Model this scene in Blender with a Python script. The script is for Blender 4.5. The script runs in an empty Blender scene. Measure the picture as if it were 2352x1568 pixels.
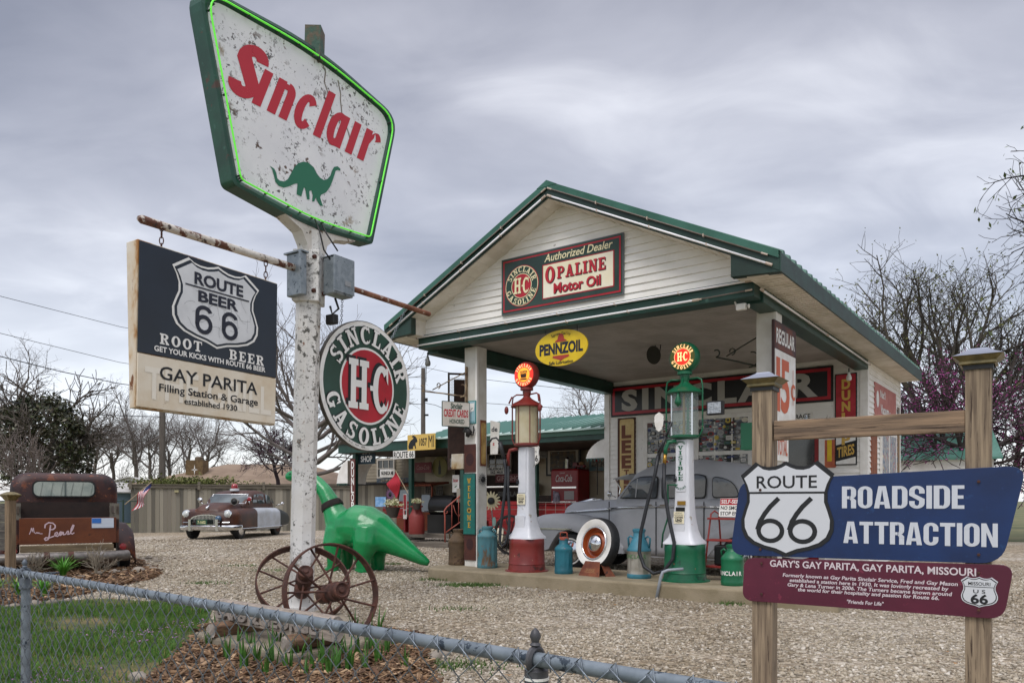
import bpy, math, random
import numpy as np
from mathutils import Vector, Matrix
R = math.radians
S = bpy.context.scene
COL = S.collection
# ---------------------------------------------------------------- camera
cam = bpy.data.cameras.new('camera'); camo = bpy.data.objects.new('camera', cam); COL.objects.link(camo)
CAMH = 1.21
cam.sensor_width = 36.0; cam.lens = 27.0; cam.shift_y = 0.1555
cam.clip_start = 0.05; cam.clip_end = 3000
camo.location = (0, 0, CAMH); camo.rotation_euler = (R(90), 0, 0)
S.camera = camo
S.view_settings.view_transform = 'Standard'; S.view_settings.look = 'None'
S.view_settings.exposure = 0.14; S.view_settings.gamma = 1.0
# ---------------------------------------------------------------- overcast sky
SUN_EL, SUN_AZ = R(52), R(205)          # azimuth clockwise from +Y
W = bpy.data.worlds.new('World'); S.world = W; W.use_nodes = True
nt = W.node_tree; nt.nodes.clear(); N = nt.nodes.new; LK = nt.links.new
wo = N('ShaderNodeOutputWorld'); bg = N('ShaderNodeBackground'); LK(bg.outputs[0], wo.inputs[0])
sky = N('ShaderNodeTexSky'); sky.sky_type = 'NISHITA'; sky.sun_disc = False
sky.sun_elevation = SUN_EL; sky.sun_rotation = SUN_AZ
bgs = N('ShaderNodeBackground'); LK(sky.outputs[0], bgs.inputs[0]); bgs.inputs[1].default_value = 0.05
tc = N('ShaderNodeTexCoord'); sep = N('ShaderNodeSeparateXYZ'); LK(tc.outputs['Generated'], sep.inputs[0])
def mth(op, a, b=None, clamp=False):
    n = N('ShaderNodeMath'); n.operation = op; n.use_clamp = clamp
    for i, q in enumerate((a, b)):
        if q is None: continue
        if isinstance(q, (int, float)): n.inputs[i].default_value = q
        else: LK(q, n.inputs[i])
    return n.outputs[0]
zc = mth('MAXIMUM', sep.outputs[2], 0.0)
den = mth('ADD', zc, 0.22)
cx_ = mth('DIVIDE', sep.outputs[0], den); cy_ = mth('DIVIDE', sep.outputs[1], den)
cmb = N('ShaderNodeCombineXYZ'); LK(cx_, cmb.inputs[0]); LK(cy_, cmb.inputs[1])
mp = N('ShaderNodeMapping'); LK(cmb.outputs[0], mp.inputs[0])
mp.inputs['Location'].default_value = (1.1, 0.45, 0.0); mp.inputs['Rotation'].default_value = (0, 0, R(-25)); mp.inputs['Scale'].default_value = (0.62, 0.95, 1)
n1 = N('ShaderNodeTexNoise'); LK(mp.outputs[0], n1.inputs['Vector']); n1.inputs['Scale'].default_value = 1.05; n1.inputs['Detail'].default_value = 7; n1.inputs['Roughness'].default_value = 0.47; n1.inputs['Distortion'].default_value = 0.35
n2 = N('ShaderNodeTexNoise'); LK(mp.outputs[0], n2.inputs['Vector']); n2.inputs['Scale'].default_value = 4.2; n2.inputs['Detail'].default_value = 6; n2.inputs['Distortion'].default_value = 0.6
mixn = mth('ADD', mth('MULTIPLY', n1.outputs['Fac'], 0.74), mth('MULTIPLY', n2.outputs['Fac'], 0.26))
cr = N('ShaderNodeValToRGB'); LK(mixn, cr.inputs[0])
els = cr.color_ramp.elements
els[0].position = 0.385; els[0].color = (0.215, 0.206, 0.224, 1)
els[1].position = 0.63; els[1].color = (0.65, 0.638, 0.655, 1)
e = els.new(0.45); e.color = (0.295, 0.284, 0.306, 1)
e = els.new(0.54); e.color = (0.425, 0.412, 0.435, 1)
# brighter strip of thin cloud near the horizon, brighter zenith overhead (as an overcast sky has)
hz = N('ShaderNodeMapRange'); LK(sep.outputs[2], hz.inputs[0]); hz.inputs[1].default_value = 0.02; hz.inputs[2].default_value = 0.30; hz.inputs[3].default_value = 0.75; hz.inputs[4].default_value = 0.0
mxh = N('ShaderNodeMix'); mxh.data_type = 'RGBA'; LK(hz.outputs[0], mxh.inputs[0]); LK(cr.outputs[0], mxh.inputs[6]); mxh.inputs[7].default_value = (0.82, 0.82, 0.86, 1)
zen = N('ShaderNodeMapRange'); LK(sep.outputs[2], zen.inputs[0]); zen.inputs[1].default_value = 0.55; zen.inputs[2].default_value = 0.95; zen.inputs[3].default_value = 1.0; zen.inputs[4].default_value = 4.0
LK(mxh.outputs[2], bg.inputs[0]); LK(zen.outputs[0], bg.inputs[1])
adds = N('ShaderNodeAddShader'); LK(bg.outputs[0], adds.inputs[0]); LK(bgs.outputs[0], adds.inputs[1]); LK(adds.outputs[0], wo.inputs[0])
sun = bpy.data.lights.new('sun', 'SUN'); suno = bpy.data.objects.new('sun', sun); COL.objects.link(suno)
sun.energy = 1.5; sun.angle = R(28); sun.color = (1.0, 0.965, 0.92)
sd = Vector((math.sin(SUN_AZ) * math.cos(SUN_EL), math.cos(SUN_AZ) * math.cos(SUN_EL), math.sin(SUN_EL)))
suno.rotation_euler = sd.to_track_quat('Z', 'Y').to_euler(); suno.location = (0, -20, 30)

# ---------------------------------------------------------------- helpers
F0, CX0, CY0 = 1763.9, 1176.0, 1149.8      # photograph (2352 wide): focal length, centre, horizon
TH = 0.632; BX, BY = -1.478, 12.29          # the filling station's front left corner and turn
def at(x, y, Y): return Vector(((x - CX0) / F0 * Y, Y, CAMH + (CY0 - y) / F0 * Y))
def gnd(x, y, z=0.0):
    Y = (CAMH - z) * F0 / (y - CY0); return Vector(((x - CX0) / F0 * Y, Y, z))
def wv(u, v, z=0.0):
    c, s = math.cos(TH), math.sin(TH); return Vector((BX + u * c + v * s, BY - u * s + v * c, z))
def L(h):
    h = h.lstrip('#'); o = []
    for i in (0, 2, 4):
        c = int(h[i:i + 2], 16) / 255; o.append(c / 12.92 if c <= .04045 else ((c + .055) / 1.055) ** 2.4)
    return (*o, 1.0)
def C3(c): return L(c) if isinstance(c, str) else (*c[:3], 1.0)
MATS = {}
def mat(name, c, rough=.6, metal=0., c2=None, sc=3., lo=.4, hi=.6, stretch=None, spots=None, bump=0., bsc=30., island=None, spec=.5, emit=None, es=1., coat=0., alpha=1., trans=0., dirt=None):
    """procedural paint / wood / metal: base colour c mixed to c2 by noise, spots=(colour, scale, threshold, softness)"""
    if name in MATS: return MATS[name]
    m = bpy.data.materials.new(name); m.use_nodes = True; t = m.node_tree; n = t.nodes; b = n['Principled BSDF']
    b.inputs['Roughness'].default_value = rough; b.inputs['Metallic'].default_value = metal; b.inputs['Specular IOR Level'].default_value = spec
    b.inputs['Coat Weight'].default_value = coat
    if trans: b.inputs['Transmission Weight'].default_value = trans
    if alpha < 1: b.inputs['Alpha'].default_value = alpha
    tcn = n.new('ShaderNodeTexCoord'); vec = tcn.outputs['Object']
    if stretch:
        mpn = n.new('ShaderNodeMapping'); mpn.inputs['Scale'].default_value = stretch; t.links.new(vec, mpn.inputs[0]); vec = mpn.outputs[0]
    def noise(scale, det=5, rg=.6):
        q = n.new('ShaderNodeTexNoise'); q.inputs['Scale'].default_value = scale; q.inputs['Detail'].default_value = det; q.inputs['Roughness'].default_value = rg
        t.links.new(vec, q.inputs['Vector']); return q.outputs['Fac']
    def ramp(fac, a, bb, ca=(0, 0, 0, 1), cb=(1, 1, 1, 1)):
        q = n.new('ShaderNodeValToRGB'); q.color_ramp.elements[0].position = a; q.color_ramp.elements[1].position = bb
        q.color_ramp.elements[0].color = ca; q.color_ramp.elements[1].color = cb; t.links.new(fac, q.inputs[0]); return q.outputs[0]
    def mix(fac, a, bb):
        q = n.new('ShaderNodeMix'); q.data_type = 'RGBA'
        if isinstance(fac, float): q.inputs[0].default_value = fac
        else: t.links.new(fac, q.inputs[0])
        for i, x in ((6, a), (7, bb)):
            if isinstance(x, tuple): q.inputs[i].default_value = x
            else: t.links.new(x, q.inputs[i])
        return q.outputs[2]
    col = C3(c)
    if c2 is not None: col = ramp(noise(sc), lo, hi, C3(c), C3(c2))
    if island:
        g = n.new('ShaderNodeNewGeometry'); q = n.new('ShaderNodeValToRGB'); t.links.new(g.outputs['Random Per Island'], q.inputs[0]); el = q.color_ramp.elements
        q.color_ramp.interpolation = 'LINEAR'
        for i, x in enumerate(island):
            k = el[i] if i < 2 else el.new(0.5)
        for i, x in enumerate(island): el[i].position = i / max(1, len(island) - 1); el[i].color = C3(x)
        col = q.outputs[0] if c2 is None else mix(.5, col, q.outputs[0])
    for sp in ([spots] if spots and not isinstance(spots[0], tuple) else (spots or [])):
        sc_, ss, th, so = sp[0], sp[1], sp[2], (sp[3] if len(sp) > 3 else .03)
        fac = ramp(noise(ss, 6, .65), th, th + so)
        if len(sp) > 4:      # wear gathers in areas
            mm = n.new('ShaderNodeMath'); mm.operation = 'MULTIPLY'; t.links.new(fac, mm.inputs[0]); t.links.new(ramp(noise(sp[4], 2, .5), .46, .58), mm.inputs[1]); fac = mm.outputs[0]
        col = mix(fac, col, C3(sc_))
    if isinstance(col, tuple): b.inputs['Base Color'].default_value = col
    else: t.links.new(col, b.inputs['Base Color'])
    if emit: b.inputs['Emission Color'].default_value = C3(emit); b.inputs['Emission Strength'].default_value = es
    if bump:
        bn = n.new('ShaderNodeBump'); bn.inputs['Strength'].default_value = bump; bn.inputs['Distance'].default_value = .02
        t.links.new(noise(bsc, 4), bn.inputs['Height']); t.links.new(bn.outputs[0], b.inputs['Normal'])
    MATS[name] = m; return m

class MB:
    """collects shapes and links them as ONE mesh object"""
    def __init__(s): s.v = []; s.f = []; s.m = []; s.X = None
    def add(s, vs, fs, mi=0):
        o = len(s.v)
        s.v += [tuple(s.X @ Vector(p)) for p in vs] if s.X else [tuple(p) for p in vs]
        for q in fs: s.f.append(tuple(i + o for i in q)); s.m.append(mi)
        return s
    def box(s, x0, x1, y0, y1, z0, z1, mi=0):
        return s.add([(x0, y0, z0), (x1, y0, z0), (x1, y1, z0), (x0, y1, z0), (x0, y0, z1), (x1, y0, z1), (x1, y1, z1), (x0, y1, z1)],
                     [(0, 3, 2, 1), (4, 5, 6, 7), (0, 1, 5, 4), (1, 2, 6, 5), (2, 3, 7, 6), (3, 0, 4, 7)], mi)
    def bar(s, a, b, w, h, up=(0, 0, 1), mi=0):
        a, b = Vector(a), Vector(b); d = (b - a).normalized(); u = Vector(up); x = d.cross(u)
        if x.length < 1e-4: x = d.cross(Vector((1, 0, 0)))
        x.normalize(); u = x.cross(d); x *= w / 2; u *= h / 2
        vs = [p + sx * x + su * u for p in (a, b) for sx, su in ((-1, -1), (1, -1), (1, 1), (-1, 1))]
        return s.add(vs, [(0, 1, 2, 3), (7, 6, 5, 4), (0, 4, 5, 1), (1, 5, 6, 2), (2, 6, 7, 3), (3, 7, 4, 0)], mi)
    def tube(s, pts, r, n=8, caps=True, mi=0, closed=False):
        pts = [Vector(p) for p in pts]; k = len(pts); rs = r if isinstance(r, (list, tuple)) else [r] * k
        vs = []; fs = []; up = None
        for i, p in enumerate(pts):
            if closed: d = pts[(i + 1) % k] - pts[i - 1]
            else: d = pts[min(i + 1, k - 1)] - pts[max(i - 1, 0)]
            if d.length < 1e-9: d = Vector((0, 0, 1))
            d.normalize()
            if up is None:
                up = Vector((0, 0, 1)) if abs(d.z) < .9 else Vector((1, 0, 0))
            x = up.cross(d)
            if x.length < 1e-6: x = d.orthogonal()
            x.normalize(); up = d.cross(x)
            for j in range(n):
                a = 2 * math.pi * j / n; vs.append(p + rs[i] * (math.cos(a) * x + math.sin(a) * up))
        for i in range(k if closed else k - 1):
            for j in range(n):
                i2 = (i + 1) % k; fs.append((i * n + j, i * n + (j + 1) % n, i2 * n + (j + 1) % n, i2 * n + j))
        if caps and not closed: fs.append(tuple(range(n))[::-1]); fs.append(tuple((k - 1) * n + j for j in range(n)))
        return s.add(vs, fs, mi)
    def lathe(s, prof, n=24, c=(0, 0, 0), ax=None, mi=0, caps=True):
        """profile [(radius, height)] spun about the local z (or the axis ax)"""
        c = Vector(c); q = Vector(ax).to_track_quat('Z', 'Y') if ax is not None else None
        vs = []; fs = []; k = len(prof)
        for r, z in prof:
            for j in range(n):
                a = 2 * math.pi * j / n; p = Vector((r * math.cos(a), r * math.sin(a), z)); vs.append(c + (q @ p if q else p))
        for i in range(k - 1):
            for j in range(n): fs.append((i * n + j, i * n + (j + 1) % n, (i + 1) * n + (j + 1) % n, (i + 1) * n + j))
        if caps:
            if prof[0][0] > 1e-5: fs.append(tuple(range(n))[::-1])
            if prof[-1][0] > 1e-5: fs.append(tuple((k - 1) * n + j for j in range(n)))
        return s.add(vs, fs, mi)
    def prism(s, poly, y0, y1, mi=0, side=None):
        """polygon in local x-z, extruded from y0 (front) to y1"""
        n = len(poly); vs = [(x, y0, z) for x, z in poly] + [(x, y1, z) for x, z in poly]
        area = sum(poly[i][0] * poly[(i + 1) % n][1] - poly[(i + 1) % n][0] * poly[i][1] for i in range(n))
        fr = tuple(range(n)); bk = tuple(range(2 * n - 1, n - 1, -1))
        if area < 0: fr, bk = fr[::-1], bk[::-1]
        s.add(vs, [fr, bk], mi)
        q = [(i, n + i, n + (i + 1) % n, (i + 1) % n) for i in range(n)]
        if area < 0: q = [x[::-1] for x in q]
        o = len(s.v) - 2 * n
        for x in q: s.f.append(tuple(i + o for i in x)); s.m.append(mi if side is None else side)
        return s
    def ball(s, c, rx, ry=None, rz=None, n=12, k=8, mi=0, rot=None):
        ry = ry or rx; rz = rz or rx; c = Vector(c); vs = [c + Vector((0, 0, -rz))]; fs = []
        for i in range(1, k):
            t = math.pi * i / k - math.pi / 2
            for j in range(n):
                a = 2 * math.pi * j / n; p = Vector((rx * math.cos(t) * math.cos(a), ry * math.cos(t) * math.sin(a), rz * math.sin(t)))
                vs.append(c + (rot @ p if rot else p))
        vs.append(c + Vector((0, 0, rz)))
        if rot: vs[0] = c + rot @ Vector((0, 0, -rz)); vs[-1] = c + rot @ Vector((0, 0, rz))
        for j in range(n): fs.append((0, 1 + (j + 1) % n, 1 + j)); fs.append((len(vs) - 1, 1 + (k - 2) * n + j, 1 + (k - 2) * n + (j + 1) % n))
        for i in range(k - 2):
            for j in range(n): fs.append((1 + i * n + j, 1 + i * n + (j + 1) % n, 1 + (i + 1) * n + (j + 1) % n, 1 + (i + 1) * n + j))
        return s.add(vs, fs, mi)
    def loft(s, rings, mi=0, caps=True, closed=True):
        n = len(rings[0]); vs = [p for r in rings for p in r]; fs = []
        for i in range(len(rings) - 1):
            for j in range(n if closed else n - 1): fs.append((i * n + j, i * n + (j + 1) % n, (i + 1) * n + (j + 1) % n, (i + 1) * n + j))
        if caps: fs.append(tuple(range(n))[::-1]); fs.append(tuple((len(rings) - 1) * n + j for j in range(n)))
        return s.add(vs, fs, mi)
    def build(s, name, m, parent=None, smooth=False, bevel=0., sub=0):
        me = bpy.data.meshes.new(name); me.from_pydata(s.v, [], s.f)
        for q in (m if isinstance(m, (list, tuple)) else [m]): me.materials.append(q)
        if any(s.m): me.polygons.foreach_set('material_index', s.m)
        if smooth:
            me.polygons.foreach_set('use_smooth', [True] * len(s.f))
        o = bpy.data.objects.new(name, me); COL.objects.link(o)
        if parent: o.parent = parent
        if smooth and smooth is not True:
            me.set_sharp_from_angle(angle=R(smooth))
        if bevel:
            b = o.modifiers.new('bevel', 'BEVEL'); b.width = bevel; b.segments = 2; b.limit_method = 'ANGLE'; b.angle_limit = R(40)
        if sub:
            b = o.modifiers.new('sub', 'SUBSURF'); b.levels = sub; b.render_levels = sub
        return o
def tag(o, label=None, cat=None, group=None, kind=None):
    if label: o['label'] = label
    if cat: o['category'] = cat
    if group: o['group'] = group
    if kind: o['kind'] = kind
    return o
def thing(name, label, cat, loc=(0, 0, 0), rz=0., group=None):
    o = bpy.data.objects.new(name, None); COL.objects.link(o); o.empty_display_size = .1
    o.location = loc; o.rotation_euler = (0, 0, rz); return tag(o, label, cat, group)
def copy_tree(o, parent=None):
    c = o.copy(); COL.objects.link(c)
    if parent: c.parent = parent
    for ch in list(o.children): copy_tree(ch, c)
    return c
def npmesh(name, V, Fc, m, parent=None, smooth=False, mi=None):
    """numpy vertices and equal-sized faces in one mesh"""
    me = bpy.data.meshes.new(name); V = np.asarray(V, np.float32); Fc = np.asarray(Fc, np.int32); k = Fc.shape[1]
    me.vertices.add(len(V)); me.vertices.foreach_set('co', V.ravel()); me.loops.add(Fc.size); me.loops.foreach_set('vertex_index', Fc.ravel())
    me.polygons.add(len(Fc)); me.polygons.foreach_set('loop_start', np.arange(0, Fc.size, k, dtype=np.int32))
    for q in (m if isinstance(m, (list, tuple)) else [m]): me.materials.append(q)
    if mi is not None: me.polygons.foreach_set('material_index', np.asarray(mi, np.int32))
    if smooth: me.polygons.foreach_set('use_smooth', np.ones(len(Fc), bool))
    me.update(calc_edges=True); me.validate()
    o = bpy.data.objects.new(name, me); COL.objects.link(o)
    if parent: o.parent = parent
    return o
# ---- lettering -----------------------------------------------------------
GL = {}
def glyphs(s, size=1., bold=0., shear=0., space=1.):
    key = (s, bold, shear, space)
    if key not in GL:
        cu = bpy.data.curves.new('t', 'FONT'); cu.body = s; cu.size = 1.; cu.offset = bold; cu.shear = shear; cu.space_character = space
        cu.align_x = 'CENTER'; cu.align_y = 'BOTTOM_BASELINE'; cu.resolution_u = 3
        o = bpy.data.objects.new('t', cu); me = o.to_mesh()
        GL[key] = ([(v.co.x, v.co.y) for v in me.vertices], [tuple(p.vertices) for p in me.polygons])
        o.to_mesh_clear(); bpy.data.objects.remove(o); bpy.data.curves.remove(cu)
    return GL[key]
# slab-serif capitals: pieces of (x, z) polygons, cap height 1
def arc(cx, cz, rx, rz, t, a0, a1, n=14, tz=None):
    tz = tz or t * .55; o = []
    for i in range(n):
        q = []
        for a in (a0 + (a1 - a0) * i / n, a0 + (a1 - a0) * (i + 1) / n):
            c, s_ = math.cos(R(a)), math.sin(R(a)); q.append(((cx + rx * c, cz + rz * s_), (cx + (rx - t) * c, cz + (rz - tz) * s_)))
        o.append([q[0][0], q[1][0], q[1][1], q[0][1]])
    return o
def rc(x0, x1, z0, z1): return [(x0, z0), (x1, z0), (x1, z1), (x0, z1)]
def slab(ch):
    k = .13; s = .24
    if ch == 'I': return .5, [rc(.13, .37, 0, 1), rc(0, .5, 0, k), rc(0, .5, 1 - k, 1)]
    if ch == 'H': return .95, [rc(.1, .34, 0, 1), rc(.61, .85, 0, 1), rc(.34, .61, .44, .58), rc(0, .44, 0, k), rc(0, .44, 1 - k, 1), rc(.51, .95, 0, k), rc(.51, .95, 1 - k, 1)]
    if ch == 'L': return .72, [rc(.1, .34, 0, 1), rc(0, .5, 1 - k, 1), rc(0, .72, 0, k), [(.58, k), (.72, k), (.72, .4), (.66, .4)]]
    if ch == 'N': return .92, [rc(.1, .26, 0, 1), rc(.68, .84, 0, 1), [(.1, 1), (.34, 1), (.84, 0), (.6, 0)], rc(0, .36, 0, k), rc(0, .3, 1 - k, 1), rc(.56, .92, 1 - k, 1)]
    if ch == 'A': return .95, [[(.36, 1), (.58, 1), (.86, 0), (.6, 0)], [(.36, 1), (.46, .8), (.26, 0), (.1, 0)], rc(.22, .7, .26, .38), rc(0, .38, 0, k), rc(.5, .95, 0, k)]
    if ch == 'E': return .76, [rc(.1, .34, 0, 1), rc(0, .74, 1 - k, 1), rc(0, .76, 0, k), rc(.3, .55, .44, .57), [(.62, 1 - k), (.74, 1 - k), (.74, .7), (.68, .7)], [(.62, k), (.76, k), (.76, .34), (.7, .34)], rc(.5, .57, .36, .65)]
    if ch == 'R': return .88, [rc(.1, .34, 0, 1), rc(0, .46, 0, k), rc(0, .5, 1 - k, 1)] + arc(.46, .73, .34, .27, .24, 90, -90) + [rc(.34, .46, .46, .58), [(.36, .5), (.58, .5), (.84, k), (.6, k)], rc(.56, .88, 0, k)]
    if ch == 'P': return .82, [rc(.1, .34, 0, 1), rc(0, .46, 0, k), rc(0, .5, 1 - k, 1)] + arc(.46, .71, .34, .29, .24, 90, -90) + [rc(.34, .46, .42, .54)]
    if ch == 'B': return .84, [rc(.1, .34, 0, 1), rc(0, .46, 0, k), rc(0, .5, 1 - k, 1)] + arc(.46, .74, .32, .26, .23, 90, -90) + arc(.46, .27, .36, .27, .24, 90, -90) + [rc(.34, .46, .44, .56)]
    if ch == 'O': return .88, arc(.44, .5, .44, .52, .26, 0, 360, 26)
    if ch == 'C': return .84, arc(.44, .5, .44, .52, .26, 48, 312, 22) + [[(.66, .98), (.78, .98), (.78, .62), (.7, .72)], [(.66, .1), (.8, .3), (.8, .2), (.72, .05)]]
    if ch == 'G': return .9, arc(.44, .5, .44, .52, .26, 48, 330, 22) + [[(.66, .98), (.78, .98), (.78, .62), (.7, .72)], rc(.62, .84, .06, .46), rc(.52, .9, .36, .48)]
    if ch == 'S': return .74, arc(.37, .745, .33, .27, .2, 35, 270, 14, .15) + arc(.37, .26, .35, .28, .2, 90, -145, 14, .15) + [[(.58, 1), (.68, 1), (.68, .66), (.6, .76)], [(.04, 0), (.14, 0), (.12, .26), (.04, .36)]]
    if ch == 'V': return .9, [[(.08, 1), (.34, 1), (.56, 0), (.4, 0)], [(.66, 1), (.8, 1), (.56, 0), (.46, 0)], rc(0, .42, 1 - k, 1), rc(.56, .9, 1 - k, 1)]
    if ch == 'T': return .84, [rc(.3, .54, 0, 1), rc(0, .84, 1 - k, 1), rc(.18, .66, 0, k), [(0, 1 - k), (.1, 1 - k), (.06, .66), (0, .66)], [(.74, 1 - k), (.84, 1 - k), (.84, .66), (.78, .66)]]
    if ch == 'W': return 1.2, [[(.08, 1), (.32, 1), (.48, 0), (.34, 0)], [(.52, 1), (.66, 1), (.46, 0), (.36, 0)], [(.5, 1), (.72, 1), (.88, 0), (.74, 0)], [(.96, 1), (1.1, 1), (.86, 0), (.76, 0)], rc(0, .4, 1 - k, 1), rc(.84, 1.2, 1 - k, 1)]
    if ch == 'M': return 1.1, [rc(.1, .24, 0, 1), rc(.78, 1.0, 0, 1), [(.1, 1), (.34, 1), (.6, .1), (.48, .1)], [(.78, 1), (.9, 1), (.6, .1), (.5, .1)], rc(0, .36, 0, k), rc(.68, 1.1, 0, k), rc(0, .3, 1 - k, 1), rc(.8, 1.1, 1 - k, 1)]
    if ch == '.' or ch == '-': return .3, [rc(.04, .26, .42, .56)]
    if ch == ' ': return .4, []
    return .7, [rc(.1, .34, 0, 1)]
def block(ch):
    # heavy condensed capitals: stem .2, cap height 1
    O = arc(.28, .76, .28, .24, .2, 0, 180, 12, .13) + arc(.28, .24, .28, .24, .2, 180, 360, 12, .13); st = [rc(0, .2, 0, 1)]
    if ch == 'O': return .56, O + [rc(0, .2, .24, .76), rc(.36, .56, .24, .76)]
    if ch == 'C': return .56, O + [rc(0, .2, .24, .76), rc(.36, .56, .62, .76), rc(.36, .56, .24, .38)]
    if ch == 'S': return .56, O + [rc(0, .2, .62, .76), rc(.36, .56, .66, .76), rc(.36, .56, .24, .38), rc(0, .2, .24, .33), [(0, .64), (0, .58), (.36, .34), (.56, .36), (.56, .42), (.2, .64)]]
    if ch == 'D': return .57, st + [rc(.2, .3, .86, 1), rc(.2, .3, 0, .14), rc(.37, .57, .26, .74)] + arc(.3, .74, .27, .26, .2, 0, 90, 8, .12) + arc(.3, .26, .27, .26, .2, 270, 360, 8, .12)
    if ch == 'R': return .57, st + [rc(.2, .3, .86, 1), rc(.2, .3, .42, .55), rc(.36, .56, .62, .8), rc(.36, .56, 0, .38)] + arc(.3, .8, .26, .2, .2, 0, 90, 7, .1) + arc(.3, .62, .26, .2, .2, 285, 360, 7, .1) + arc(.3, .3, .26, .2, .2, 0, 80, 7, .1)
    if ch == 'A': return .62, [[(0, 0), (.2, 0), (.33, 1), (.17, 1)], [(.42, 0), (.62, 0), (.45, 1), (.29, 1)], rc(.15, .47, .17, .3)]
    if ch == 'T': return .56, [rc(.18, .38, 0, .84), rc(0, .56, .84, 1)]
    if ch == 'E': return .44, st + [rc(.2, .43, .85, 1), rc(.2, .43, 0, .15), rc(.2, .40, .43, .57)]
    if ch == 'N': return .58, [rc(0, .18, 0, 1), rc(.40, .58, 0, 1), [(.18, 1), (.18, .62), (.40, 0), (.40, .4)]]
    return .2, st
class Word:
    """flat lettering in a sign's local frame: x right, z up, facing -y"""
    def __init__(s, y): s.y = y; s.V = []; s.Fc = []; s.k = 0
    def put(s, pts, fs, f):
        o = len(s.V); s.V += [(*f(x, z), ) for x, z in pts]; s.Fc += [tuple(i + o for i in q) for q in fs]
    def _emit(s, pts2, fs):
        # layered by a fraction of a millimetre so that pieces never share a plane
        o = len(s.V); y = s.y - .00012 * (s.k % 9); s.k += 1
        s.V += [(x, y, z) for x, z in pts2]
        for q in fs:
            a = sum(pts2[q[i]][0] * pts2[q[(i + 1) % len(q)]][1] - pts2[q[(i + 1) % len(q)]][0] * pts2[q[i]][1] for i in range(len(q)))
            q = q if a > 0 else q[::-1]; s.Fc.append(tuple(i + o for i in q))
    def text(s, t, x, z, size, xs=1., bold=0., shear=0., space=1., rot=0., align='C', slope=0.):
        P, Fq = glyphs(t, 1., bold, shear, space); c, sn = math.cos(rot), math.sin(rot)
        if not P: return s
        w0, w1 = min(p[0] for p in P), max(p[0] for p in P)
        dx = 0 if align == 'C' else (-w0 if align == 'L' else -w1)
        pts = [((px + dx) * size * xs, pz * size + (px + dx) * size * xs * slope) for px, pz in P]
        s._emit([(x + a * c - b * sn, z + a * sn + b * c) for a, b in pts], Fq); return s
    def fit(s, t, x0, x1, z, size, **k):
        """text stretched to span x0..x1, cap height about 0.7*size"""
        P, Fq = glyphs(t, 1., k.get('bold', 0.), k.get('shear', 0.), k.get('space', 1.)); w0, w1 = min(p[0] for p in P), max(p[0] for p in P)
        xs = (x1 - x0) / ((w1 - w0) * size); s.text(t, x0, z, size, xs=xs, align='L', **k); return s
    def slabs(s, t, x, z, size, xs=1., gap=.1, rot=0., shear=0., align='C'):
        g = [slab(ch) for ch in t]; w = sum(q[0] for q in g) + gap * (len(g) - 1); cx = -w / 2 if align == 'C' else 0; c, sn = math.cos(rot), math.sin(rot)
        for q in g:
            for poly in q[1]:
                pts = [((cx + a + shear * b) * size * xs, b * size) for a, b in poly]
                s._emit([(x + a * c - b * sn, z + a * sn + b * c) for a, b in pts], [tuple(range(len(pts)))])
            cx += q[0] + gap
        return s
    def blocks(s, t, x0, x1, z, h, gap=.06):
        g = [block(ch) for ch in t]; tot = sum(q[0] for q in g) + gap * (len(g) - 1); k = (x1 - x0) / tot; x = x0
        for q in g:
            for poly in q[1]: s._emit([(x + a * k, z + b * h) for a, b in poly], [tuple(range(len(poly)))])
            x += (q[0] + gap) * k
        return s
    def curve(s, t, x, z, rad, a0, a1, size, xs=1., slabs=True, inside=False, bold=.02):
        """letters on a circle from angle a0 to a1 (degrees); inside=True reads along the bottom"""
        n = len(t); ws = [(slab(ch)[0] if slabs else .7) + .12 for ch in t]; tot = sum(ws); acc = 0
        for ch, wd in zip(t, ws):
            a = R(a0 + (a1 - a0) * (acc + wd / 2) / tot); acc += wd
            rot = a - math.pi / 2 if not inside else a + math.pi / 2
            rr = rad if not inside else rad + size
            px, pz = x + rr * math.cos(a), z + rr * math.sin(a)
            if slabs: s.slabs(ch, px, pz, size, xs=xs, rot=rot)
            else: s.text(ch, px, pz, size * 1.4, xs=xs, rot=rot, bold=bold)
        return s
    def poly(s, pts): s._emit(list(pts), [tuple(range(len(pts)))]); return s
    def stroke(s, pts, w):
        for i in range(len(pts) - 1):
            a, b = Vector(pts[i]), Vector(pts[i + 1]); d = b - a
            if d.length < 1e-6: continue
            q = Vector((-d.y, d.x)).normalized() * w / 2; e = d.normalized() * w * .3
            s._emit([tuple(a - q - e), tuple(b - q + e), tuple(b + q + e), tuple(a + q - e)], [(0, 1, 2, 3)])
        return s
    def build(s, m, parent, name='lettering'):
        me = bpy.data.meshes.new(name); me.from_pydata(s.V, [], s.Fc); me.materials.append(m)
        o = bpy.data.objects.new(name, me); COL.objects.link(o); o.parent = parent; return o
def rrect(x0, x1, z0, z1, r, n=5):
    o = []
    for cx, cz, a0 in ((x1 - r, z0 + r, -90), (x1 - r, z1 - r, 0), (x0 + r, z1 - r, 90), (x0 + r, z0 + r, 180)):
        for i in range(n + 1): a = R(a0 + 90 * i / n); o.append((cx + r * math.cos(a), cz + r * math.sin(a)))
    return o
def ell(x, z, rx, rz, n=40): return [(x + rx * math.cos(2 * math.pi * i / n), z + rz * math.sin(2 * math.pi * i / n)) for i in range(n)]
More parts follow.
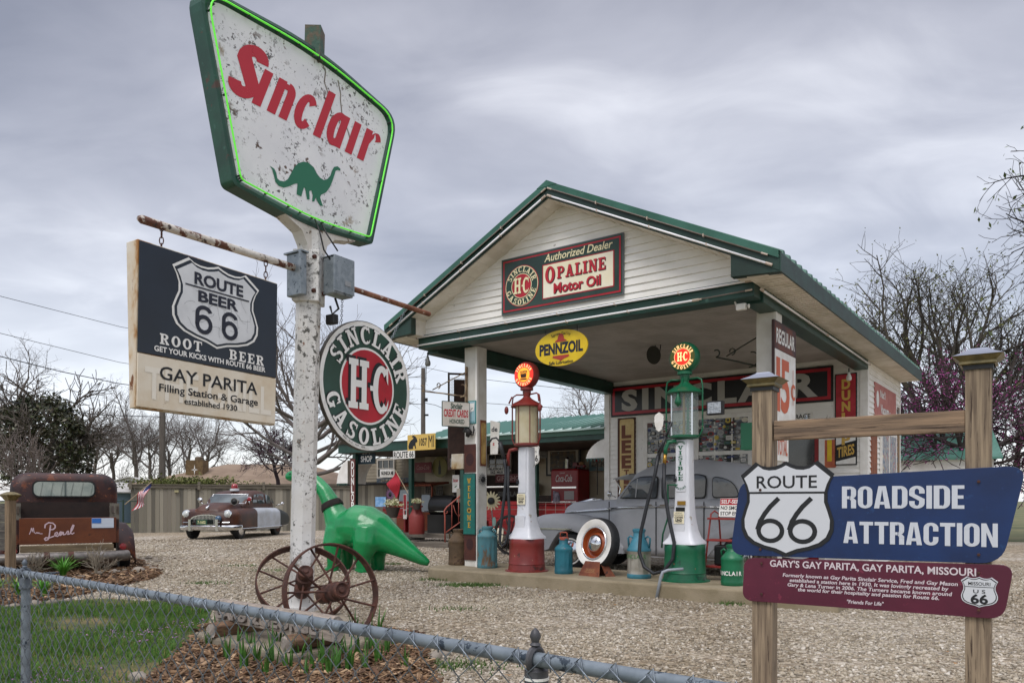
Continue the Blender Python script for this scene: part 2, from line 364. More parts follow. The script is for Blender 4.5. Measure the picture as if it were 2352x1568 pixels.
def shield(x, z, w, h):
    """US highway shield outline, w wide and h tall, centred"""
    half = [(0, .5), (.05, .475), (.12, .45), (.2, .445), (.27, .46), (.33, .5), (.5, .36), (.46, .28), (.43, .18), (.43, .08), (.465, -.02), (.495, -.12), (.49, -.22), (.45, -.31), (.37, -.375), (.25, -.42), (.12, -.45), (0, -.5)]
    pts = half + [(-a, b) for a, b in half[::-1][1:-1]]
    return [(x + a * w, z + b * h) for a, b in pts]
def shape(name, poly, y0, y1, m, parent, bevel=0.):
    return MB().prism(poly, y0, y1).build(name, m, parent, bevel=bevel)
# ================================================================ MATERIALS
WHITE = mat('white_paint', '#e9e7e2', .45, c2='#dcd9d2', sc=4, bump=.05)
SIDING = mat('white_siding', '#f0eee9', .5, c2='#dfdcd4', sc=1.3, lo=.35, hi=.75, spots=('#8f8a7e', 6, .66, .08))
SOFFIT = mat('cream_soffit', '#e9e3d8', .55, c2='#d6cfc0', sc=3, spots=('#8d8474', 9, .70, .06))
TRIM = mat('green_trim', '#1d443a', .42, c2='#163930', sc=4, spots=('#466b5f', 8, .66, .1))
ROOFG = mat('green_roof_metal', '#2b5949', .35, c2='#366757', sc=2.5)
ROOFP = mat('weathered_green_roof', '#a9c2bb', .35, c2='#bdd2cb', sc=1.5)
ROOFD = mat('green_roof_rib', '#4b766c', .4)
DARK = mat('black_paint', '#0c0d0f', .5)
RUBBER = mat('black_rubber', '#131417', .7, c2='#1e2023', sc=20, bump=.1)
CHROME = mat('chrome', '#d4d6d8', .12, metal=1.)
STEEL = mat('galvanised_steel', '#8f979c', .42, metal=.45, c2='#7c858b', sc=14, spots=('#3b4650', 30, .60, .04), bump=.06)
WIRE = mat('galvanised_wire', '#838c94', .4, metal=.6, c2='#5e666e', sc=25)
RUST = mat('rusty_iron', '#3a211a', .75, c2='#532f22', sc=9, spots=[('#6d4a3a', 22, .62, .06), ('#7a7468', 34, .72, .03)], bump=.25, bsc=60)
GLASSD = mat('dark_glass', '#1a1e20', .06, c2='#2c3133', sc=3, spec=.8)
CONC = mat('concrete', '#8d8372', .85, c2='#776e5f', sc=3.5, spots=[('#5d574c', 7, .62, .08), ('#a79d8b', 16, .64, .05)], bump=.25, bsc=45)
BLACKL = mat('black_lettering', '#15171b', .6); WHITEL = mat('white_lettering', '#e4e3df', .5); REDL = mat('red_lettering', '#b5182c', .5)
WOODP = mat('pressure_treated_pine', '#655647', .78, c2='#9c8a72', sc=2.2, lo=.36, hi=.64, stretch=(30, 30, 1.3), spots=('#43352a', 3.2, .58, .05), bump=.2, bsc=6)
WOODH = mat('pine_rail', '#5f4f41', .78, c2='#957c63', sc=2.2, lo=.36, hi=.64, stretch=(1.4, 26, 34), spots=('#3f3025', 3.0, .57, .05), bump=.2, bsc=6)
GREYW = mat('grey_weathered_boards', '#6b655a', .85, island=['#403d36', '#7d776b', '#979182', '#5a574f', '#757064', '#4d4a43', '#8d8778'], bump=.2)
# ================================================================ GROUND
def flat(name, pts, z, m, kind='structure'):
    me = bpy.data.meshes.new(name); me.from_pydata([(p[0], p[1], z) for p in pts], [], [tuple(range(len(pts)))]); me.materials.append(m)
    if me.polygons[0].normal.z < 0: me.flip_normals()
    o = bpy.data.objects.new(name, me); COL.objects.link(o); return tag(o, kind=kind)
def gravel_mat():
    m = bpy.data.materials.new('crushed_limestone'); m.use_nodes = True; t = m.node_tree; n = t.nodes; b = n['Principled BSDF']; b.inputs['Roughness'].default_value = .9
    tcn = n.new('ShaderNodeTexCoord')
    def vor(sc):
        v = n.new('ShaderNodeTexVoronoi'); v.inputs['Scale'].default_value = sc; t.links.new(tcn.outputs['Object'], v.inputs['Vector']); return v
    v1 = vor(24); v2 = vor(43)
    rp = n.new('ShaderNodeValToRGB'); sp = n.new('ShaderNodeSeparateColor'); t.links.new(v1.outputs['Color'], sp.inputs[0]); t.links.new(sp.outputs[0], rp.inputs[0])
    el = rp.color_ramp.elements
    cols = ['#6f6455', '#9a8d7a', '#bdb4a5', '#857a69', '#d3ccc0', '#5f574b', '#aba08f']
    for i in range(len(cols) - 2): el.new(.5)
    for i, c in enumerate(cols): el[i].position = i / (len(cols) - 1); el[i].color = L(c)
    nz = n.new('ShaderNodeTexNoise'); nz.inputs['Scale'].default_value = .35; nz.inputs['Detail'].default_value = 5; t.links.new(tcn.outputs['Object'], nz.inputs['Vector'])
    r2 = n.new('ShaderNodeValToRGB'); t.links.new(nz.outputs[0], r2.inputs[0]); r2.color_ramp.elements[0].position = .42; r2.color_ramp.elements[1].position = .6
    r2.color_ramp.elements[0].color = (.82, .76, .66, 1); r2.color_ramp.elements[1].color = (1.06, 1.06, 1.06, 1)
    mx = n.new('ShaderNodeMix'); mx.data_type = 'RGBA'; mx.blend_type = 'MULTIPLY'; mx.inputs[0].default_value = 1; t.links.new(rp.outputs[0], mx.inputs[6]); t.links.new(r2.outputs[0], mx.inputs[7])
    t.links.new(mx.outputs[2], b.inputs['Base Color'])
    ad = n.new('ShaderNodeMath'); ad.operation = 'ADD'; t.links.new(v1.outputs['Distance'], ad.inputs[0]); t.links.new(v2.outputs['Distance'], ad.inputs[1])
    bp = n.new('ShaderNodeBump'); bp.invert = True; bp.inputs['Strength'].default_value = .8; bp.inputs['Distance'].default_value = .02; t.links.new(ad.outputs[0], bp.inputs['Height']); t.links.new(bp.outputs[0], b.inputs['Normal'])
    return m
GRAVEL = gravel_mat()
FIELD = mat('field_grass', '#4a5230', .9, c2='#6d6a45', sc=.3, spots=('#7a6f50', 1.5, .6, .1), bump=.3, bsc=8)
flat('ground', [(-900, -60), (900, -60), (900, 1500), (-900, 1500)], -.02, FIELD)
LOT = [(-14.2, 14), (-14.6, 29), (-3, 34), (1.5, 30), (16, 22), (14, 9), (9, 1.5), (-9, 1.5), (-9.5, 9), (-12.5, 12.5)]
flat('gravel_lot', LOT, 0.0, GRAVEL)
flat('road', [(12.5, 6), (60, -8), (60, 10), (17, 19)], .004, mat('pale_concrete_road', '#8f826a', .9, c2='#7d715d', sc=2, bump=.1))
G2 = lambda *p: [tuple(gnd(x, y))[:2] for x, y in p]
LAWN = G2((-60, 1390), (20, 1396), (161, 1378), (244, 1374), (371, 1382), (488, 1396), (474, 1440), (455, 1462), (330, 1580), (300, 1760), (-700, 1760))
MULCH_A = G2((470, 1440), (455, 1462), (330, 1580), (300, 1790), (1080, 1790), (1000, 1560), (975, 1496), (965, 1462), (900, 1452), (860, 1445))
MULCH_B = G2((-120, 1318), (60, 1296), (283, 1280), (318, 1288), (352, 1304), (372, 1318), (352, 1330), (300, 1341), (250, 1351), (161, 1374), (20, 1393), (-120, 1390))
MULCHM = mat('mulch_soil', '#4a3524', .95, c2='#6b4d33', sc=14, bump=.4, bsc=40)
flat('lawn', LAWN, .004, mat('lawn_soil', '#3f4a20', .95, c2='#6a5e3c', sc=1.6, lo=.45, hi=.62, bump=.3, bsc=30))
flat('mulch_bed', MULCH_A, .008, MULCHM); flat('truck_mulch_bed', MULCH_B, .006, MULCHM)
PAD = [tuple(gnd(444, 1451, .1))[:2], tuple(gnd(664, 1506, .1))[:2], tuple(gnd(893, 1461, .1))[:2], (-1.75, 7.75)]
def inside(P, poly):
    x, y = P[:, 0], P[:, 1]; r = np.zeros(len(P), bool); n = len(poly)
    for i in range(n):
        (x1, y1), (x2, y2) = poly[i], poly[(i + 1) % n]
        c = ((y1 > y) != (y2 > y)); r ^= c & (x < (x2 - x1) * (y - y1) / ((y2 - y1) if y2 != y1 else 1e-9) + x1)
    return r
rng = np.random.default_rng(7)
CURB = [(wv(*p).x, wv(*p).y) for p in ((.22, -.28), (6.2, -.28), (6.2, 1.15), (.22, 1.15))]
def wedge(n, y0, y1, x0=None, x1=None):
    """points on the ground inside the camera's wedge, even in area"""
    Y = np.sqrt(rng.uniform(y0 ** 2, y1 ** 2, n)); k0 = -.70 if x0 is None else x0; k1 = .70 if x1 is None else x1
    return np.stack([Y * rng.uniform(k0, k1, n), Y], 1)
def stones(name, P, smin, smax, m, z=0.):
    n = len(P); base = np.array([(1, 0, 0), (0, 1, 0), (-1, 0, 0), (0, -1, 0), (0, 0, 1), (0, 0, -1), ]); fc = np.array([(0, 1, 4), (1, 2, 4), (2, 3, 4), (3, 0, 4), (1, 0, 5), (2, 1, 5), (3, 2, 5), (0, 3, 5)])
    s = rng.uniform(smin, smax, n) * rng.choice([.5, .7, .9, 1.1, 1.4], n); V = base[None] * (1 + rng.uniform(-.45, .45, (n, 6, 3))) + rng.uniform(-.25, .25, (n, 6, 3))
    V *= (s[:, None] * np.stack([np.ones(n), rng.uniform(.55, .9, n), rng.uniform(.3, .65, n)], 1))[:, None, :]
    a = rng.uniform(0, 6.28, n); c, q = np.cos(a), np.sin(a); tl = rng.uniform(-.6, .6, n)
    X, Y_, Z = V[..., 0], V[..., 1], V[..., 2]
    X, Z = X * np.cos(tl)[:, None] - Z * np.sin(tl)[:, None], X * np.sin(tl)[:, None] + Z * np.cos(tl)[:, None]
    V = np.stack([X * c[:, None] - Y_ * q[:, None] + P[:, 0][:, None], X * q[:, None] + Y_ * c[:, None] + P[:, 1][:, None], Z + s[:, None] * .12 + z], -1)
    F = fc[None] + (np.arange(n) * 6)[:, None, None]
    return tag(npmesh(name, V.reshape(-1, 3), F.reshape(-1, 3), m), kind='stuff')
STONE = mat('limestone_chips', '#7d715f', .9, c2='#b0a796', sc=.42, lo=.42, hi=.6, island=['#5c5040', '#a39680', '#85775f', '#c4b9a5', '#6f634f', '#efe9de', '#988a70', '#3f372d', '#c9c0b0', '#7a6d58'])
P = np.concatenate([wedge(64000, 4.6, 9.2, -.62), wedge(60000, 9.2, 14.5, -.66), wedge(30000, 14.5, 24, -.62, .1)])
keep = inside(P, LOT) & ~inside(P, LAWN) & ~inside(P, MULCH_A) & ~inside(P, MULCH_B) & ~inside(P, PAD) & ~inside(P, CURB)
P = P[keep]
trk = np.exp(-((P[:, 1] - 7.6 - .35 * np.sin(P[:, 0] * .9)) / .75) ** 2) * (P[:, 0] > -1.2) + .8 * np.exp(-((P[:, 1] - 5.9) / .35) ** 2) * (P[:, 0] > .6) + .6 * np.exp(-((P[:, 1] - 18 - .3 * P[:, 0]) / 1.2) ** 2)
P = P[rng.uniform(0, 1, len(P)) > trk * .72]
stones('gravel_stones', P[P[:, 1] < 9.2], .011, .022, STONE); stones('gravel_stones', P[(P[:, 1] >= 9.2) & (P[:, 1] < 14.5)], .013, .026, STONE); stones('gravel_stones', P[P[:, 1] >= 14.5], .018, .034, STONE)
def chips(name, poly, n, l0, l1, m, zf):
    x0, x1 = min(p[0] for p in poly), max(p[0] for p in poly); y0, y1 = min(p[1] for p in poly), max(p[1] for p in poly)
    P = np.stack([rng.uniform(x0, x1, n * 3), rng.uniform(y0, y1, n * 3)], 1); P = P[inside(P, poly) & ~inside(P, PAD)][:n]; n = len(P)
    l = rng.uniform(l0, l1, n); w = l * rng.uniform(.10, .3, n); a = rng.uniform(0, 6.28, n); tl = rng.uniform(-.5, .5, n); ro = rng.uniform(-.8, .8, n)
    base = np.array([(-.5, -.5, 0), (.5, -.35, 0), (.5, .35, 0), (-.5, .5, 0), (-.5, -.5, 1), (.5, -.35, 1), (.5, .35, 1), (-.5, .5, 1)]); fc = np.array([(0, 3, 2, 1), (4, 5, 6, 7), (0, 1, 5, 4), (1, 2, 6, 5), (2, 3, 7, 6), (3, 0, 4, 7)])
    V = np.repeat(base[None], n, 0) * np.stack([l, w, w * .25], 1)[:, None]
    Y_, Z = V[..., 1] * np.cos(ro)[:, None] - V[..., 2] * np.sin(ro)[:, None], V[..., 1] * np.sin(ro)[:, None] + V[..., 2] * np.cos(ro)[:, None]
    X, Z = V[..., 0] * np.cos(tl)[:, None] - Z * np.sin(tl)[:, None], V[..., 0] * np.sin(tl)[:, None] + Z * np.cos(tl)[:, None]
    c, q = np.cos(a)[:, None], np.sin(a)[:, None]
    V = np.stack([X * c - Y_ * q + P[:, 0][:, None], X * q + Y_ * c + P[:, 1][:, None], Z + zf(P)[:, None] + rng.uniform(0, .035, n)[:, None]], -1)
    return tag(npmesh(name, V.reshape(-1, 3), (fc[None] + (np.arange(n) * 8)[:, None, None]).reshape(-1, 4), m), kind='stuff')
BARK = mat('bark_chips', '#5a3d28', .9, island=['#30231a', '#6b5039', '#4b3622', '#8b6e50', '#3f2c1c', '#b89a78', '#5a4130', '#7a5a3c'])
chips('bark_mulch', MULCH_A, 9000, .04, .13, BARK, lambda p: np.full(len(p), .012))
chips('truck_bed_mulch', MULCH_B, 5000, .06, .16, BARK, lambda p: np.full(len(p), .012))
Pl = wedge(2600, 4.8, 16, -.6, .66); Pl = Pl[inside(Pl, LOT) & ~inside(Pl, PAD) & ~inside(Pl, CURB) & (np.sin(Pl[:, 0] * 2.1) + np.cos(Pl[:, 1] * 1.3) > .75)][:260]; nl = len(Pl); la = rng.uniform(0, 6.28, nl); ls = rng.uniform(.014, .03, nl)
Vl = np.stack([np.stack([Pl[:, 0] + ls * np.cos(la + k * 1.57) * (1 if k % 2 else .55), Pl[:, 1] + ls * np.sin(la + k * 1.57) * (1 if k % 2 else .55), .024 + .012 * rng.uniform(0, 1, nl)], 1) for k in range(4)], 1)
tag(npmesh('fallen_leaves', Vl.reshape(-1, 3), np.arange(nl * 4).reshape(-1, 4), mat('dead_leaves', '#7a5630', .8, island=['#5a3d22', '#9a6f3c', '#7a5630', '#4a3420'])), kind='stuff')
# grass of the lawn: blades in patches
def blades(name, P, h0, h1, w, m, lean=.5):
    n = len(P); h = rng.uniform(h0, h1, n); a = rng.uniform(0, 6.28, n); b = rng.uniform(0, 6.28, n); lx = np.cos(b) * h * rng.uniform(0, lean, n); ly = np.sin(b) * h * rng.uniform(0, lean, n)
    dx, dy = np.cos(a) * w, np.sin(a) * w; x, y = P[:, 0], P[:, 1]; z = P[:, 2] if P.shape[1] > 2 else np.full(n, .0)
    V = np.stack([np.stack([x - dx, y - dy, z], 1), np.stack([x + dx, y + dy, z], 1), np.stack([x + lx, y + ly, z + h], 1)], 1)
    return npmesh(name, V.reshape(-1, 3), np.arange(n * 3).reshape(-1, 3), m)
GRASS = mat('lawn_blades', '#2f5a1c', .8, island=['#2c561f', '#4a7a2a', '#5f7c30', '#376a20', '#847c48'])
n = 150000; P = wedge(n, 4.2, 9.2, -.70, -.26); cl = np.sin(P[:, 0] * 3.1 + 1.3 * np.sin(P[:, 1] * 2.3)) + np.sin(P[:, 1] * 4.1 + P[:, 0] * 1.7) + rng.normal(0, .75, n)
P = P[inside(P, LAWN) & (cl > -.35)]
tag(blades('lawn_grass', P, .02, .055, .004, GRASS, .9), kind='stuff'); Pt = P[(np.sin(P[:, 0] * 5.1 + 1) + np.sin(P[:, 1] * 6.3) > .9)][:9000]; tag(blades('lawn_grass', Pt, .05, .10, .005, GRASS, .8), kind='stuff')
Pf = P[(np.sin(P[:, 0] * 2.2 + 2) + np.sin(P[:, 1] * 2.9) > .7)][:450].copy()
tag(stones('clover_blossoms', Pf + rng.normal(0, .02, Pf.shape), .006, .012, mat('pink_blossoms', '#a97fa6', .8), .035), kind='stuff')
# low weeds along the lot
wp = []
for (px, py, r_, k) in ((1078, 1345, .35, 900), (1020, 1332, .3, 500), (1165, 1338, .15, 260), (555, 1300, .3, 120), (470, 1340, .3, 160), (905, 1296, .2, 150), (850, 1225, .5, 250), (1690, 1388, .2, 250), (1030, 1530, .4, 350), (1040, 1400, .3, 80), (640, 1310, .5, 120)):
    c = gnd(px, py); q = rng.normal(0, r_ * .5, (k, 2)) * (1.2, .45); wp.append(q + (c.x, c.y))
tag(blades('lot_weeds', np.concatenate(wp), .015, .06, .008, mat('weeds', '#3d5a26', .8, island=['#2f4d1b', '#567034', '#45602a']), .9), kind='stuff')
# ================================================================ CURB AND PAD
def curb_island():
    mb = MB(); ol = []
    for i in range(9): a = R(180 + 90 * i / 8); ol.append((.62 + .40 * math.cos(a), .10 + .38 * math.sin(a)))
    ol += [(6.4, -.28), (6.4, 1.2), (.62, 1.2)]
    for i in range(1, 5): a = R(90 + 90 * i / 4); ol.append((.62 + .40 * math.cos(a), .8 + .40 * math.sin(a)))
    V = [wv(u, v) for u, v in ol]; n = len(V)
    mb.add([(p.x, p.y, -.05) for p in V] + [(p.x, p.y, .178) for p in V], [tuple(range(n, 2 * n))] + [(i, (i + 1) % n, n + (i + 1) % n, n + i) for i in range(n)])
    o = mb.build('concrete_kerb', mat('worn_concrete', '#948871', .9, c2='#82775f', sc=2.5, spots=[('#b0a07c', 2.2, .60, .1), ('#5b564a', 12, .68, .05)], bump=.3, bsc=50), bevel=.025)
    tag(o, kind='structure')
curb_island()
mb = MB(); pz = .10
mb.add([(x, y, -.05) for x, y in PAD] + [(x, y, pz) for x, y in PAD], [(4, 5, 6, 7)] + [(i, (i + 1) % 4, 4 + (i + 1) % 4, 4 + i) for i in range(4)])
tag(mb.build('concrete_pad', CONC, bevel=.02), kind='structure')
# ================================================================ TREES
class Grow:
    def __init__(s, seed): s.r = random.Random(seed); s.parts = {0: ([], []), 1: ([], [])}; s.tips = []; s.mids = []
    def tube(s, pts, r0, r1, sides, part):
        V, F = s.parts[part]; o = len(V); k = len(pts)
        d = (pts[-1] - pts[0]).normalized(); x = d.orthogonal().normalized(); y = d.cross(x)
        for i, p in enumerate(pts):
            r = r0 + (r1 - r0) * i / (k - 1)
            for j in range(sides):
                a = 2 * math.pi * j / sides; q = p + r * (math.cos(a) * x + math.sin(a) * y); V.append((q.x, q.y, q.z))
        for i in range(k - 1):
            for j in range(sides): F.append((o + i * sides + j, o + i * sides + (j + 1) % sides, o + (i + 1) * sides + (j + 1) % sides, o + (i + 1) * sides + j))
    def branch(s, p, d, ln, r, lv, P):
        rd = s.r; k = 4 if lv < 2 else 3; pts = [p.copy()]; dd = d.copy(); jit = P['jit'] * (1 if lv else .4)
        for i in range(k):
            dd = (dd + Vector((rd.gauss(0, jit), rd.gauss(0, jit), rd.gauss(0, jit) + P['up'] * (0.5 if lv == 1 else 1)))).normalized(); pts.append(pts[-1] + dd * ln / k)
        end = r * (.62 if lv == 0 else .45); sides = 8 if lv == 0 else (5 if lv == 1 else 3)
        s.tube(pts, r, max(end, P['rmin']), sides, 0 if lv <= P.get('tl', 0) else 1)
        if lv >= P['lv']: s.tips.append(pts[-1]); s.mids += pts[1:-1]; return
        if lv >= P['lv'] - 1: s.mids += pts[1:]
        nch = P['n'][min(lv, len(P['n']) - 1)]
        for i in range(nch):
            t = P['t0'][min(lv, len(P['t0']) - 1)] + (1 - P['t0'][min(lv, len(P['t0']) - 1)]) * (i + rd.random() * .8) / nch; t = min(t, .999) * k
            a, fr = int(t), t - int(t); q = pts[a].lerp(pts[a + 1], fr); ax = (pts[a + 1] - pts[a]).normalized()
            o = ax.orthogonal().normalized(); o.rotate(Matrix.Rotation(i * 2.4 + rd.uniform(-.7, .7), 3, ax)); an = R(rd.uniform(*P['ang'][min(lv, len(P['ang']) - 1)]))
            nd = (ax * math.cos(an) + o * math.sin(an)).normalized()
            s.branch(q, nd, ln * rd.uniform(*P['len'][min(lv, len(P['len']) - 1)]), max(P['rmin'], r * rd.uniform(.38, .55)), lv + 1, P)
    def obj(s, name, label, loc, m, cat='tree', group=None, mc=None):
        root = thing(name, label, cat, loc, 0, group)
        for k, nm in ((0, 'trunk'), (1, 'crown')):
            V, F = s.parts[k]
            if F: npmesh(nm, V, F, mc if (k and mc) else m, root, smooth=True)
        return root
BARKT = mat('tree_bark', '#4f4741', .9, c2='#6b635b', sc=8, bump=.3); TWIG = mat('bare_twigs', '#6d6561', .9); BARKG = mat('mossy_bark', '#423c31', .9, c2='#5d5a3c', sc=2.5, bump=.3)
def leaves(pts, n, sz, m, name, parent, spread, rd, tri=True):
    P = np.array([tuple(rd.choice(pts)) for _ in range(n)]) + rng.normal(0, spread, (n, 3)); a = rng.normal(0, 1, (n, 3)); a /= np.linalg.norm(a, axis=1)[:, None]
    b = np.cross(a, rng.normal(0, 1, (n, 3))); b /= np.linalg.norm(b, axis=1)[:, None]; s_ = (sz * rng.uniform(.6, 1.3, n))[:, None]
    V = np.stack([P - a * s_, P + b * s_ * .5, P + a * s_, P - b * s_ * .5], 1)
    return npmesh(name, V.reshape(-1, 3), np.arange(n * 4).reshape(-1, 4), m, parent)
OAK = dict(lv=5, n=[6, 5, 5, 4, 2], t0=[.38, .3, .25, .2], ang=[(28, 60), (28, 55), (25, 55), (25, 60)], len=[(.62, .9), (.5, .72), (.5, .7), (.5, .7), (.5, .8)], jit=.16, up=.05, rmin=.006)
# the wood line beyond the fence
g1 = Grow(3); g1.branch(Vector((0, 0, 0)), Vector((0, 0, 1)), 5.2, .26, 0, OAK)
t1 = g1.obj('bare_tree', 'pale bare grey tree at the far left edge of the wood line', at(-30, 1125, 55), BARKT, mc=TWIG, group='bare trees of the far wood line'); t1.scale = (.95, .95, .95)
g2 = Grow(12); g2.branch(Vector((0, 0, 0)), Vector((.05, 0, 1)), 4.6, .24, 0, dict(OAK, n=[5, 6, 5, 4, 3], ang=[(20, 45), (25, 50), (25, 55), (25, 60)]))
line = [(205, 60, .95, 'slender bare tree rising right behind the evergreen tree'), (262, 62, 1.0, 'bare forked tree between the evergreen tree and the utility pole'), (312, 58, 1.08, 'bare tree with a thick dark trunk left of the utility pole'), (345, 61, 1.0, 'bare tree close to the left side of the grey utility pole'), (392, 63, .95, 'bare tree just right of the grey utility pole'), (428, 60, 1.05, 'bare many-stemmed tree below the cream half of the hanging box sign'), (470, 64, .95, 'bare tree at right end of the wood line above the tan roof'), (170, 66, .85, 'small bare tree showing between evergreen branches')]
for i, (px, Y, sc_, lb) in enumerate(line):
    if i == 0: o = g2.obj('bare_tree', lb, (0, 0, 0), BARKT, mc=TWIG)
    else: o = copy_tree(t2 if i % 2 else t1)
    if i == 0: t2 = o
    o.location = at(px, 1125, Y); o.rotation_euler = (0, 0, i * 1.9 + .4); o.scale = (sc_ * .62, sc_ * .62, sc_ * .66); o['label'] = lb; o['group'] = 'bare trees of the far wood line'
# thin brushwood behind the wood line reads as one mass
gb = Grow(9)
for i in range(46):
    x = gb.r.uniform(150, 560); p = at(x, 1122, gb.r.uniform(62, 72)); gb.branch(p, Vector((gb.r.gauss(0, .15), 0, 1)).normalized(), gb.r.uniform(1.2, 2.6), .035, 2, dict(OAK, lv=4, n=[4, 4, 4, 3], rmin=.010))
V, Fq = gb.parts[1]; tag(npmesh('distant_brushwood', V, Fq, TWIG), kind='stuff')
# big spreading tree behind the sign pole
g3 = Grow(21); g3.branch(Vector((0, 0, 0)), Vector((-.03, 0, 1)), 3.6, .27, 0, dict(OAK, lv=5, n=[13, 6, 4, 3, 2], t0=[.25, .25, .2, .2], ang=[(45, 82), (20, 45), (22, 50), (25, 55)], len=[(.9, 1.3), (.45, .68), (.5, .7), (.5, .7)], up=.075, jit=.10))
g3.branch(Vector((0, 0, 2.4)), Vector((.05, 0, 1)), 4.4, .13, 1, dict(OAK, n=[8, 7, 5, 4, 2], ang=[(20, 40)], len=[(.5, .7)], up=.1)); g3.branch(Vector((0, 0, 2.4)), Vector((-.18, .05, 1)), 4.0, .12, 1, dict(OAK, n=[8, 7, 5, 4, 2], ang=[(20, 40)], len=[(.5, .7)], up=.1))
g3.obj('bare_tree', 'wide bare tree with low sweeping branches behind the white sign pole', at(705, 1140, 38), BARKT, mc=TWIG)
# small trees by the tan roof and right of the gift shop
g4 = Grow(5); g4.branch(Vector((0, 0, 0)), Vector((0, 0, 1)), 1.5, .09, 0, dict(OAK, lv=4, n=[6, 6, 5, 4], rmin=.010, ang=[(35, 65), (30, 60)]))
o = g4.obj('redbud_tree', 'small purple-budded tree over the tan roof left of the white pole', at(640, 1118, 40), mat('redbud_bark', '#41343a', .9)); o.scale = (1.25, 1.25, 1.0)
leaves(g4.mids, 2600, .035, mat('redbud_buds', '#6d4660', .8, island=['#5a3450', '#7f5272', '#6a4560']), 'blossom', o, .06, g4.r)
g5 = Grow(31); g5.branch(Vector((0, 0, 0)), Vector((0, 0, 1)), 4.4, .22, 0, OAK)
for i, (px, py, Y, sc_, lb) in enumerate(((1352, 1120, 55, .93, 'bare tree over the gift shop roof just left of the station wall'), (1262, 1120, 70, .8, 'thin bare tree far behind the gift shop roof beside the red globe pump'), (2335, 1120, 42, .80, 'bare tree far right behind the redbud, beside the taller wooden post'), (215, 1120, 75, .9, 'bare tree far back between evergreen and pole'))):
    o = g5.obj('bare_tree', lb, (0, 0, 0), BARKT, mc=TWIG) if i == 0 else copy_tree(t5)
    if i == 0: t5 = o
    o.location = at(px, py, Y); o.rotation_euler = (0, 0, i * 2.1); o.scale = (sc_,) * 3; o['label'] = lb
# right hand trees
g6 = Grow(44); TULIP = dict(OAK, lv=5, n=[9, 6, 5, 4, 3], t0=[.30, .3, .2, .2], ang=[(25, 62), (20, 45), (22, 50), (25, 55)], len=[(1.0, 1.45), (.5, .72), (.5, .7), (.5, .7)], up=.06, jit=.11, tl=1)
g6.branch(Vector((0, 0, 0)), Vector((0, 0, 1)), 3.1, .30, 0, TULIP)
o = g6.obj('budding_tree', 'large spreading tree with olive buds behind the right end of the station roof', at(2185, 1136, 30), BARKG, mc=mat('olive_twigs', '#4b463c', .9, c2='#3a342f', sc=3)); o.scale = (1.08, 1.08, 1.14)
leaves(g6.tips, 4200, .05, mat('olive_buds', '#59602e', .8, island=['#454c24', '#6d7440', '#5a5a30']), 'leaf_buds', o, .05, g6.r)
g7 = Grow(51); g7.branch(Vector((0, 0, 0)), Vector((.05, 0, 1)), 2.0, .16, 0, dict(OAK, lv=4, n=[9, 7, 6, 4], t0=[.3, .2, .2, .2], ang=[(35, 75), (25, 55), (25, 55)], len=[(.9, 1.3), (.55, .75), (.5, .7)], up=.03, jit=.15, rmin=.012))
o = g7.obj('redbud_tree', 'magenta flowering redbud beside the station wall, behind the wooden crossbar', at(2205, 1140, 23), mat('redbud_bark2', '#38302f', .9)); o.scale = (1.15, 1.0, .92)
leaves(g7.mids, 11000, .032, mat('redbud_blossom', '#8a2a74', .8, island=['#6a1f5a', '#a04088', '#852c6e', '#b0609a']), 'blossom', o, .045, g7.r)
g8 = Grow(63); g8.branch(Vector((0, 0, 0)), Vector((-.02, 0, 1)), 6.0, .24, 0, dict(OAK, n=[12, 6, 4, 4, 2], t0=[.32, .2, .2, .2], ang=[(55, 88), (22, 48), (25, 50)], len=[(.42, .6), (.5, .7), (.5, .7)], up=.02, jit=.14))
o = g8.obj('young_leafing_tree', 'tree reaching in from the right edge with sparse new green leaves', (19.2, 19.4, 0), BARKT, mc=mat('dark_twigs', '#3c3a3c', .9)); o.scale = (1.1, 1.1, 1.45)
leaves(g8.tips, 1500, .06, mat('new_leaves', '#4a5a2c', .7, island=['#38481f', '#5d6c38', '#4a5a2c']), 'leaves', o, .05, g8.r)
# evergreen and the grey shrub behind the truck
def evergreen():
    rd = random.Random(8); g = Grow(8); g.branch(Vector((0, 0, 0)), Vector((0, 0, 1)), 3.3, .16, 0, dict(OAK, lv=3, n=[14, 8, 6], t0=[.12, .2, .2], ang=[(45, 75), (30, 55)], len=[(.5, .75), (.45, .65)], up=.08, rmin=.014))
    root = g.obj('magnolia_tree', 'broad dark evergreen tree behind the rusty pickup cab', at(100, 1140, 30), BARKT)
    pts = []
    for i in range(260):
        t = rd.random() ** .8; z = .25 + 3.55 * t; rr = 1.85 * math.sqrt(max(0, 1 - ((t - .38) / .66) ** 2)); a = rd.uniform(0, 6.28); q = rr * math.sqrt(rd.uniform(.25, 1)); pts.append(Vector((q * math.cos(a), q * math.sin(a), z)))
    leaves(pts, 9000, .085, mat('magnolia_leaves', '#26301c', .45, island=['#161d10', '#2f3a20', '#3f3a28', '#222b18', '#4c4430', '#55603c']), 'foliage', root, .13, rd)
    root.scale = (1.0, 1.0, .97)
evergreen()
gs = Grow(17)
for i in range(13): gs.branch(Vector((gs.r.gauss(0, .25), gs.r.gauss(0, .2), 0)), Vector((gs.r.gauss(0, .42), gs.r.gauss(0, .3), 1)).normalized(), gs.r.uniform(1.0, 1.7), .022, 2, dict(OAK, lv=4, n=[4, 4, 5, 4], rmin=.007, up=.04, ang=[(15, 35)] * 4))
gs.parts[0] = gs.parts[1]; gs.parts[1] = ([], [])
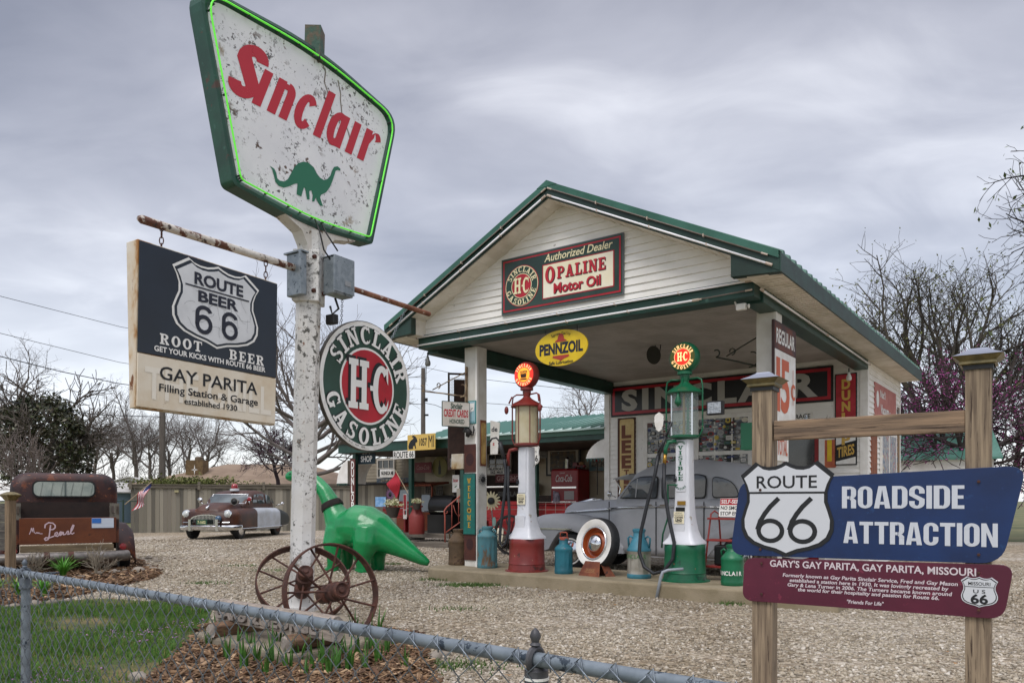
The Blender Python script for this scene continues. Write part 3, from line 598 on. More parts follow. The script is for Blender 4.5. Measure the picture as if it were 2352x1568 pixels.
root = thing('bare_shrub', 'grey leafless shrub between evergreen tree and pickup cab', 'shrub', at(62, 1145, 25)); npmesh('stems', gs.parts[0][0], gs.parts[0][1], mat('grey_stems', '#6d625c', .9), root); root.scale = (1.2, 1.0, 1.05)
# ================================================================ FILLING STATION
def siding(mb, f, z0, z1, span, pitch=.1016, lap=.021):
    z = z0
    while z < z1 - .005:
        t = min(z + pitch, z1); a0, a1 = span(z); b0, b1 = span(t)
        if b1 - b0 < .01: b0 = b1 = (b0 + b1) / 2
        mb.add([f(a0, lap, z), f(a1, lap, z), f(b1, .002, t), f(b0, .002, t), f(a0, 0, z), f(a1, 0, z)], [(0, 1, 2, 3), (4, 5, 1, 0)]); z = t
ST = thing('filling_station', 'white clapboard filling station with green gabled canopy roof on two posts', 'building', (BX, BY, 0), -TH)
def SG(u, v=0., z=0.): return wv(u, v, z)
GZ = lambda u: 3.976 + .493 * (u if u < 2.7 else 5.4 - u)      # underside of the rake
RZ = lambda u: GZ(u) + .21
Wd = 5.4
mb = MB(); siding(mb, lambda a, o, z: (a, -o, z), 3.83, 5.30, lambda z: (0, Wd) if z <= 3.976 else ((z - 3.976) / .493, Wd - (z - 3.976) / .493)); mb.build('gable_wall', SIDING, ST)
# roof: two slopes with raised ribs, rake boards, soffits, eaves
mb = MB(); rb = MB(); fa = MB(); cap = MB(); so = MB(); vf, vb, eu = -.354, 9.41, .398
for sg in (0, 1):
    m = (lambda u: u) if sg == 0 else (lambda u: Wd - u)
    a, b = (m(-eu), RZ(-eu)), (2.7, RZ(2.7))
    vs = [(a[0], vf, a[1]), (b[0], vf, b[1]), (b[0], vb, b[1]), (a[0], vb, a[1])]; th = [(x, y, z - .035) for x, y, z in vs]
    mb.add(vs + th, [(0, 1, 2, 3), (7, 6, 5, 4), (0, 4, 5, 1), (1, 5, 6, 2), (2, 6, 7, 3), (3, 7, 4, 0)])
    for i in range(42):
        v = vf + .12 + i * .229
        rb.add([(a[0] - (.012 if sg == 0 else -.012), v + d, a[1] + e - .004) for d, e in ((-.05, 0), (-.022, .046), (.022, .046), (.05, 0))] + [(b[0], v + d, b[1] + e - .004) for d, e in ((-.045, 0), (-.02, .032), (.02, .032), (.045, 0))], [(0, 1, 5, 4), (1, 2, 6, 5), (2, 3, 7, 6), (0, 3, 2, 1)])
    # rake board and its bright metal cap
    q0, q1 = -eu, 2.7
    fa.add([(m(q0), vf - .02, GZ(q0) + .0), (m(q1), vf - .02, GZ(q1)), (m(q1), vf - .02, RZ(q1) - .05), (m(q0), vf - .02, RZ(q0) - .05), (m(q0), vf + .02, GZ(q0)), (m(q1), vf + .02, GZ(q1)), (m(q1), vf + .02, RZ(q1) - .05), (m(q0), vf + .02, RZ(q0) - .05)], [(0, 1, 2, 3), (0, 4, 5, 1), (7, 6, 5, 4), (0, 3, 7, 4)])
    cap.add([(m(q0), y, RZ(q0) + z) for y, z in ((vf - .045, -.075), (vf - .045, .012), (vf + .10, .02))] + [(m(q1), y, RZ(q1) + z) for y, z in ((vf - .045, -.075), (vf - .045, .012), (vf + .10, .02))], [(0, 3, 4, 1), (1, 4, 5, 2)])
    so.add([(m(.0), .0, GZ(0)), (m(2.7), 0, GZ(2.7)), (m(2.7), vf, GZ(2.7)), (m(0), vf, GZ(0))], [(0, 1, 2, 3)])
    for i in range(19):   # joints of the rake soffit panels
        u = .05 + i * .14; so.bar((m(u), .0, GZ(u) - .002), (m(u), vf + .03, GZ(u) - .002), .006, .008)
    # boxed eave: soffit, fascia, gable return
    x0, x1 = sorted((m(-eu), m(0)))
    so.box(x0 + .01, x1, vf + .05, vb - .05, 3.775, 3.80)
    for i in range(90): v = vf + .15 + i * .105; so.box(x0 + .02, x1 - .01, v, v + .012, 3.766, 3.776)
    xf = m(-eu); fa.box(min(xf, m(-eu - .02)), max(xf, m(-eu - .02)), vf - .02, vb, 3.765, RZ(-eu) - .01)
    fa.prism([(m(u), z) for u, z in ((-eu, 3.766), (.16, 3.80), (.16, GZ(.16) + .02), (-eu, GZ(-eu) + .02))], vf - .012, vf + .10)
    so.prism([(m(u), z) for u, z in ((-eu + .02, 3.78), (.14, 3.81), (.14, GZ(.14)), (-eu + .02, GZ(-eu)))], vf + .101, -.001)
cap.add([(2.7 - .16, vf - .05, RZ(2.54) + .015), (2.7, vf - .05, RZ(2.7) + .022), (2.86, vf - .05, RZ(2.54) + .015), (2.7 - .16, vb, RZ(2.54) + .015), (2.7, vb, RZ(2.7) + .022), (2.86, vb, RZ(2.54) + .015)], [(0, 1, 4, 3), (1, 2, 5, 4), (0, 2, 1)])
rf = mb.build('roof', ROOFG, ST); rb.build('roof_ribs', ROOFG, rf); cap.build('roof_cap', ROOFG, rf); fa.build('fascia', mat('fascia_green', '#19392f', .45, c2='#12291f', sc=3, spots=('#3d5f53', 7, .64, .08)), ST, bevel=.004); so.build('soffit', SOFFIT, ST)
# canopy beams, ceiling, posts
MB().box(0, Wd, -.03, .22, 3.63, 3.828).box(-.01, Wd + .01, -.05, -.03, 3.80, 3.835).build('canopy_beam', TRIM, ST, bevel=.006)
MB().box(Wd - .2, Wd + .03, .222, 6.05, 3.60, 3.828).box(Wd + .03, Wd + .045, .0, 6.05, 3.79, 3.835).build('canopy_beam', TRIM, ST, bevel=.006)
MB().box(-.03, .2, .222, 6.05, 3.58, 3.828).build('canopy_beam', TRIM, ST, bevel=.006)
mb = MB(); v = .225
while v < 6.0: mb.box(.2, Wd - .2, v, v + .092, 3.842, 3.88); v += .103
mb.build('ceiling', mat('cream_ceiling_boards', '#b2ada6', .6, c2='#a19c94', sc=2, spots=('#5e574c', 11, .71, .02)), ST)
POST1 = (.66, .91, .33, .58); POST2 = (5.16, 5.41, .76, 1.01)
for p, z0 in ((POST1, .178), (POST2, .178)):
    q = MB().box(*p, z0, 3.63).build('post', mat('white_post_paint', '#d9d7d0', .5, c2='#c9c5bb', sc=3, spots=('#8f8878', 9, .70, .04)), ST, bevel=.006)
    MB().box(p[1] - .03, p[1] + .008, p[2] - .008, p[2] + .03, z0 + .0, 3.60).build('corner_trim', WHITE, q)
# walls
mb = MB(); siding(mb, lambda a, o, z: (a, 6.07 - o, z), .0, 3.86, lambda z: (.0, Wd)); mb.box(0, Wd, 6.075, 6.2, 0, 3.9); mb.build('back_wall', SIDING, ST)
mb = MB(); siding(mb, lambda a, o, z: (Wd + o, a, z), .0, 3.775, lambda z: (6.07, 9.3)); mb.box(Wd - .12, Wd - .002, 6.2, 9.3, 0, 3.9); mb.build('side_wall', SIDING, ST)
for bx_ in ((-.03, .10, 6.035, 6.2, 0, 3.58), (Wd - .11, Wd + .028, 6.038, 6.16, 0, 3.60), (Wd - .05, Wd + .024, 9.22, 9.32, 0, 3.77)): MB().box(*bx_).build('corner_board', WHITE, ST, bevel=.004)
MB().box(-.0, .002, 6.2, 9.3, 0, 3.9).box(0, Wd - .12, 9.28, 9.3, 0, 3.9).build('rear_wall', SIDING, ST)
# neon tubes
TUBE = mat('white_neon_tube', '#f0eff2', .25, spec=.7)
def tube_of(a, b, r=.014):
    o = MB().tube([a, b], r, 8).build('neon_tube', TUBE if r > .01 else mat('dusty_tube', '#6b6058', .5), ST, smooth=True)
    e = MB()
    for p, q in ((a, b), (b, a)):
        d = (Vector(q) - Vector(p)).normalized(); e.tube([Vector(p) - d * .03, Vector(p) + d * .05], r * 1.25, 8)
    n = int((Vector(b) - Vector(a)).length / .8)
    for i in range(1, n): p = Vector(a).lerp(Vector(b), i / n); MB().box(p.x - .006, p.x + .006, p.y - .016, p.y + .05, p.z - .018, p.z + .018).build('tube_holder', mat('tube_cap', '#b9a99a', .6), o)
    e.build('tube_end', mat('tube_cap', '#b9a99a', .6), o)
tube_of((-.03, -.075, 3.80), (5.36, -.075, 3.805)); tube_of((-.03, -.075, 3.675), (4.7, -.075, 3.68)); tube_of((4.72, -.078, 3.68), (5.36, -.075, 3.695), .009)
tube_of((Wd + .075, .02, 3.70), (Wd + .075, 3.0, 3.69)); tube_of((Wd + .075, 3.02, 3.69), (Wd + .075, 5.95, 3.67))
for s_ in (0, 1):
    m = (lambda u: u) if s_ == 0 else (lambda u: Wd - u)
    for dz, u0, tr in ((.128, -.25, .009), (.03, -.30, .013)): tube_of((m(u0), vf - .045, GZ(u0) + dz), (m(2.66), vf - .045, GZ(2.66) + dz), tr)
# front windows covered in stickers
def windows():
    fr = MB(); fr.box(.95, 3.32, 6.0, 6.06, 2.88, 2.97).box(.95, 3.32, 6.0, 6.06, 1.0, 1.1).box(.95, 1.04, 6.001, 6.06, 1.1, 2.88).box(3.23, 3.32, 6.001, 6.06, 1.1, 2.88).box(2.08, 2.2, 6.002, 6.06, 1.1, 2.88)
    f = fr.build('window', WHITE, ST, bevel=.006)
    for x in (1.04, 2.2): MB().box(x, x + (1.04 if x < 2 else 1.03), 6.03, 6.05, 1.1, 2.88).build('pane', GLASSD, f)
    mu = MB()
    for x in (1.04, 2.2): mu.box(x, x + 1.04, 6.01, 6.03, 2.14, 2.22).box(x + .33, x + .355, 6.016, 6.03, 1.1, 2.88).box(x + .69, x + .715, 6.016, 6.03, 1.1, 2.88)
    mu.build('muntin', WHITE, f)
    rd = random.Random(4); pal = ['#d8d6d0', '#9c2f2c', '#33406e', '#c9c7c2', '#bdbab2', '#8a8c90', '#30302f', '#cfc9b8', '#55504a', '#a9a9a6', '#4a4d55', '#c2ab4a', '#3f6b4f', '#6b3030']; ms = [mat('sticker_%d' % i, c, .5) for i, c in enumerate(pal)]
    placed = []; n = 0
    for _ in range(4000):
        if n >= 96: break
        x, z = rd.uniform(1.08, 3.19), rd.uniform(1.6, 2.84); w = rd.uniform(.04, .075)
        if 2.02 < x < 2.26 or abs(z - 2.18) < .11 or any(abs(x - a) < (w + c) * .8 and abs(z - b) < (w + c) * .8 for a, b, c in placed): continue
        placed.append((x, z, w)); n += 1; k = rd.random(); mb = MB(); i, j = rd.randrange(len(pal)), rd.randrange(len(pal))
        y = 6.012
        if k < .55: mb.prism(ell(x, z, w, w * rd.uniform(.6, 1), 14), y, y + .004, 0); mb.prism(ell(x, z, w * .6, w * .5, 12), y - .002, y + .001, 1)
        elif k < .85: hh = w * rd.uniform(.4, .9); mb.prism(rrect(x - w, x + w, z - hh, z + hh, .01, 2), y, y + .004, 0); mb.prism(rrect(x - w * .7, x + w * .7, z - hh * .35, z + hh * .35, .005, 2), y - .002, y + .001, 1)
        else: mb.prism(shield(x, z, w * 1.7, w * 1.9), y, y + .004, 0); mb.prism(ell(x, z, w * .4, w * .4, 10), y - .002, y + .001, 1)
        mb.build('sticker', [ms[i], ms[j]], f)
    mb = MB(); n = 0
    for _ in range(9000):
        if n > 230: break
        x, z = rd.uniform(1.07, 3.2), rd.uniform(1.55, 2.86); w = rd.uniform(.02, .05)
        if 2.04 < x < 2.24 or abs(z - 2.18) < .06 or any(abs(x - a) < (w + c) * .85 and abs(z - b) < (w + c) * .85 for a, b, c in placed): continue
        placed.append((x, z, w)); n += 1; i = rd.randrange(len(pal))
        mb.prism(ell(x, z, w, w * rd.uniform(.5, 1), 10) if rd.random() < .6 else rc(x - w, x + w, z - w * .5, z + w * .5), 6.014, 6.018, i)
    tag(mb.build('small_stickers', ms, f), kind='stuff')
windows()
# red door
mb = MB(); mb.box(3.82, 3.92, 6.0, 6.06, .1, 2.62).box(4.58, 4.68, 6.0, 6.06, .1, 2.62).box(3.92, 4.58, 6.0, 6.06, 2.52, 2.62)
d = mb.build('door_frame', WHITE, ST); dr = MB().box(3.92, 4.58, 6.02, 6.06, .1, 2.52).build('door', mat('red_door', '#8e1a1e', .45), ST); MB().box(4.0, 4.5, 6.01, 6.02, 1.2, 2.42).build('pane', GLASSD, dr)
# side wall glazing with stickers
pm = mat('poster_patchwork', '#b9b4b0', .6, c2='#6a7f94', sc=9, lo=.3, hi=.7, spots=[('#b5524a', 12, .58, .02), ('#d9cf9a', 14, .6, .02), ('#3d4d6a', 17, .6, .02)])
w2 = MB().box(Wd + .016, Wd + .05, 7.15, 8.75, .9, 2.62).build('window', WHITE, ST)
MB().box(Wd + .05, Wd + .056, 7.25, 7.85, 1.0, 2.52).box(Wd + .05, Wd + .056, 7.98, 8.62, 1.0, 2.52).build('pane', pm, w2)

# ---------------------------------------------------------------- signs fixed to the station
def sign(name, label, cat, loc, rz=-TH, group=None): return thing(name, label, cat, loc, rz, group)
GREEND = mat('dark_green_enamel', '#1b3a2c', .35, c2='#22463a', sc=2); CREAM = mat('cream_enamel', '#e6dcb8', .45, c2='#efe9d6', sc=1.2); REDE = mat('red_enamel', '#b3182b', .35, c2='#a01425', sc=3); WHITEE = mat('white_enamel', '#e8e7e3', .35, c2='#d8d5cd', sc=6)
CRLET = mat('cream_lettering', '#e9dfb6', .5)
def hc_round(root, x, z, r, y, big=True, cream=False):
    """round green badge, ring lettering and H-C on red"""
    wl = CRLET if cream else WHITEL
    MB().prism(ell(x, z, r, r, 56), y, y + .004).build('badge_rim', REDE if cream else WHITEE, root)
    MB().prism(ell(x, z, r * .965, r * .965, 56), y - .002, y + .002).build('badge_ring', wl, root); MB().prism(ell(x, z, r * .93, r * .93, 56), y - .004, y).build('badge_field', GREEND, root)
    MB().prism(ell(x, z, r * .60, r * .60, 44), y - .006, y - .001).build('badge_ring', wl, root); MB().prism(ell(x, z, r * .565, r * .565, 44), y - .008, y - .003).build('badge_centre', REDE, root)
    for t, a0, a1, ins in (('SINCLAIR', 158, 10, False), ('GASOLINE', 190, 345, True)):
        if not cream: Word(y - .009).curve(t, x - r * .018, z + r * .012, r * .655, a0, a1, r * .265, .96, inside=ins).build(BLACKL, root, 'letter_shadow')
        Word(y - .012).curve(t, x, z, r * .655, a0, a1, r * .265, .96, inside=ins).build(wl, root)
    for k, (m_, dx, dz) in enumerate(((BLACKL, -.05, .045), (wl, 0, 0))):
        if cream and k == 0: continue
        w = Word(y - (.012 if k == 0 else .016)); w.slabs('H', x - r * .22 + dx * r, z - r * .37 + dz * r, r * .76, .60, shear=.03).slabs('C', x + r * .28 + dx * r, z - r * .39 + dz * r, r * .74, .60, shear=.03).poly([(x + r * .035 + dx * r, z - r * .06 + dz * r), (x + r * .10 + dx * r, z - r * .06 + dz * r), (x + r * .10 + dx * r, z + r * .02 + dz * r), (x + r * .035 + dx * r, z + r * .02 + dz * r)])
        w.build(m_, root, 'letter_shadow' if k == 0 else 'lettering')
o = sign('motor_oil_sign', 'green motor oil dealer sign with a round badge on the gable wall', 'sign', SG(2.68, -.05, 4.325))
shape('panel', rrect(-1.0, 1.0, -.405, .405, .004), 0, .03, mat('sign_edge', '#5d6266', .5), o)
shape('border', rrect(-.985, .985, -.39, .39, .004), -.003, .01, GREEND, o); shape('red_line', rrect(-.965, .965, -.37, .37, .004), -.006, .002, REDE, o); shape('field', rrect(-.94, .94, -.345, .345, .004), -.009, 0, mat('opaline_green', '#1d332c', .3, c2='#2a4238', sc=2), o)
hc_round(o, -.63, -.03, .295, -.013, cream=True)
shape('cream_panel_edge', rrect(-.27, .87, -.285, .20, .004), -.013, -.005, REDE, o); shape('cream_panel', rrect(-.255, .855, -.27, .185, .004), -.016, -.008, CREAM, o)
Word(-.014).fit('Authorized Dealer', -.24, .85, .235, .15, bold=.012, shear=.25).build(CRLET, o)
for m_, dx, y in ((BLACKL, .01, -.019), (REDL, 0, -.022)):
    nm = 'lettering' if dx == 0 else 'letter_shadow'
    w = Word(y); w.slabs('O', -.14 + dx, -.07 - dx, .225, .8); w.slabs('PALINE', .36 + dx, -.035 - dx, .165, .88, gap=.12).build(m_, o, nm); Word(y).fit('Motor Oil', -.08 + dx, .67 + dx, -.225 - dx, .19, bold=.03).build(m_, o, nm)
# oval oil sign hung under the beam
o = sign('oval_oil_sign', 'yellow oval motor oil sign hanging from the green beam', 'sign', SG(2.645, .05, 3.355))
YEL = mat('yellow_enamel', '#e3c313', .35, c2='#d4b20e', sc=3, spots=('#7a6a1a', 14, .71, .03))
shape('panel', ell(0, 0, .435, .252, 56), 0, .02, YEL, o)
Word(-.003).fit('PENNZOIL', -.36, .36, -.075, .21, bold=.045, slope=.0).build(mat('navy_lettering', '#14182a', .5), o)
bell = [(-.10, .085), (-.085, .105), (-.055, .12), (-.045, .17), (.045, .17), (.055, .12), (.085, .105), (.10, .085)]
RB = mat('bell_red', '#a8382a', .5); w = Word(-.004); w.poly(bell); w.poly([(-.13, -.105), (.13, -.105), (.14, -.13), (.03, -.165), (0, -.185), (-.03, -.165), (-.14, -.13)]); w.poly(ell(0, .18, .035, .018, 12)); w.build(RB, o, 'bell')
Word(-.003).curve('Supreme Quality', 0, -.32, .50, 108, 72, .042, .78, slabs=False, bold=.01).build(BLACKL, o); Word(-.003).fit('Safe Lubrication', -.2, .2, -.225, .065, bold=.025).build(BLACKL, o)
MB().tube([(-.26, .01, .2), (-.26, .01, .30)], .006).tube([(.26, .01, .2), (.26, .01, .30)], .006).build('hook', DARK, o)
# price board on the right post
o = sign('price_board', 'tall white price board reading REGULAR on the right canopy post', 'sign', SG(5.43, .62, 2.2), -TH + R(90)); o.scale = (1.5, 1, 1)
shape('panel', rrect(0, .62, 0, 1.28, .01), 0, .03, mat('brown_edge', '#3a2320', .6), o); shape('white_field', rrect(.02, .60, .02, .92, .005), -.004, .01, WHITEE, o); shape('header', rrect(.02, .60, .93, 1.26, .005), -.004, .01, mat('brown_header', '#43282a', .6, c2='#6b3523', sc=3, lo=.45, hi=.55), o)
Word(-.007).fit('REGULAR', .05, .57, 1.01, .25, bold=.03).build(WHITEL, o)
ORL = mat('orange_lettering', '#c0562c', .5)
Word(-.007).fit('1', .05, .15, .17, .92, bold=.03).fit('5', .17, .42, .17, .92, bold=.03).fit('c', .46, .58, .35, .44, bold=.01).stroke([(.52, .28), (.52, .74)], .012).build(ORL, o)
o = sign('small_price_plate', 'short white plate with orange letters below the price board', 'sign', SG(5.43, .70, 1.72), -TH + R(90)); shape('panel', rrect(0, .52, 0, .36, .01), 0, .02, WHITEE, o); Word(-.004).fit('TOTAL', .05, .47, .08, .3, bold=.02).build(ORL, o)
# long wall sign
o = sign('long_wall_sign', 'long black board with a red border and big grey letters on the porch back wall', 'sign', SG(2.49, 6.02, 3.40))
shape('panel', rrect(-2.34, 2.34, -.335, .335, .005), 0, .03, DARK, o); shape('red_border', rrect(-2.30, 2.30, -.295, .295, .005), -.004, .01, REDE, o); shape('field', rrect(-2.24, 2.24, -.235, .235, .005), -.008, .0, mat('sign_black', '#0e0f14', .35, c2='#15171d', sc=3), o)
Word(-.012).fit('SINCLAIR', -2.07, 2.07, -.20, .60, bold=.045, space=1.25).build(mat('grey_lettering', '#aaa9a4', .5), o)
# tyre signs
o = sign('vertical_tyre_sign', 'yellowed vertical tin sign lettered LEE TIRES left of the sticker windows', 'sign', SG(.525, 6.03, 2.1))
shape('panel', rrect(-.215, .215, -.92, .93, .005), 0, .03, mat('rusty_tin_edge', '#4b2a1c', .7), o); shape('field', rrect(-.16, .185, -.88, .90, .04), -.004, .01, mat('yellowed_enamel', '#c0a264', .5, c2='#d3bb80', sc=3, spots=[('#6b3d1e', 4, .64, .03), ('#8b5a2c', 12, .67, .03)], bump=.1), o)
w = Word(-.008); z = .50
for ch in 'LEE': w.fit(ch, -.115, .125, z, .37, bold=.05); z -= .33
z = -.47
for ch in 'TIRE': w.fit(ch, -.06, .07, z + .12, .2, bold=.03); z -= .17
w.build(mat('brown_lettering', '#6e3a22', .6), o)
o = sign('vertical_tyre_sign', 'red vertical sign with yellow letters spelling DUNLOP TIRES by the station corner', 'sign', SG(5.05, 6.03, 2.72))
shape('panel', rrect(-.19, .19, -.85, .84, .005), 0, .03, DARK, o); shape('field', rrect(-.17, .17, -.32, .82, .005), -.004, .01, mat('faded_red_enamel', '#9c1a22', .4, c2='#b7293a', sc=3, spots=('#c9a2a4', 2.2, .66, .05)), o); shape('white_field', rrect(-.17, .17, -.83, -.32, .005), -.004, .01, WHITEE, o)
w = Word(-.008); z = .56
for ch in 'DUNLOP': w.fit(ch, -.07, .08, z, .235, bold=.05); z -= .205
w.build(mat('gold_lettering', '#c9a24a', .5), o); MB().prism([(-.17, -.48), (.17, -.40), (.17, -.70), (-.17, -.78)], -.007, 0).build('black_band', DARK, o); Word(-.010).fit('TIRES', -.15, .15, -.71, .26, bold=.03, slope=.22).build(mat('gold_lettering', '#c9a24a'), o)
# smaller things on the back wall
o = sign('garage_plate', 'small white plate with black letters right of the price board', 'sign', SG(4.2, 6.03, 2.82)); shape('panel', rrect(-.27, .27, -.07, .07, .02), 0, .015, WHITEE, o); Word(-.003).fit('GARAGE', -.22, .22, -.04, .115, bold=.02).build(BLACKL, o)
o = sign('green_framed_sign', 'green framed white sign with a red letter beside the sticker windows', 'sign', SG(3.50, 6.03, 2.62)); shape('panel', rrect(-.19, .19, -.25, .25, .05), 0, .03, mat('green_frame', '#156b3c', .4), o); shape('field', rrect(-.13, .14, -.2, .12, .02), -.004, .01, WHITEE, o); Word(-.006).text('S', 0, -.13, .32, bold=.02, shear=.2).build(REDL, o); Word(-.004).text('We', -.06, .15, .09).build(WHITEL, o)
o = sign('poster', 'small dark poster of a figure below the green framed sign', 'poster', SG(3.56, 6.03, 2.0)); shape('panel', rrect(-.14, .14, -.3, .3, .005), 0, .02, mat('poster_paper', '#8b7b58', .6, c2='#5d5a48', sc=4), o); MB().prism(ell(0, .02, .06, .09, 16), -.003, 0).prism([(-.1, -.28), (.1, -.28), (.07, -.08), (-.07, -.08)], -.003, 0).build('figure', mat('poster_dark', '#25343f', .6), o)
o = sign('paper_towel_box', 'pale green metal towel box hanging under the canopy behind the wooden post', 'towel box', SG(4.62, 2.2, 2.16)); MB().box(-.15, .15, -.1, .1, -.2, .2).build('case', mat('pale_green_metal', '#3f8f6d', .45), o, bevel=.02); MB().box(.06, .08, -.104, -.1, -.1, .1).build('slot', DARK, o)
o = sign('orange_enamel_sign', 'faded orange enamel sign with a yellow stripe between door and corner', 'sign', SG(4.77, 6.03, 2.05)); shape('panel', rrect(-.11, .11, -.22, .30, .03), 0, .02, mat('faded_orange', '#a34b33', .5, c2='#b9643f', sc=4), o); shape('stripe', rrect(-.045, .035, -.1, .30, .003), -.003, 0, YEL, o)
o = sign('side_wall_sign', 'faded red sign high on the station side wall', 'sign', SG(5.43, 6.65, 3.03), -TH + R(90)); shape('panel', rrect(0, 2.1, -.2, .42, .005), 0, .02, mat('faded_red', '#a8615a', .6, c2='#b5736b', sc=3), o)
w = Word(-.004); w.poly(ell(.22, .12, .12, .16, 20)); w.fit('Nat\'l', .45, .95, .18, .2, bold=.02).fit('Vacuum', .5, 1.3, -.12, .24, bold=.03).fit('Cleaner', 1.35, 1.95, -.14, .16); w.build(WHITEL, o)
o = sign('thermometer_sign', 'narrow dark sign at the rear end of the side wall', 'sign', SG(5.43, 8.95, 2.7), -TH + R(90)); shape('panel', rrect(0, .22, -1.5, .5, .01), 0, .02, mat('dark_tin', '#4a4c55', .5, c2='#8a6a3c', sc=4), o); Word(-.003).stroke([(.11, -1.3), (.11, .2)], .05).build(mat('ochre', '#b98b45', .6), o, 'scale')
o = sign('rusty_side_sign', 'narrow rusty vertical sign on the side wall with a green letter', 'sign', SG(5.43, 6.35, .9), -TH + R(90)); shape('panel', rrect(0, .5, 0, 1.55, .01), 0, .03, mat('rusty_sign', '#7a4630', .7, c2='#93583c', sc=5), o); Word(-.004).text('G', .25, .12, .5, bold=.02).build(mat('lime_lettering', '#74c24a', .5), o)
# lamps, bracket, camera, flood bulbs
o = thing('hanging_floodlight', 'dark round floodlight hanging from the canopy ceiling', 'lamp', at(1512, 788, 13.0), -TH)
MB().lathe([(.07, 0), (.07, .012), (.02, .03)], 16).build('mount', DARK, o); MB().tube([(-.05, 0, 0), (-.06, -.02, -.16)], .009).tube([(.05, 0, 0), (.04, -.02, -.14)], .009).build('yoke', DARK, o)
MB().lathe([(.05, -.12), (.10, -.06), (.15, 0), (.155, .012)], 24, (-.06, -.04, -.2), (-.25, -.9, -.22)).build('housing', mat('dark_bronze', '#1f1e1a', .5), o, smooth=40); MB().lathe([(.001, 0), (.145, 0)], 24, (-.062, -.049, -.203), (-.25, -.9, -.22), caps=False).build('lens', mat('dull_lens', '#3a352c', .4), o)
def scroll(c, r, a0, a1, pl, n=14): return [Vector(c) + pl(r * (1 - .5 * i / n) * math.cos(R(a0 + (a1 - a0) * i / n)), r * (1 - .5 * i / n) * math.sin(R(a0 + (a1 - a0) * i / n))) for i in range(n + 1)]
def iron_bracket(name, label, loc, rz, m, ln):
    o = thing(name, label, 'bracket', loc, rz); pl = lambda x, z: Vector((x, 0, z))
    MB().box(-.012, .012, -.02, .02, -.3, .3).build('back_plate', m, o); mb = MB()
    mb.tube([(0, 0, -.17), (-ln * .5, 0, -.08), (-ln, 0, -.0)], .011).tube([(0, 0, .22), (-ln * .35, 0, .12), (-ln * .75, 0, .0)], .009).tube(scroll((-ln, 0, .06), .06, -90, 130, pl), .010).tube(scroll((-.1, 0, -.04), .13, -100, 90, pl), .009).tube(scroll((-ln * .62, 0, .06), .05, -90, 200, pl), .008)
    mb.build('scrollwork', m, o, smooth=True); return o
iron_bracket('iron_bracket', 'dark scrolled iron bracket on the right canopy post', SG(5.15, .88, 3.12), -TH + R(8), mat('dark_iron', '#2a2e22', .7), .55)
o = thing('security_camera', 'small white security camera under the right end of the beam', 'camera', SG(5.28, .1, 3.56), -TH); MB().box(-.14, -.02, -.03, .03, -.045, .035).lathe([(.028, 0), (.028, .02)], 12, (0, 0, -.005), (1, 0, 0)).build('body', WHITE, o, bevel=.01); MB().tube([(-.16, 0, .07), (-.14, 0, .02), (-.08, 0, 0)], .012).build('arm', WHITE, o)
def bulb(label, p, rz, m=WHITE):
    o = thing('flood_bulb', label, 'lamp', p, rz); MB().lathe([(.02, .09), (.025, .05), (.045, 0), (.045, -.04), (.03, -.06)], 14).build('bulb', m, o, smooth=True); MB().tube([(0, 0, .16), (0, 0, .08)], .012).build('stem', DARK, o)
bulb('grey flood bulb hanging below the left end of the beam', SG(.12, .06, 3.42), 0, mat('bulb_grey', '#6f706c', .3)); bulb('white flood bulb under the beam end above the red tyre sign', SG(5.2, 5.6, 3.42), 0)
# ================================================================ POLE SIGN AND WHAT HANGS ON IT
PH = R(57); PX, PY = -2.04, 7.85
def PS(t, y=0., z=0.): return Vector((PX + t * math.cos(PH) - y * math.sin(PH), PY + t * math.sin(PH) + y * math.cos(PH), z))
def round_poly(pts, rad, n=6):
    o = []; k = len(pts)
    for i in range(k):
        p, a, b = Vector(pts[i]), Vector(pts[i - 1]), Vector(pts[(i + 1) % k]); r = rad[i]
        if not r: o.append(tuple(p)); continue
        d1, d2 = (a - p).normalized(), (b - p).normalized(); p1, p2 = p + d1 * r, p + d2 * r
        for j in range(n + 1):
            t = j / n; o.append(tuple(p1 * (1 - t) ** 2 + p * 2 * t * (1 - t) + p2 * t * t))
    return o
PEEL = mat('peeling_white_paint', '#dcdbd8', .5, c2='#cfccc6', sc=2, spots=[('#55544e', 15, .555, .015, 1.3), ('#5f5a4e', 34, .575, .015, 1.6), ('#55544e', 15, .63, .015), ('#7a5238', 12, .63, .02, 2.)], bump=.15, bsc=40)
PEELR = mat('peeling_rusty_pipe', '#c9c4bc', .65, c2='#b1a79b', sc=6, spots=[('#5b3626', 7, .52, .03), ('#3a2c26', 16, .60, .03), ('#9a6b45', 12, .66, .03)], bump=.35, bsc=40)
RUSTP = mat('rusty_pipe', '#6b3f2e', .7, c2='#8d5f47', sc=7, spots=[('#b5a79a', 12, .60, .03), ('#3c2a24', 18, .62, .03)], bump=.3, bsc=50)
SPECK = mat('speckled_white_enamel', '#e6e6e6', .28, c2='#dcdcde', sc=2, spots=[('#4a4542', 26, .575, .012, 2.2), ('#5d4a3c', 10, .60, .012, 1.7), ('#9a8a78', 3, .64, .06), ('#4a4542', 24, .66, .012)])
GRIM = mat('sign_green_metal', '#174a39', .42, c2='#123c2f', sc=4, spots=[('#4a3226', 7, .62, .03), ('#2f5a4c', 11, .62, .06)], bump=.1)
o = thing('pole_sign', 'tall white pole carrying the big six-sided sign outlined in green neon', 'sign', (PX, PY, 0), PH)
ln = lambda z: (.064 * (z - 4.9) / 4.9, -.10 * (z - 4.9) / 4.9)      # the pole leans slightly
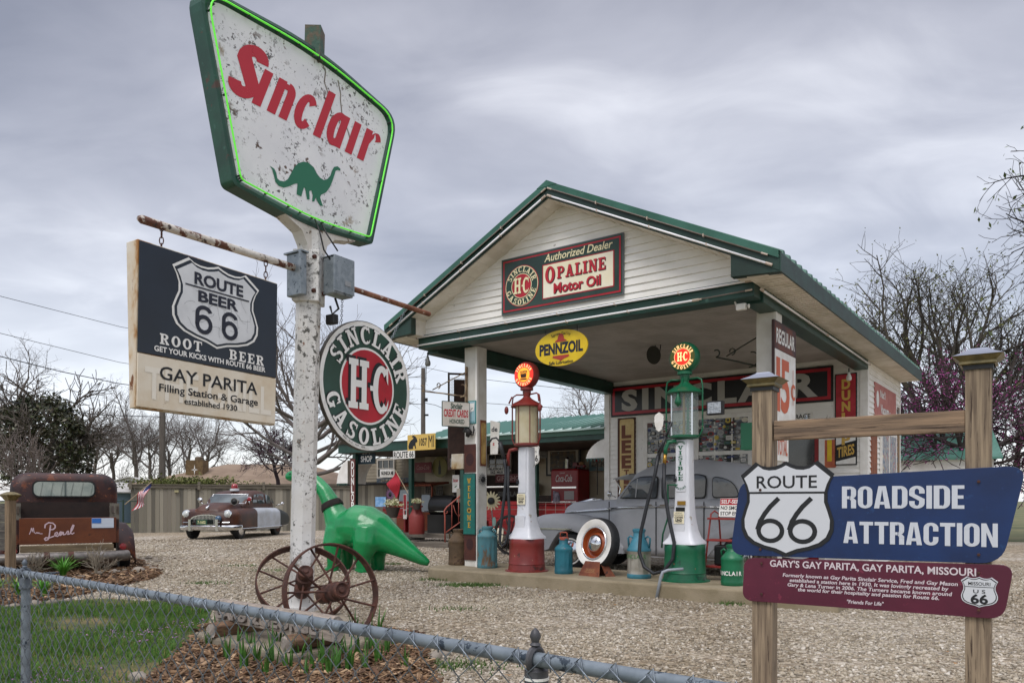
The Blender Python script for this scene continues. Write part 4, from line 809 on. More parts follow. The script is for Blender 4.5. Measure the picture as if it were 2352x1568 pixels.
mb = MB(); mb.tube([(*ln(z), z) for z in (.10, 1.2, 2.4, 3.6, 3.95)], .123, 8).tube([(*ln(.1), .1), (*ln(.14), .14)], .19, 8)
mb.build('pole', PEEL, o)
MB().bar((*ln(3.2), 3.22), (*ln(3.75), 3.74), .27, .27).build('collar', PEEL, o, bevel=.01)
mb = MB()
for z in (3.32, 3.66):
    for dx in (-.07, .07): MB().lathe([(.022, 0), (.022, .03), (.012, .035)], 6, (ln(z)[0] + dx, ln(z)[1] - .135, z), (0, -1, 0)).build('bolt', RUST, o)
HEX = [(-.01, 5.82), (1.21, 5.60), (.79, 4.03), (-.09, 3.955), (-1.02, 4.075), (-1.385, 5.70)]
def inset(k, rs=(0, .24, 0, 0, 0, .24)):
    c = Vector((-.09, 4.9)); pts = [tuple(c + (Vector(p) - c) * (1 - k / max(.2, (Vector(p) - c).length) * 1.2)) for p in HEX]; return round_poly(pts, [.5, .24, .05, .3, .05, .22], 6)
P0, P1 = inset(0), inset(.085)
mb = MB(); n = len(P0)
r = [[(x, y, z) for x, z in p] for p, y in ((P0, .085), (P0, -.085), (inset(.03), -.092), (inset(.06), -.078), (P1, -.055))]
mb.loft(r, caps=False); mb.add([(x, .085, z) for x, z in P0], [tuple(range(n))])
mb.build('sign_case', GRIM, o); MB().add([(x, -.056, z) for x, z in inset(.083)], [tuple(range(n))[::-1]]).build('sign_face', SPECK, o)
NEON = mat('green_neon', '#5fe03c', .3, emit='#7dff4a', es=.3)
q = [(x, -.115, z) for x, z in inset(.072)]; MB().tube(q, .0085, 8, closed=True).build('neon_tube', NEON, o, smooth=True)
mb = MB()
for i in range(0, n, 3):
    for t in (0, .5): a, b = Vector(q[i]), Vector(q[(i + 3) % n]); p = a.lerp(b, t); MB().tube([p + Vector((0, .04, 0)), p + Vector((0, -.004, 0))], .009, 6).build('neon_clip', mat('clip_dark', '#2a2f2c', .6), o)
# logo lettering, sheared capitals
SH = .40
def sheared(w, pcs, x0, z0, s=1.):
    for pc in pcs: w._emit([(x0 + a * s + SH * b * s, z0 + b * s) for a, b in pc], [tuple(range(len(pc)))])
w = Word(-.0585); zb = 4.915; xh = .385
def stem(h, w_=.10): return [rc(0, w_, 0, h)]
S_ = arc(.165, .405, .165, .15, .135, 5, 180, 14, .115) + arc(.165, .145, .165, .15, .135, -175, 0, 14, .115) + [[(0, .43), (.14, .42), (.33, .17), (.33, .09), (.19, .12), (0, .36)]]
sheared(w, S_, -1.10, zb); sheared(w, stem(xh), -.797, zb)
sheared(w, stem(xh) + [rc(.10, .14, .30, xh - .02)] + arc(.135, .26, .105, .125, .10, 0, 90, 8, .085) + [rc(.14, .24, 0, .262)], -.625, zb)
sheared(w, arc(.125, .1925, .125, .20, .10, 38, 322, 20, .085), -.345, zb); sheared(w, stem(.545), -.05, zb)
sheared(w, arc(.125, .1925, .125, .20, .10, 60, 300, 16, .085) + [rc(.14, .24, 0, xh)], .085, zb); sheared(w, stem(xh), .395, zb)
sheared(w, stem(xh) + [[(.1, .22), (.14, .31), (.14, xh), (.1, .34)]] + arc(.175, .25, .085, .14, .09, 25, 115, 7, .08), .575, zb)
w.build(REDL, o, 'lettering')
DINO = [(-.587, 4.403), (-.533, 4.393), (-.508, 4.356), (-.498, 4.314), (-.466, 4.302), (-.415, 4.313), (-.369, 4.351), (-.33, 4.42), (-.291, 4.495), (-.239, 4.555), (-.172, 4.596), (-.104, 4.609), (-.036, 4.588), (.006, 4.54), (.048, 4.513), (.099, 4.507), (.147, 4.533), (.191, 4.585), (.214, 4.647), (.243, 4.694), (.293, 4.719), (.332, 4.707), (.332, 4.685), (.293, 4.68), (.264, 4.661), (.249, 4.616), (.22, 4.541), (.185, 4.465), (.133, 4.393), (.062, 4.342), (.048, 4.312), (.076, 4.257), (.09, 4.236), (.048, 4.227), (.006, 4.266), (-.008, 4.293), (-.03, 4.244), (-.058, 4.235), (-.05, 4.3), (-.069, 4.346), (-.096, 4.326), (-.091, 4.245), (-.124, 4.234), (-.137, 4.282), (-.151, 4.339), (-.167, 4.338), (-.199, 4.24), (-.26, 4.24), (-.252, 4.305), (-.247, 4.354), (-.291, 4.332), (-.356, 4.285), (-.42, 4.251), (-.483, 4.249), (-.52, 4.272), (-.538, 4.326), (-.558, 4.378)]
Word(-.060).poly(DINO).build(mat('emblem_green', '#1d6a4c', .35), o, 'emblem')
# cracked and peeled runs on the face
rd = random.Random(2); w = Word(-.0575)
for x, z, ln_ in ((.05, 5.74, .5), (.30, 5.62, .55)):
    p = [(x, z)]
    for i in range(9): p.append((p[-1][0] + rd.uniform(-.012, .04), p[-1][1] - ln_ / 9))
    w.stroke(p, .016)
w.build(mat('old_crack', '#5a504a', .8, c2='#8d857b', sc=20), o, 'paint_crack')
# saddle bracket: two flared arms that cradle the case
mb = MB()
for sg in (-1, 1):
    c = [(0.10, 3.70), (.13, 3.83), (.24, 3.93), (.52, 3.985), (.56, 4.03), (.56, 4.055), (.0, 3.965), (0, 3.70)] if sg > 0 else [(.11, 3.62), (.13, 3.78), (.20, 3.90), (.42, 4.0), (.66, 4.03), (.66, 4.075), (.0, 3.965), (0, 3.62)]
    mb.prism([(sg * x, z) for x, z in c], -.075, .075)
mb.build('saddle', PEELR if False else mat('peeling_saddle', '#d6d2cb', .55, c2='#c6c0b6', sc=4, spots=[('#6b5a48', 8, .60, .03), ('#8d6238', 5, .66, .05), ('#4e4c46', 22, .64, .02)], bump=.15), o)
MB().bar((*ln(5.7), 5.70), (*ln(6.02), 6.02), .17, .16).build('pole_top', mat('mossy_green_paint', '#2c4d40', .7, c2='#5a4a38', sc=8, lo=.45, hi=.6, bump=.3), o)
MB().tube([(-1.87, 0, 3.52), (-1.84, 0, 3.52), (-.1, 0, 3.53)], [.02, .036, .036], 12).build('arm', PEELR, o, smooth=50); MB().tube([(.1, 0, 3.51), (1.88, 0, 3.50)], .030, 12).build('arm', RUSTP, o, smooth=50)
for pt_, r_ in (([(-.06, -.10, 4.05), (-.09, -.2, 3.9), (-.05, -.22, 3.72), (.06, -.24, 3.6)], .008), ([(.02, -.10, 4.04), (.02, -.19, 3.9), (.12, -.24, 3.75)], .008), ([(.12, -.2, 3.28), (.17, -.2, 3.18), (.12, -.16, 3.12), (.10, -.15, 3.2)], .012)): MB().tube(pt_, r_).build('cable', DARK, o, smooth=True)
MB().box(.10, .17, -.2, -.08, 3.02, 3.12).build('photo_cell', DARK, o, bevel=.01)
bx = thing('electric_box', 'galvanised electrical box strapped on the right of the sign pole', 'box', PS(.14, -.20, 3.30), PH); MB().box(-.12, .15, -.09, .07, 0, .37).build('case', STEEL, bx, bevel=.012); MB().box(-.128, .158, -.10, -.088, .02, .38).box(-.125, .155, -.1, .08, .372, .385).build('lid', STEEL, bx, bevel=.004); MB().box(.02, .1, -.106, -.1, .1, .15).build('label_plate', mat('dull_plate', '#8a8d90', .5), bx)
bx = thing('electric_box', 'narrow open grey box on the left side of the sign pole', 'box', PS(-.20, .0, 3.25), PH); MB().box(-.05, .02, -.12, .10, 0, .42).build('case', STEEL, bx, bevel=.01); MB().box(-.07, -.05, -.13, -.10, 0, .42).box(-.07, .03, -.14, .12, .42, .435).build('flange', STEEL, bx)
# hanging box sign
bz0, bz1 = 1.945, 3.31; o = thing('hanging_box_sign', 'navy and cream box sign hanging from the left arm of the pole', 'sign', PS(-1.28, 0, 0), PH); o.rotation_euler = (0, R(1.1), PH)
X0 = 1.28; FX = lambda t: t + X0 + .045 * (.5)
NAVY = mat('navy_panel', '#15212f', .3, c2='#0f1925', sc=1.2); xa, xb = -.705, .70; zs = 2.393
sw = lambda z: .045 * (z - 2.6) * 0
fy = -.08
RUSTW = mat('rust_streaked_white', '#cfc8bb', .6, c2='#b9a07a', sc=3, spots=[('#9a6a35', 3, .53, .08), ('#6f4420', 7, .60, .04)], stretch=(1, 1, .5), bump=.1)
mb = MB(); mb.add([(xa, fy, bz0), (xb, fy, bz0), (xb, fy, bz1), (xa, fy, bz1), (xa, fy + .075, bz0), (xb, fy + .075, bz0), (xb, fy + .165, bz1), (xa, fy + .165, bz1)], [(0, 1, 2, 3), (5, 4, 7, 6), (4, 0, 3, 7), (1, 5, 6, 2), (3, 2, 6, 7), (4, 5, 1, 0)]); mb.build('case', RUSTW, o, bevel=.006)
MB().prism(rc(xa + .012, xb - .006, zs + .004, bz1 - .01), fy - .012, fy + .0).build('navy_panel', NAVY, o, bevel=.004)
CRM = mat('stained_cream_panel', '#ddd3c0', .5, c2='#cbb899', sc=2.2, lo=.45, hi=.7, spots=[('#a9753e', 1.9, .665, .06), ('#7a4a1c', 3.1, .70, .05)]); MB().prism(rc(xa + .012, xb - .006, bz0 + .012, zs - .004), fy - .011, fy + .0).build('cream_panel', CRM, o, bevel=.004)
y = fy - .013; tx = lambda t: t + 1.28 + .018
shx, shz, shw, shh = tx(-1.262), 2.92, .885, .73
MB().prism(shield(shx, shz, shw, shh), y - .002, y + .001).build('shield_edge', WHITEL, o); MB().prism(shield(shx, shz, shw * .955, shh * .95), y - .004, y - .001).build('shield_line', NAVY, o)
CRK = mat('crackled_white', '#c9cbcd', .5, c2='#d6d8da', sc=3); MB().prism(shield(shx, shz - .002, shw * .90, shh * .895), y - .006, y - .003).build('shield_face', CRK, o)
NL = mat('navy_lettering', '#14182a'); W1 = Word(y - .009)
W1.fit('ROUTE', tx(-1.50), tx(-1.0), 3.078, .14, bold=.035).fit('BEER', tx(-1.46), tx(-1.05), 2.935, .13, bold=.035).poly(rc(tx(-1.585), tx(-.935), 3.045, 3.058)); W1.build(NL, o)
for x in (tx(-1.40), tx(-1.135)):
    w = Word(y - .009)
    p = arc(0, .075, .085, .085, .038, 0, 360, 18, .036); w2_ = [[(x + a, 2.665 + b) for a, b in pc] for pc in p]
    for pc in w2_: w._emit(pc, [(0, 1, 2, 3)])
    for pc in ([(-.085, .07), (-.047, .07), (-.047, .17), (-.085, .17)],): w._emit([(x + a, 2.665 + b) for a, b in pc], [tuple(range(len(pc)))])
    for pc in arc(0, .165, .085, .075, .038, 20, 180, 10, .034): w._emit([(x + a, 2.665 + b) for a, b in pc], [(0, 1, 2, 3)])
    w.build(NL, o, 'numeral')
# crackle lines of the shield face
rd = random.Random(5); w = Word(y - .0075)
for i in range(46):
    x, z = shx + rd.uniform(-.36, .36), shz + rd.uniform(-.28, .22); a = rd.uniform(0, 6.28); p = [(x, z)]
    for j in range(4): a += rd.uniform(-.6, .6); p.append((p[-1][0] + .03 * math.cos(a), p[-1][1] + .03 * math.sin(a)))
    if all(abs(q[0] - shx) < .40 - .12 * max(0, (shz - q[1]) / .3) and abs(q[1] - shz) < .28 for q in p): w.stroke(p, .0022)
w.build(mat('crackle', '#8b8e92', .7), o, 'crackle')
Word(y - .004).slabs('ROOT', tx(-1.61), 2.497, .088, 1.08, gap=.22).build(WHITEL, o); Word(y - .004).slabs('BEER', tx(-.945), 2.486, .09, 1.08, gap=.22).fit('GET YOUR KICKS WITH ROUTE 66 BEER', tx(-1.855), tx(-.735), 2.432, .062, bold=.03).build(WHITEL, o)
Word(y - .002).fit('GAY PARITA', tx(-1.80), tx(-.82), 2.208, .155, bold=.012).fit('Filling Station & Garage', tx(-1.803), tx(-.812), 2.108, .088, bold=.015).fit('established 1930', tx(-1.572), tx(-1.04), 2.03, .072, bold=.015).build(BLACKL, o)
Word(y - .0008).fit('THE GRILL', tx(-1.93), tx(-.66), 2.04, .36, bold=.02).build(mat('ghost_lettering', '#e3dccd', .5), o, 'ghost_lettering')
def chain(p0, p1, m, parent, n=None, rl=.016):
    p0, p1 = Vector(p0), Vector(p1); d = p1 - p0; n = n or max(2, int(d.length / (rl * 2.2))); mb = MB(); u = d.normalized(); s1 = u.orthogonal().normalized(); s2 = u.cross(s1)
    for i in range(n):
        c = p0 + d * (i + .5) / n; s_ = s1 if i % 2 else s2; h = d.length / n * .62
        mb.tube([c + u * h * math.cos(a) + s_ * rl * .55 * math.sin(a) for a in [2 * math.pi * k / 8 for k in range(8)]], rl * .16, 4, closed=True)
    return mb.build('chain', m, parent)
for t in (-1.735 + 1.28, -.66 + 1.28): chain((t, -.01, 3.52), (t, -.01, 3.30), RUST, o, 4, .03)
# round hanging sign
o = thing('round_hanging_sign', 'large round green sign with red centre hanging from the right arm', 'sign', PS(.775, 0, 2.472), PH)
MB().lathe([(.715, -.02), (.715, .02)], 64, (0, 0, 0), (0, 1, 0)).build('disc_edge', mat('worn_edge', '#565148', .6, c2='#3d3a33', sc=9), o)
hc_round(o, 0, 0, .705, -.026)
Word(-.034).curve('REG. U.S. PAT. OFF.', 0, 0, .668, 236, 268, .019, .8, slabs=False, inside=True, bold=.03).build(BLACKL, o)
chain((-.35, 0, 1.03), (-.37, 0, .625), DARK, o, 16, .02); chain((.68, 0, 1.02), (.42, 0, .60), STEEL, o, 20, .02)
# ================================================================ IRON WHEELS, LOG SIGN
def wheel(label, c, ax, rad, wd, nsp=11, seed=0):
    o = thing('farm_wheel_ornament', label, 'wheel', c, 0, 'iron farm wheels at the pole'); o.rotation_mode = 'QUATERNION'; o.rotation_quaternion = Vector(ax).to_track_quat('Z', 'Y') @ Matrix.Rotation(seed, 3, 'Z').to_quaternion()
    MB().lathe([(rad - .012, -wd / 2), (rad, -wd / 2), (rad + .004, 0), (rad, wd / 2), (rad - .012, wd / 2), (rad - .016, 0), (rad - .012, -wd / 2)], 56, caps=False).build('rim', RUST, o, smooth=50)
    MB().lathe([(.001, -.20), (.05, -.2), (.075, -.17), (.08, -.06), (.055, -.05), (.055, .02), (.085, .03), (.085, .10), (.055, .115), (.07, .12), (.075, .19), (.06, .2), (.045, .185), (.03, .185), (.02, .2), (.001, .2)], 20).build('hub', RUST, o, smooth=40)
    for i in range(nsp):
        a = 2 * math.pi * i / nsp; z0, z1 = (.075, -wd * .3) if i % 2 else (-.08, wd * .3)
        MB().tube([(.07 * math.cos(a), .07 * math.sin(a), z0), ((rad - .012) * math.cos(a), (rad - .012) * math.sin(a), z1)], .010, 7).build('spoke', RUST, o)
    return o
wheel('rusty spoked iron wheel standing in front of the white sign pole', at(762, 1361, 6.6), (.62, -.74, .22), .43, .085, 11, .2)
wheel('rusty spoked iron wheel leaning back behind the white sign pole', at(697, 1338, 7.62), (.30, -.66, .66), .455, .09, 11, .5)
LD = Vector((.777, -.629, 0)); LN = Vector((.629, .777, 0)); GREYL = mat('grey_split_log', '#857a70', .85, c2='#a09488', sc=6, stretch=(2, 14, 14), spots=('#4b3d32', 4, .60, .05), bump=.4, bsc=12)
def log(name, label, cat, loc, rz, ln_, r, m, endm, seed, flat_front=False):
    o = thing(name, label, cat, loc, rz); rd = random.Random(seed); rings = []; n = 14; base = [r * rd.uniform(.85, 1.12) for _ in range(n)]
    for i in range(9):
        x = ln_ * i / 8; rings.append([(x + rd.uniform(-.01, .01), max(-r * .55, -math.cos(2 * math.pi * j / n) * base[j] * rd.uniform(.95, 1.05)) if flat_front else -math.cos(2 * math.pi * j / n) * base[j] * rd.uniform(.95, 1.05), math.sin(2 * math.pi * j / n) * base[j] * rd.uniform(.95, 1.05)) for j in range(n)])
    MB().loft(rings, caps=False).build('bark', m, o, smooth=50)
    MB().add(rings[0], [tuple(range(n))]).add(rings[-1], [tuple(range(n))[::-1]]).build('cut_end', endm, o); return o
ENDG = mat('grey_end_grain', '#a39b92', .9, c2='#837a72', sc=12, bump=.3); BROWNL = mat('brown_old_log', '#5b4535', .85, c2='#7c6048', sc=6, stretch=(2, 12, 12), bump=.4, bsc=14)
st = Vector((-2.52, 6.61, .275)); a = math.atan2(LD.y, LD.x)
o = log('carved_log', 'split grey log with carved raised letters lying on two short logs', 'sign', st, a, 1.6, .095, GREYL, ENDG, 3, True)
w = Word(-.060); w.fit('BARB & GEORGE', .08, 1.46, -.045, .135, bold=.04); ob = w.build(mat('carved_letters', '#948b83', .85, c2='#7b736c', sc=12), o); md = ob.modifiers.new('solid', 'SOLIDIFY'); md.thickness = .018; md.offset = 1
Word(-.0565).fit('BARB & GEORGE', .074, 1.454, -.053, .135, bold=.05).build(mat('carved_letter_shade', '#4d443d', .9), o, 'carving_shade')  # dark offset copy of the letters paints their shade on the log
for lb, px, py, sd in (('short brown log under the left end of the carved log', 491, 1462, 1), ('short brown log under the right end of the carved log', 662, 1497, 2)):
    p = gnd(px, py, .1); log('short_log', lb, 'log', (p.x - LN.x * .02, p.y - LN.y * .02, .158), math.atan2(LN.y, LN.x), .48, .062, BROWNL, ENDG, sd)
o = thing('bent_pipe', 'white bent pipe handle on the pad behind the carved log', 'pipe', at(800, 1445, 6.9)); MB().tube([(-.33, .0, -.02), (-.1, 0, .055), (.06, 0, .06), (.11, 0, .03), (.13, 0, -.12)], .016, 8).build('pipe', WHITE, o, smooth=True)
# ================================================================ CHAIN LINK FENCE
A, B = Vector((-2.62, 3.93, 0)), Vector((.004, 1.74, 0)); FD = (B - A).normalized(); RZ_ = .86
fo = thing('chain_link_fence', 'low chain link fence with grey pipe rail across the foreground', 'fence', A, math.atan2(FD.y, FD.x)); s0, s1 = -.9, 4.5
RAILM = mat('weathered_rail', '#7c868e', .5, metal=.3, c2='#68727a', sc=9, spots=[('#2f3a45', 26, .60, .02), ('#8d9aa6', 11, .64, .04)], bump=.08)
MB().tube([(s0, 0, RZ_), (s1, 0, RZ_)], .0165, 16).build('top_rail', RAILM, fo, smooth=50)
pxs = (.35, 3.48)
for k, sx in enumerate(pxs):
    p = MB().tube([(sx, .004, -.1), (sx, .004, RZ_ - .045)], .0205 if k == 0 else .026, 16).build('post', RAILM if k == 0 else mat('dark_cast_iron', '#5d5d60', .5, metal=.4, c2='#47474a', sc=12), fo, smooth=50)
    capm = mat('grey_cast_cap', '#5a626a', .5, metal=.3) if k == 0 else MATS['dark_cast_iron']; mb = MB(); mb.lathe([(.027, -.062), (.029, -.055), (.027, -.05), (.027, -.012), (.018, -.004)], 16, (sx, .004, RZ_ - .012)); mb.tube([(sx, .0, RZ_ + .022 * math.sin(R(q_))) if False else (sx, .024 * math.cos(R(q_)), RZ_ + .024 * math.sin(R(q_))) for q_ in range(-60, 241, 20)], .008, 6)
    mb.lathe([(.006, .026), (.013, .032), (.008, .038), (.013, .05), (.009, .062), (.001, .07)], 12, (sx, .0, RZ_)); mb.build('post_cap', capm, p, smooth=40)
    if k: MB().lathe([(.0285, 0), (.0285, .006)], 16, (sx, .004, RZ_ - .045)).build('cable_tie', WHITE, p)
MB().tube([(.35 + .024 * math.cos(R(q_)), -.0 + .024 * math.sin(R(q_)), .52) for q_ in range(0, 360, 40)], .002, 5, closed=True).build('tie_wire', WIRE, fo)
mb = MB(); pt = .085; nw = int((s1 - s0) / pt * 2); zt = RZ_ + .014
for i in range(nw):
    x = s0 + i * pt / 2; pts = []
    for k in range(21): e_ = (k + i) % 2; pts.append((x + (pt / 2 if e_ else 0) + (.0024 if e_ else -.0024), -.022 + (.0022 if e_ else -.0022), zt - k * pt / 2))
    mb.tube(pts, .0019, 5)
    # twisted top ends go over the rail
    if i % 2 == 0: mb.tube([(x, -.022, zt), (x + .006, -.012, zt + .010), (x + .012, -.018, zt - .008), (x + .022, -.026, zt - .03)], .0019, 4)
mb.build('wire_mesh', WIRE, fo, smooth=True)
# ================================================================ ROADSIDE SIGN
XL, YL = .3277 * 3.2, 3.2; RA = math.atan2(-.562, .826)
o = thing('roadside_sign', 'blue and maroon roadside attraction sign on two pine posts', 'sign', (XL, YL, 0), RA)
for k, (x0, x1, zt) in enumerate(((-.036, .046, 1.675), (.727, .807, 1.69))):
    p = MB().box(x0, x1, -.044, .04, -.1, zt).build('post', WOODP, o, bevel=.003); c = (x0 + x1) / 2
    q = MB(); q.box(x0 - .006, x1 + .006, -.05, .046, zt - .012, zt + .004); q.build('cap_band', DARK, p)
    q = MB(); s_ = lambda r, z: [(c - r, -.002 - r, z), (c + r, -.002 - r, z), (c + r, -.002 + r, z), (c - r, -.002 + r, z)]
    q.loft([s_(.05, zt + .004), s_(.058, zt + .008), s_(.056, zt + .018), s_(.074, zt + .034), s_(.078, zt + .036)], caps=False); q.build('cap_base', mat('bronze_cap', '#7d7048', .4, metal=.3, c2='#5f5636', sc=20), p)
    q = MB(); q.loft([s_(.0785, zt + .0365), s_(.05, zt + .05), s_(.03, zt + .062), s_(.026, zt + .066)]); q.build('cap_top', mat('silver_cap', '#8f95a3', .3, metal=.6), p)
cb = MB().box(.052, .7265, -.040, .0, 1.458, 1.536).build('crossbar', WOODH, o, bevel=.003)
for x in (.17, .53): MB().tube([(x, -.02, 1.53), (x, -.02, 1.548), (x + .006, -.03, 1.552), (x + .012, -.036, 1.545), (x + .01, -.038, 1.536)], .002, 6).build('screw_hook', STEEL, cb)
BLUE = mat('blue_panel', '#0e2d5e', .42, c2='#0b244e', sc=3, spots=('#173968', 30, .62, .05)); MAR = mat('maroon_panel', '#5e1a33', .42, c2='#50152c', sc=3, spots=('#74283f', 30, .62, .05))
bl = round_poly([(-.118, .984), (.835, .988), (.915, 1.333), (-.068, 1.290)], [.05, .07, .05, .05]); bl = round_poly([(-.122, .984), (.840, .990), (.912, 1.333), (-.08, 1.290)], [.06, .07, .06, .05])
MB().prism(bl, -.06, -.046).build('blue_board', BLUE, o, bevel=.001); MB().prism(round_poly([(-.072, .797), (.845, .797), (.875, .988), (-.062, .975)], [.045, .05, .045, .04]), -.058, -.046).build('maroon_board', MAR, o, bevel=.001)
sx, sz, sw_, shh_ = .107, 1.177, .366, .384; GREYF = mat('reflective_white', '#c9ccd1', .4)
def sh66(x, z, w_, h_, y, top, mid, n66, parent, fs=1.):
    MB().prism(shield(x, z, w_, h_), y, y + .0035).build('shield_edge', BLACKL, parent); MB().prism(shield(x, z, w_ * .92, h_ * .915), y - .001, y + .001).build('shield_face', GREYF, parent)
sh66(sx, sz, sw_, shh_, -.0635, 0, 0, 0, o); w = Word(-.0650)
w.fit('ROUTE', -.010, .226, 1.262, .071, bold=.012).poly(rc(-.045, .262, 1.239, 1.247))
for x in (.045, .171):
    for pc in arc(x, 1.089, .056, .05, .018, 0, 360, 24, .018): w._emit(pc, [(0, 1, 2, 3)])
    w.stroke([(x - .050, 1.098), (x - .040, 1.128), (x - .022, 1.158), (x + .000, 1.187), (x + .030, 1.217)], .0185)
w.build(BLACKL, o)
RFL = mat('reflective_lettering', '#c6cad2', .4); Word(-.0612).blocks('ROADSIDE', .317, .727, 1.182, .084).build(RFL, o); Word(-.0612).blocks('ATTRACTION', .322, .827, 1.048, .083).build(RFL, o)
w = Word(-.0592); w.fit("GARY'S GAY PARITA, GAY PARITA, MISSOURI", .042, .762, .944, .038, bold=.02)
for t, x0, x1, z in (('Formerly known as Gay Parita Sinclair Service, Fred and Gay Mason', .093, .706, .9055), ('established a station here in 1930. It was lovingly recreated by', .120, .677, .8865), ('Gary & Lena Turner in 2006. The Turners became known around', .112, .688, .868), ('the world for their hospitality and passion for Route 66.', .152, .647, .851), ('"Friends For Life"', .335, .464, .816)): w.fit(t, x0, x1, z, .0195, bold=.022, shear=.15)
w.build(mat('pale_lettering', '#cfc3c8', .5), o)
MB().prism(shield(.7715, .888, .113, .108), -.0598, -.058).build('badge_edge', GREYF, o); MB().prism(shield(.7715, .888, .106, .101), -.0606, -.059).build('badge_line', BLACKL, o); MB().prism(shield(.7715, .888, .100, .095), -.0614, -.060).build('badge_face', GREYF, o)
w = Word(-.0620); w.fit('MISSOURI', .738, .805, .9115, .017, bold=.01).poly(rc(.727, .816, .905, .907)).fit('U S', .753, .790, .884, .018, bold=.01).fit('66', .745, .798, .848, .045, bold=.03).build(BLACKL, o)
mb = MB()
for x, z in ((.005, 1.012), (.77, 1.278), (.77, 1.02), (.005, 1.255), (.77, .955), (.77, .825), (.01, .955), (.01, .83)): MB().lathe([(.0055, 0), (.0055, .003), (.002, .004)], 8, (x, -.0645, z), (0, -1, 0)).build('bolt_head', RUST, o)
# ================================================================ GAS PUMPS
PUMPW = mat('pump_white_paint', '#d9dbe0', .35, c2='#cdd0d6', sc=3, spots=[('#a8a296', 7, .62, .06), ('#8a5a3a', 8, .67, .02)])
HOSE = mat('hose_rubber', '#17191d', .5, c2='#24272c', sc=30); BRASS = mat('brass', '#a5803a', .35, metal=.8)
def gas_pump(label, loc, col, colname, frosted):
    o = thing('gas_pump', label, 'gas pump', loc, -TH, 'visible gas pumps on the kerb')
    CP = mat(colname, col, .4, c2={'pump_red': '#6b2420', 'pump_green': '#0c5238'}[colname], sc=2.5, lo=.45, hi=.7, spots=[('#3d2018' if frosted else '#0b3c2b', 6, .62, .04), ('#8a6a50', 16, .66, .03)], bump=.08)
    p = MB().lathe([(.32, 0), (.32, .012), (.278, .02), (.265, .10), (.272, .11), (.266, .12), (.258, .38), (.262, .40), (.258, .46), (.25, .475), (.20, .48)], 36).build('drum', CP, o, smooth=40)
    # flared square column
    def ring(hw, z, r=.25):
        out = []
        for cx, cy, a0 in ((1, -1, -90), (1, 1, 0), (-1, 1, 90), (-1, -1, 180)):
            for k in range(4): a = R(a0 + 30 * k); out.append((cx * hw * (1 - r) + hw * r * math.cos(a), cy * hw * (1 - r) + hw * r * math.sin(a), z))
        return out
    MB().loft([ring(.225, .476), ring(.222, .50), ring(.172, .56), ring(.14, .66), ring(.112, .84), ring(.102, 1.05), ring(.097, 1.25), ring(.094, 1.5), ring(.09, 1.82)]).build('column', PUMPW, o, smooth=50)
    MB().prism(rrect(-.078, .058, 1.15, 1.80, .02), -.108, -.085).build('door_panel', PUMPW, o, bevel=.003); MB().prism(rrect(-.11, .06, .62, .82, .02), -.146, -.12).build('lower_panel', PUMPW, o, bevel=.003)
    MB().lathe([(.03, .0), (.16, .02), (.185, .03), (.185, .055), (.17, .06)], 32, (0, 0, 1.82)).build('lower_ring', CP, o, smooth=40)
    if frosted:
        MB().lathe([(.165, 1.875), (.165, 2.43)], 32, caps=False).build('glass_cylinder', mat('frosted_amber_glass', '#c9bd96', .35, c2='#d8cfb0', sc=3, trans=.25, spec=.6), o, smooth=True); MB().lathe([(.02, 1.875), (.02, 2.43)], 12).box(-.05, .05, -.03, .03, 1.88, 2.36).build('gauge', mat('gauge_grey', '#6d6452', .6), o)
    else:
        MB().lathe([(.172, 1.875), (.172, 2.43)], 32, caps=False).build('glass_cylinder', mat('clear_glass', '#9fb0ad', .04, alpha=.30, spec=.8), o, smooth=True)
        g = MB(); g.box(.05, .075, -.05, -.04, 1.9, 2.4); g.lathe([(.016, 1.87), (.016, 2.42)], 10, (-.02, .02, 0), mi=1)
        for i in range(11): z = 1.92 + i * .045; g.lathe([(.001, 0), (.012, .03), (.001, .06)], 6, (.075, -.05, z), (1, 0, 0), mi=2); g.box(.045, .09, -.055, -.05, z - .008, z + .008)
        g.build('gauge', [CP, BRASS, mat('glass_finger', '#b9c4c4', .15)], o)
        MB().lathe([(.012, 1.87), (.012, 2.43)], 8, (.14, -.10, 0)).lathe([(.012, 1.87), (.012, 2.43)], 8, (-.15, -.07, 0)).build('tie_rod', CHROME, o)
    mb = MB()
    if frosted:
        for i in range(6): a = R(20 + 60 * i); mb.tube([(.172 * math.cos(a), .172 * math.sin(a), 1.87), (.172 * math.cos(a), .172 * math.sin(a), 2.44)], .006, 6)
    mb.lathe([(.235, 2.415), (.24, 2.425), (.20, 2.47), (.13, 2.505), (.075, 2.54), (.05, 2.57), (.062, 2.63), (.062, 2.66), (.095, 2.665), (.095, 2.70), (.06, 2.71)], 32); mb.build('crown', CP, o, smooth=40)
    for s in (-1, 1):
        MB().tube([(s * .05, 0, 2.60), (s * .18, -.01, 2.61), (s * .235, -.02, 2.58), (s * .25, -.02, 2.5), (s * .25, -.02, 1.95), (s * .22, -.02, 1.88), (s * .15, -.01, 1.85)], .011, 8).build('guard_pipe', CP, o, smooth=True)
        if frosted: MB().tube([(s * .235, -.05, 2.58), (s * .27, -.08, 2.48)], .012, 8).ball((s * .30, -.10, 2.38), .035, .025, .06).build('lever_paddle', CP, o, smooth=True)
    if not frosted: MB().tube([(0, -.06, 2.62), (0, -.10, 2.5), (0, -.2, 2.40)], .010, 8).lathe([(.001, -.1), (.04, -.06), (.045, -.03), (.02, .03), (.01, .08)], 14, (0, -.21, 2.33)).build('drop_knob', CP, o, smooth=True)
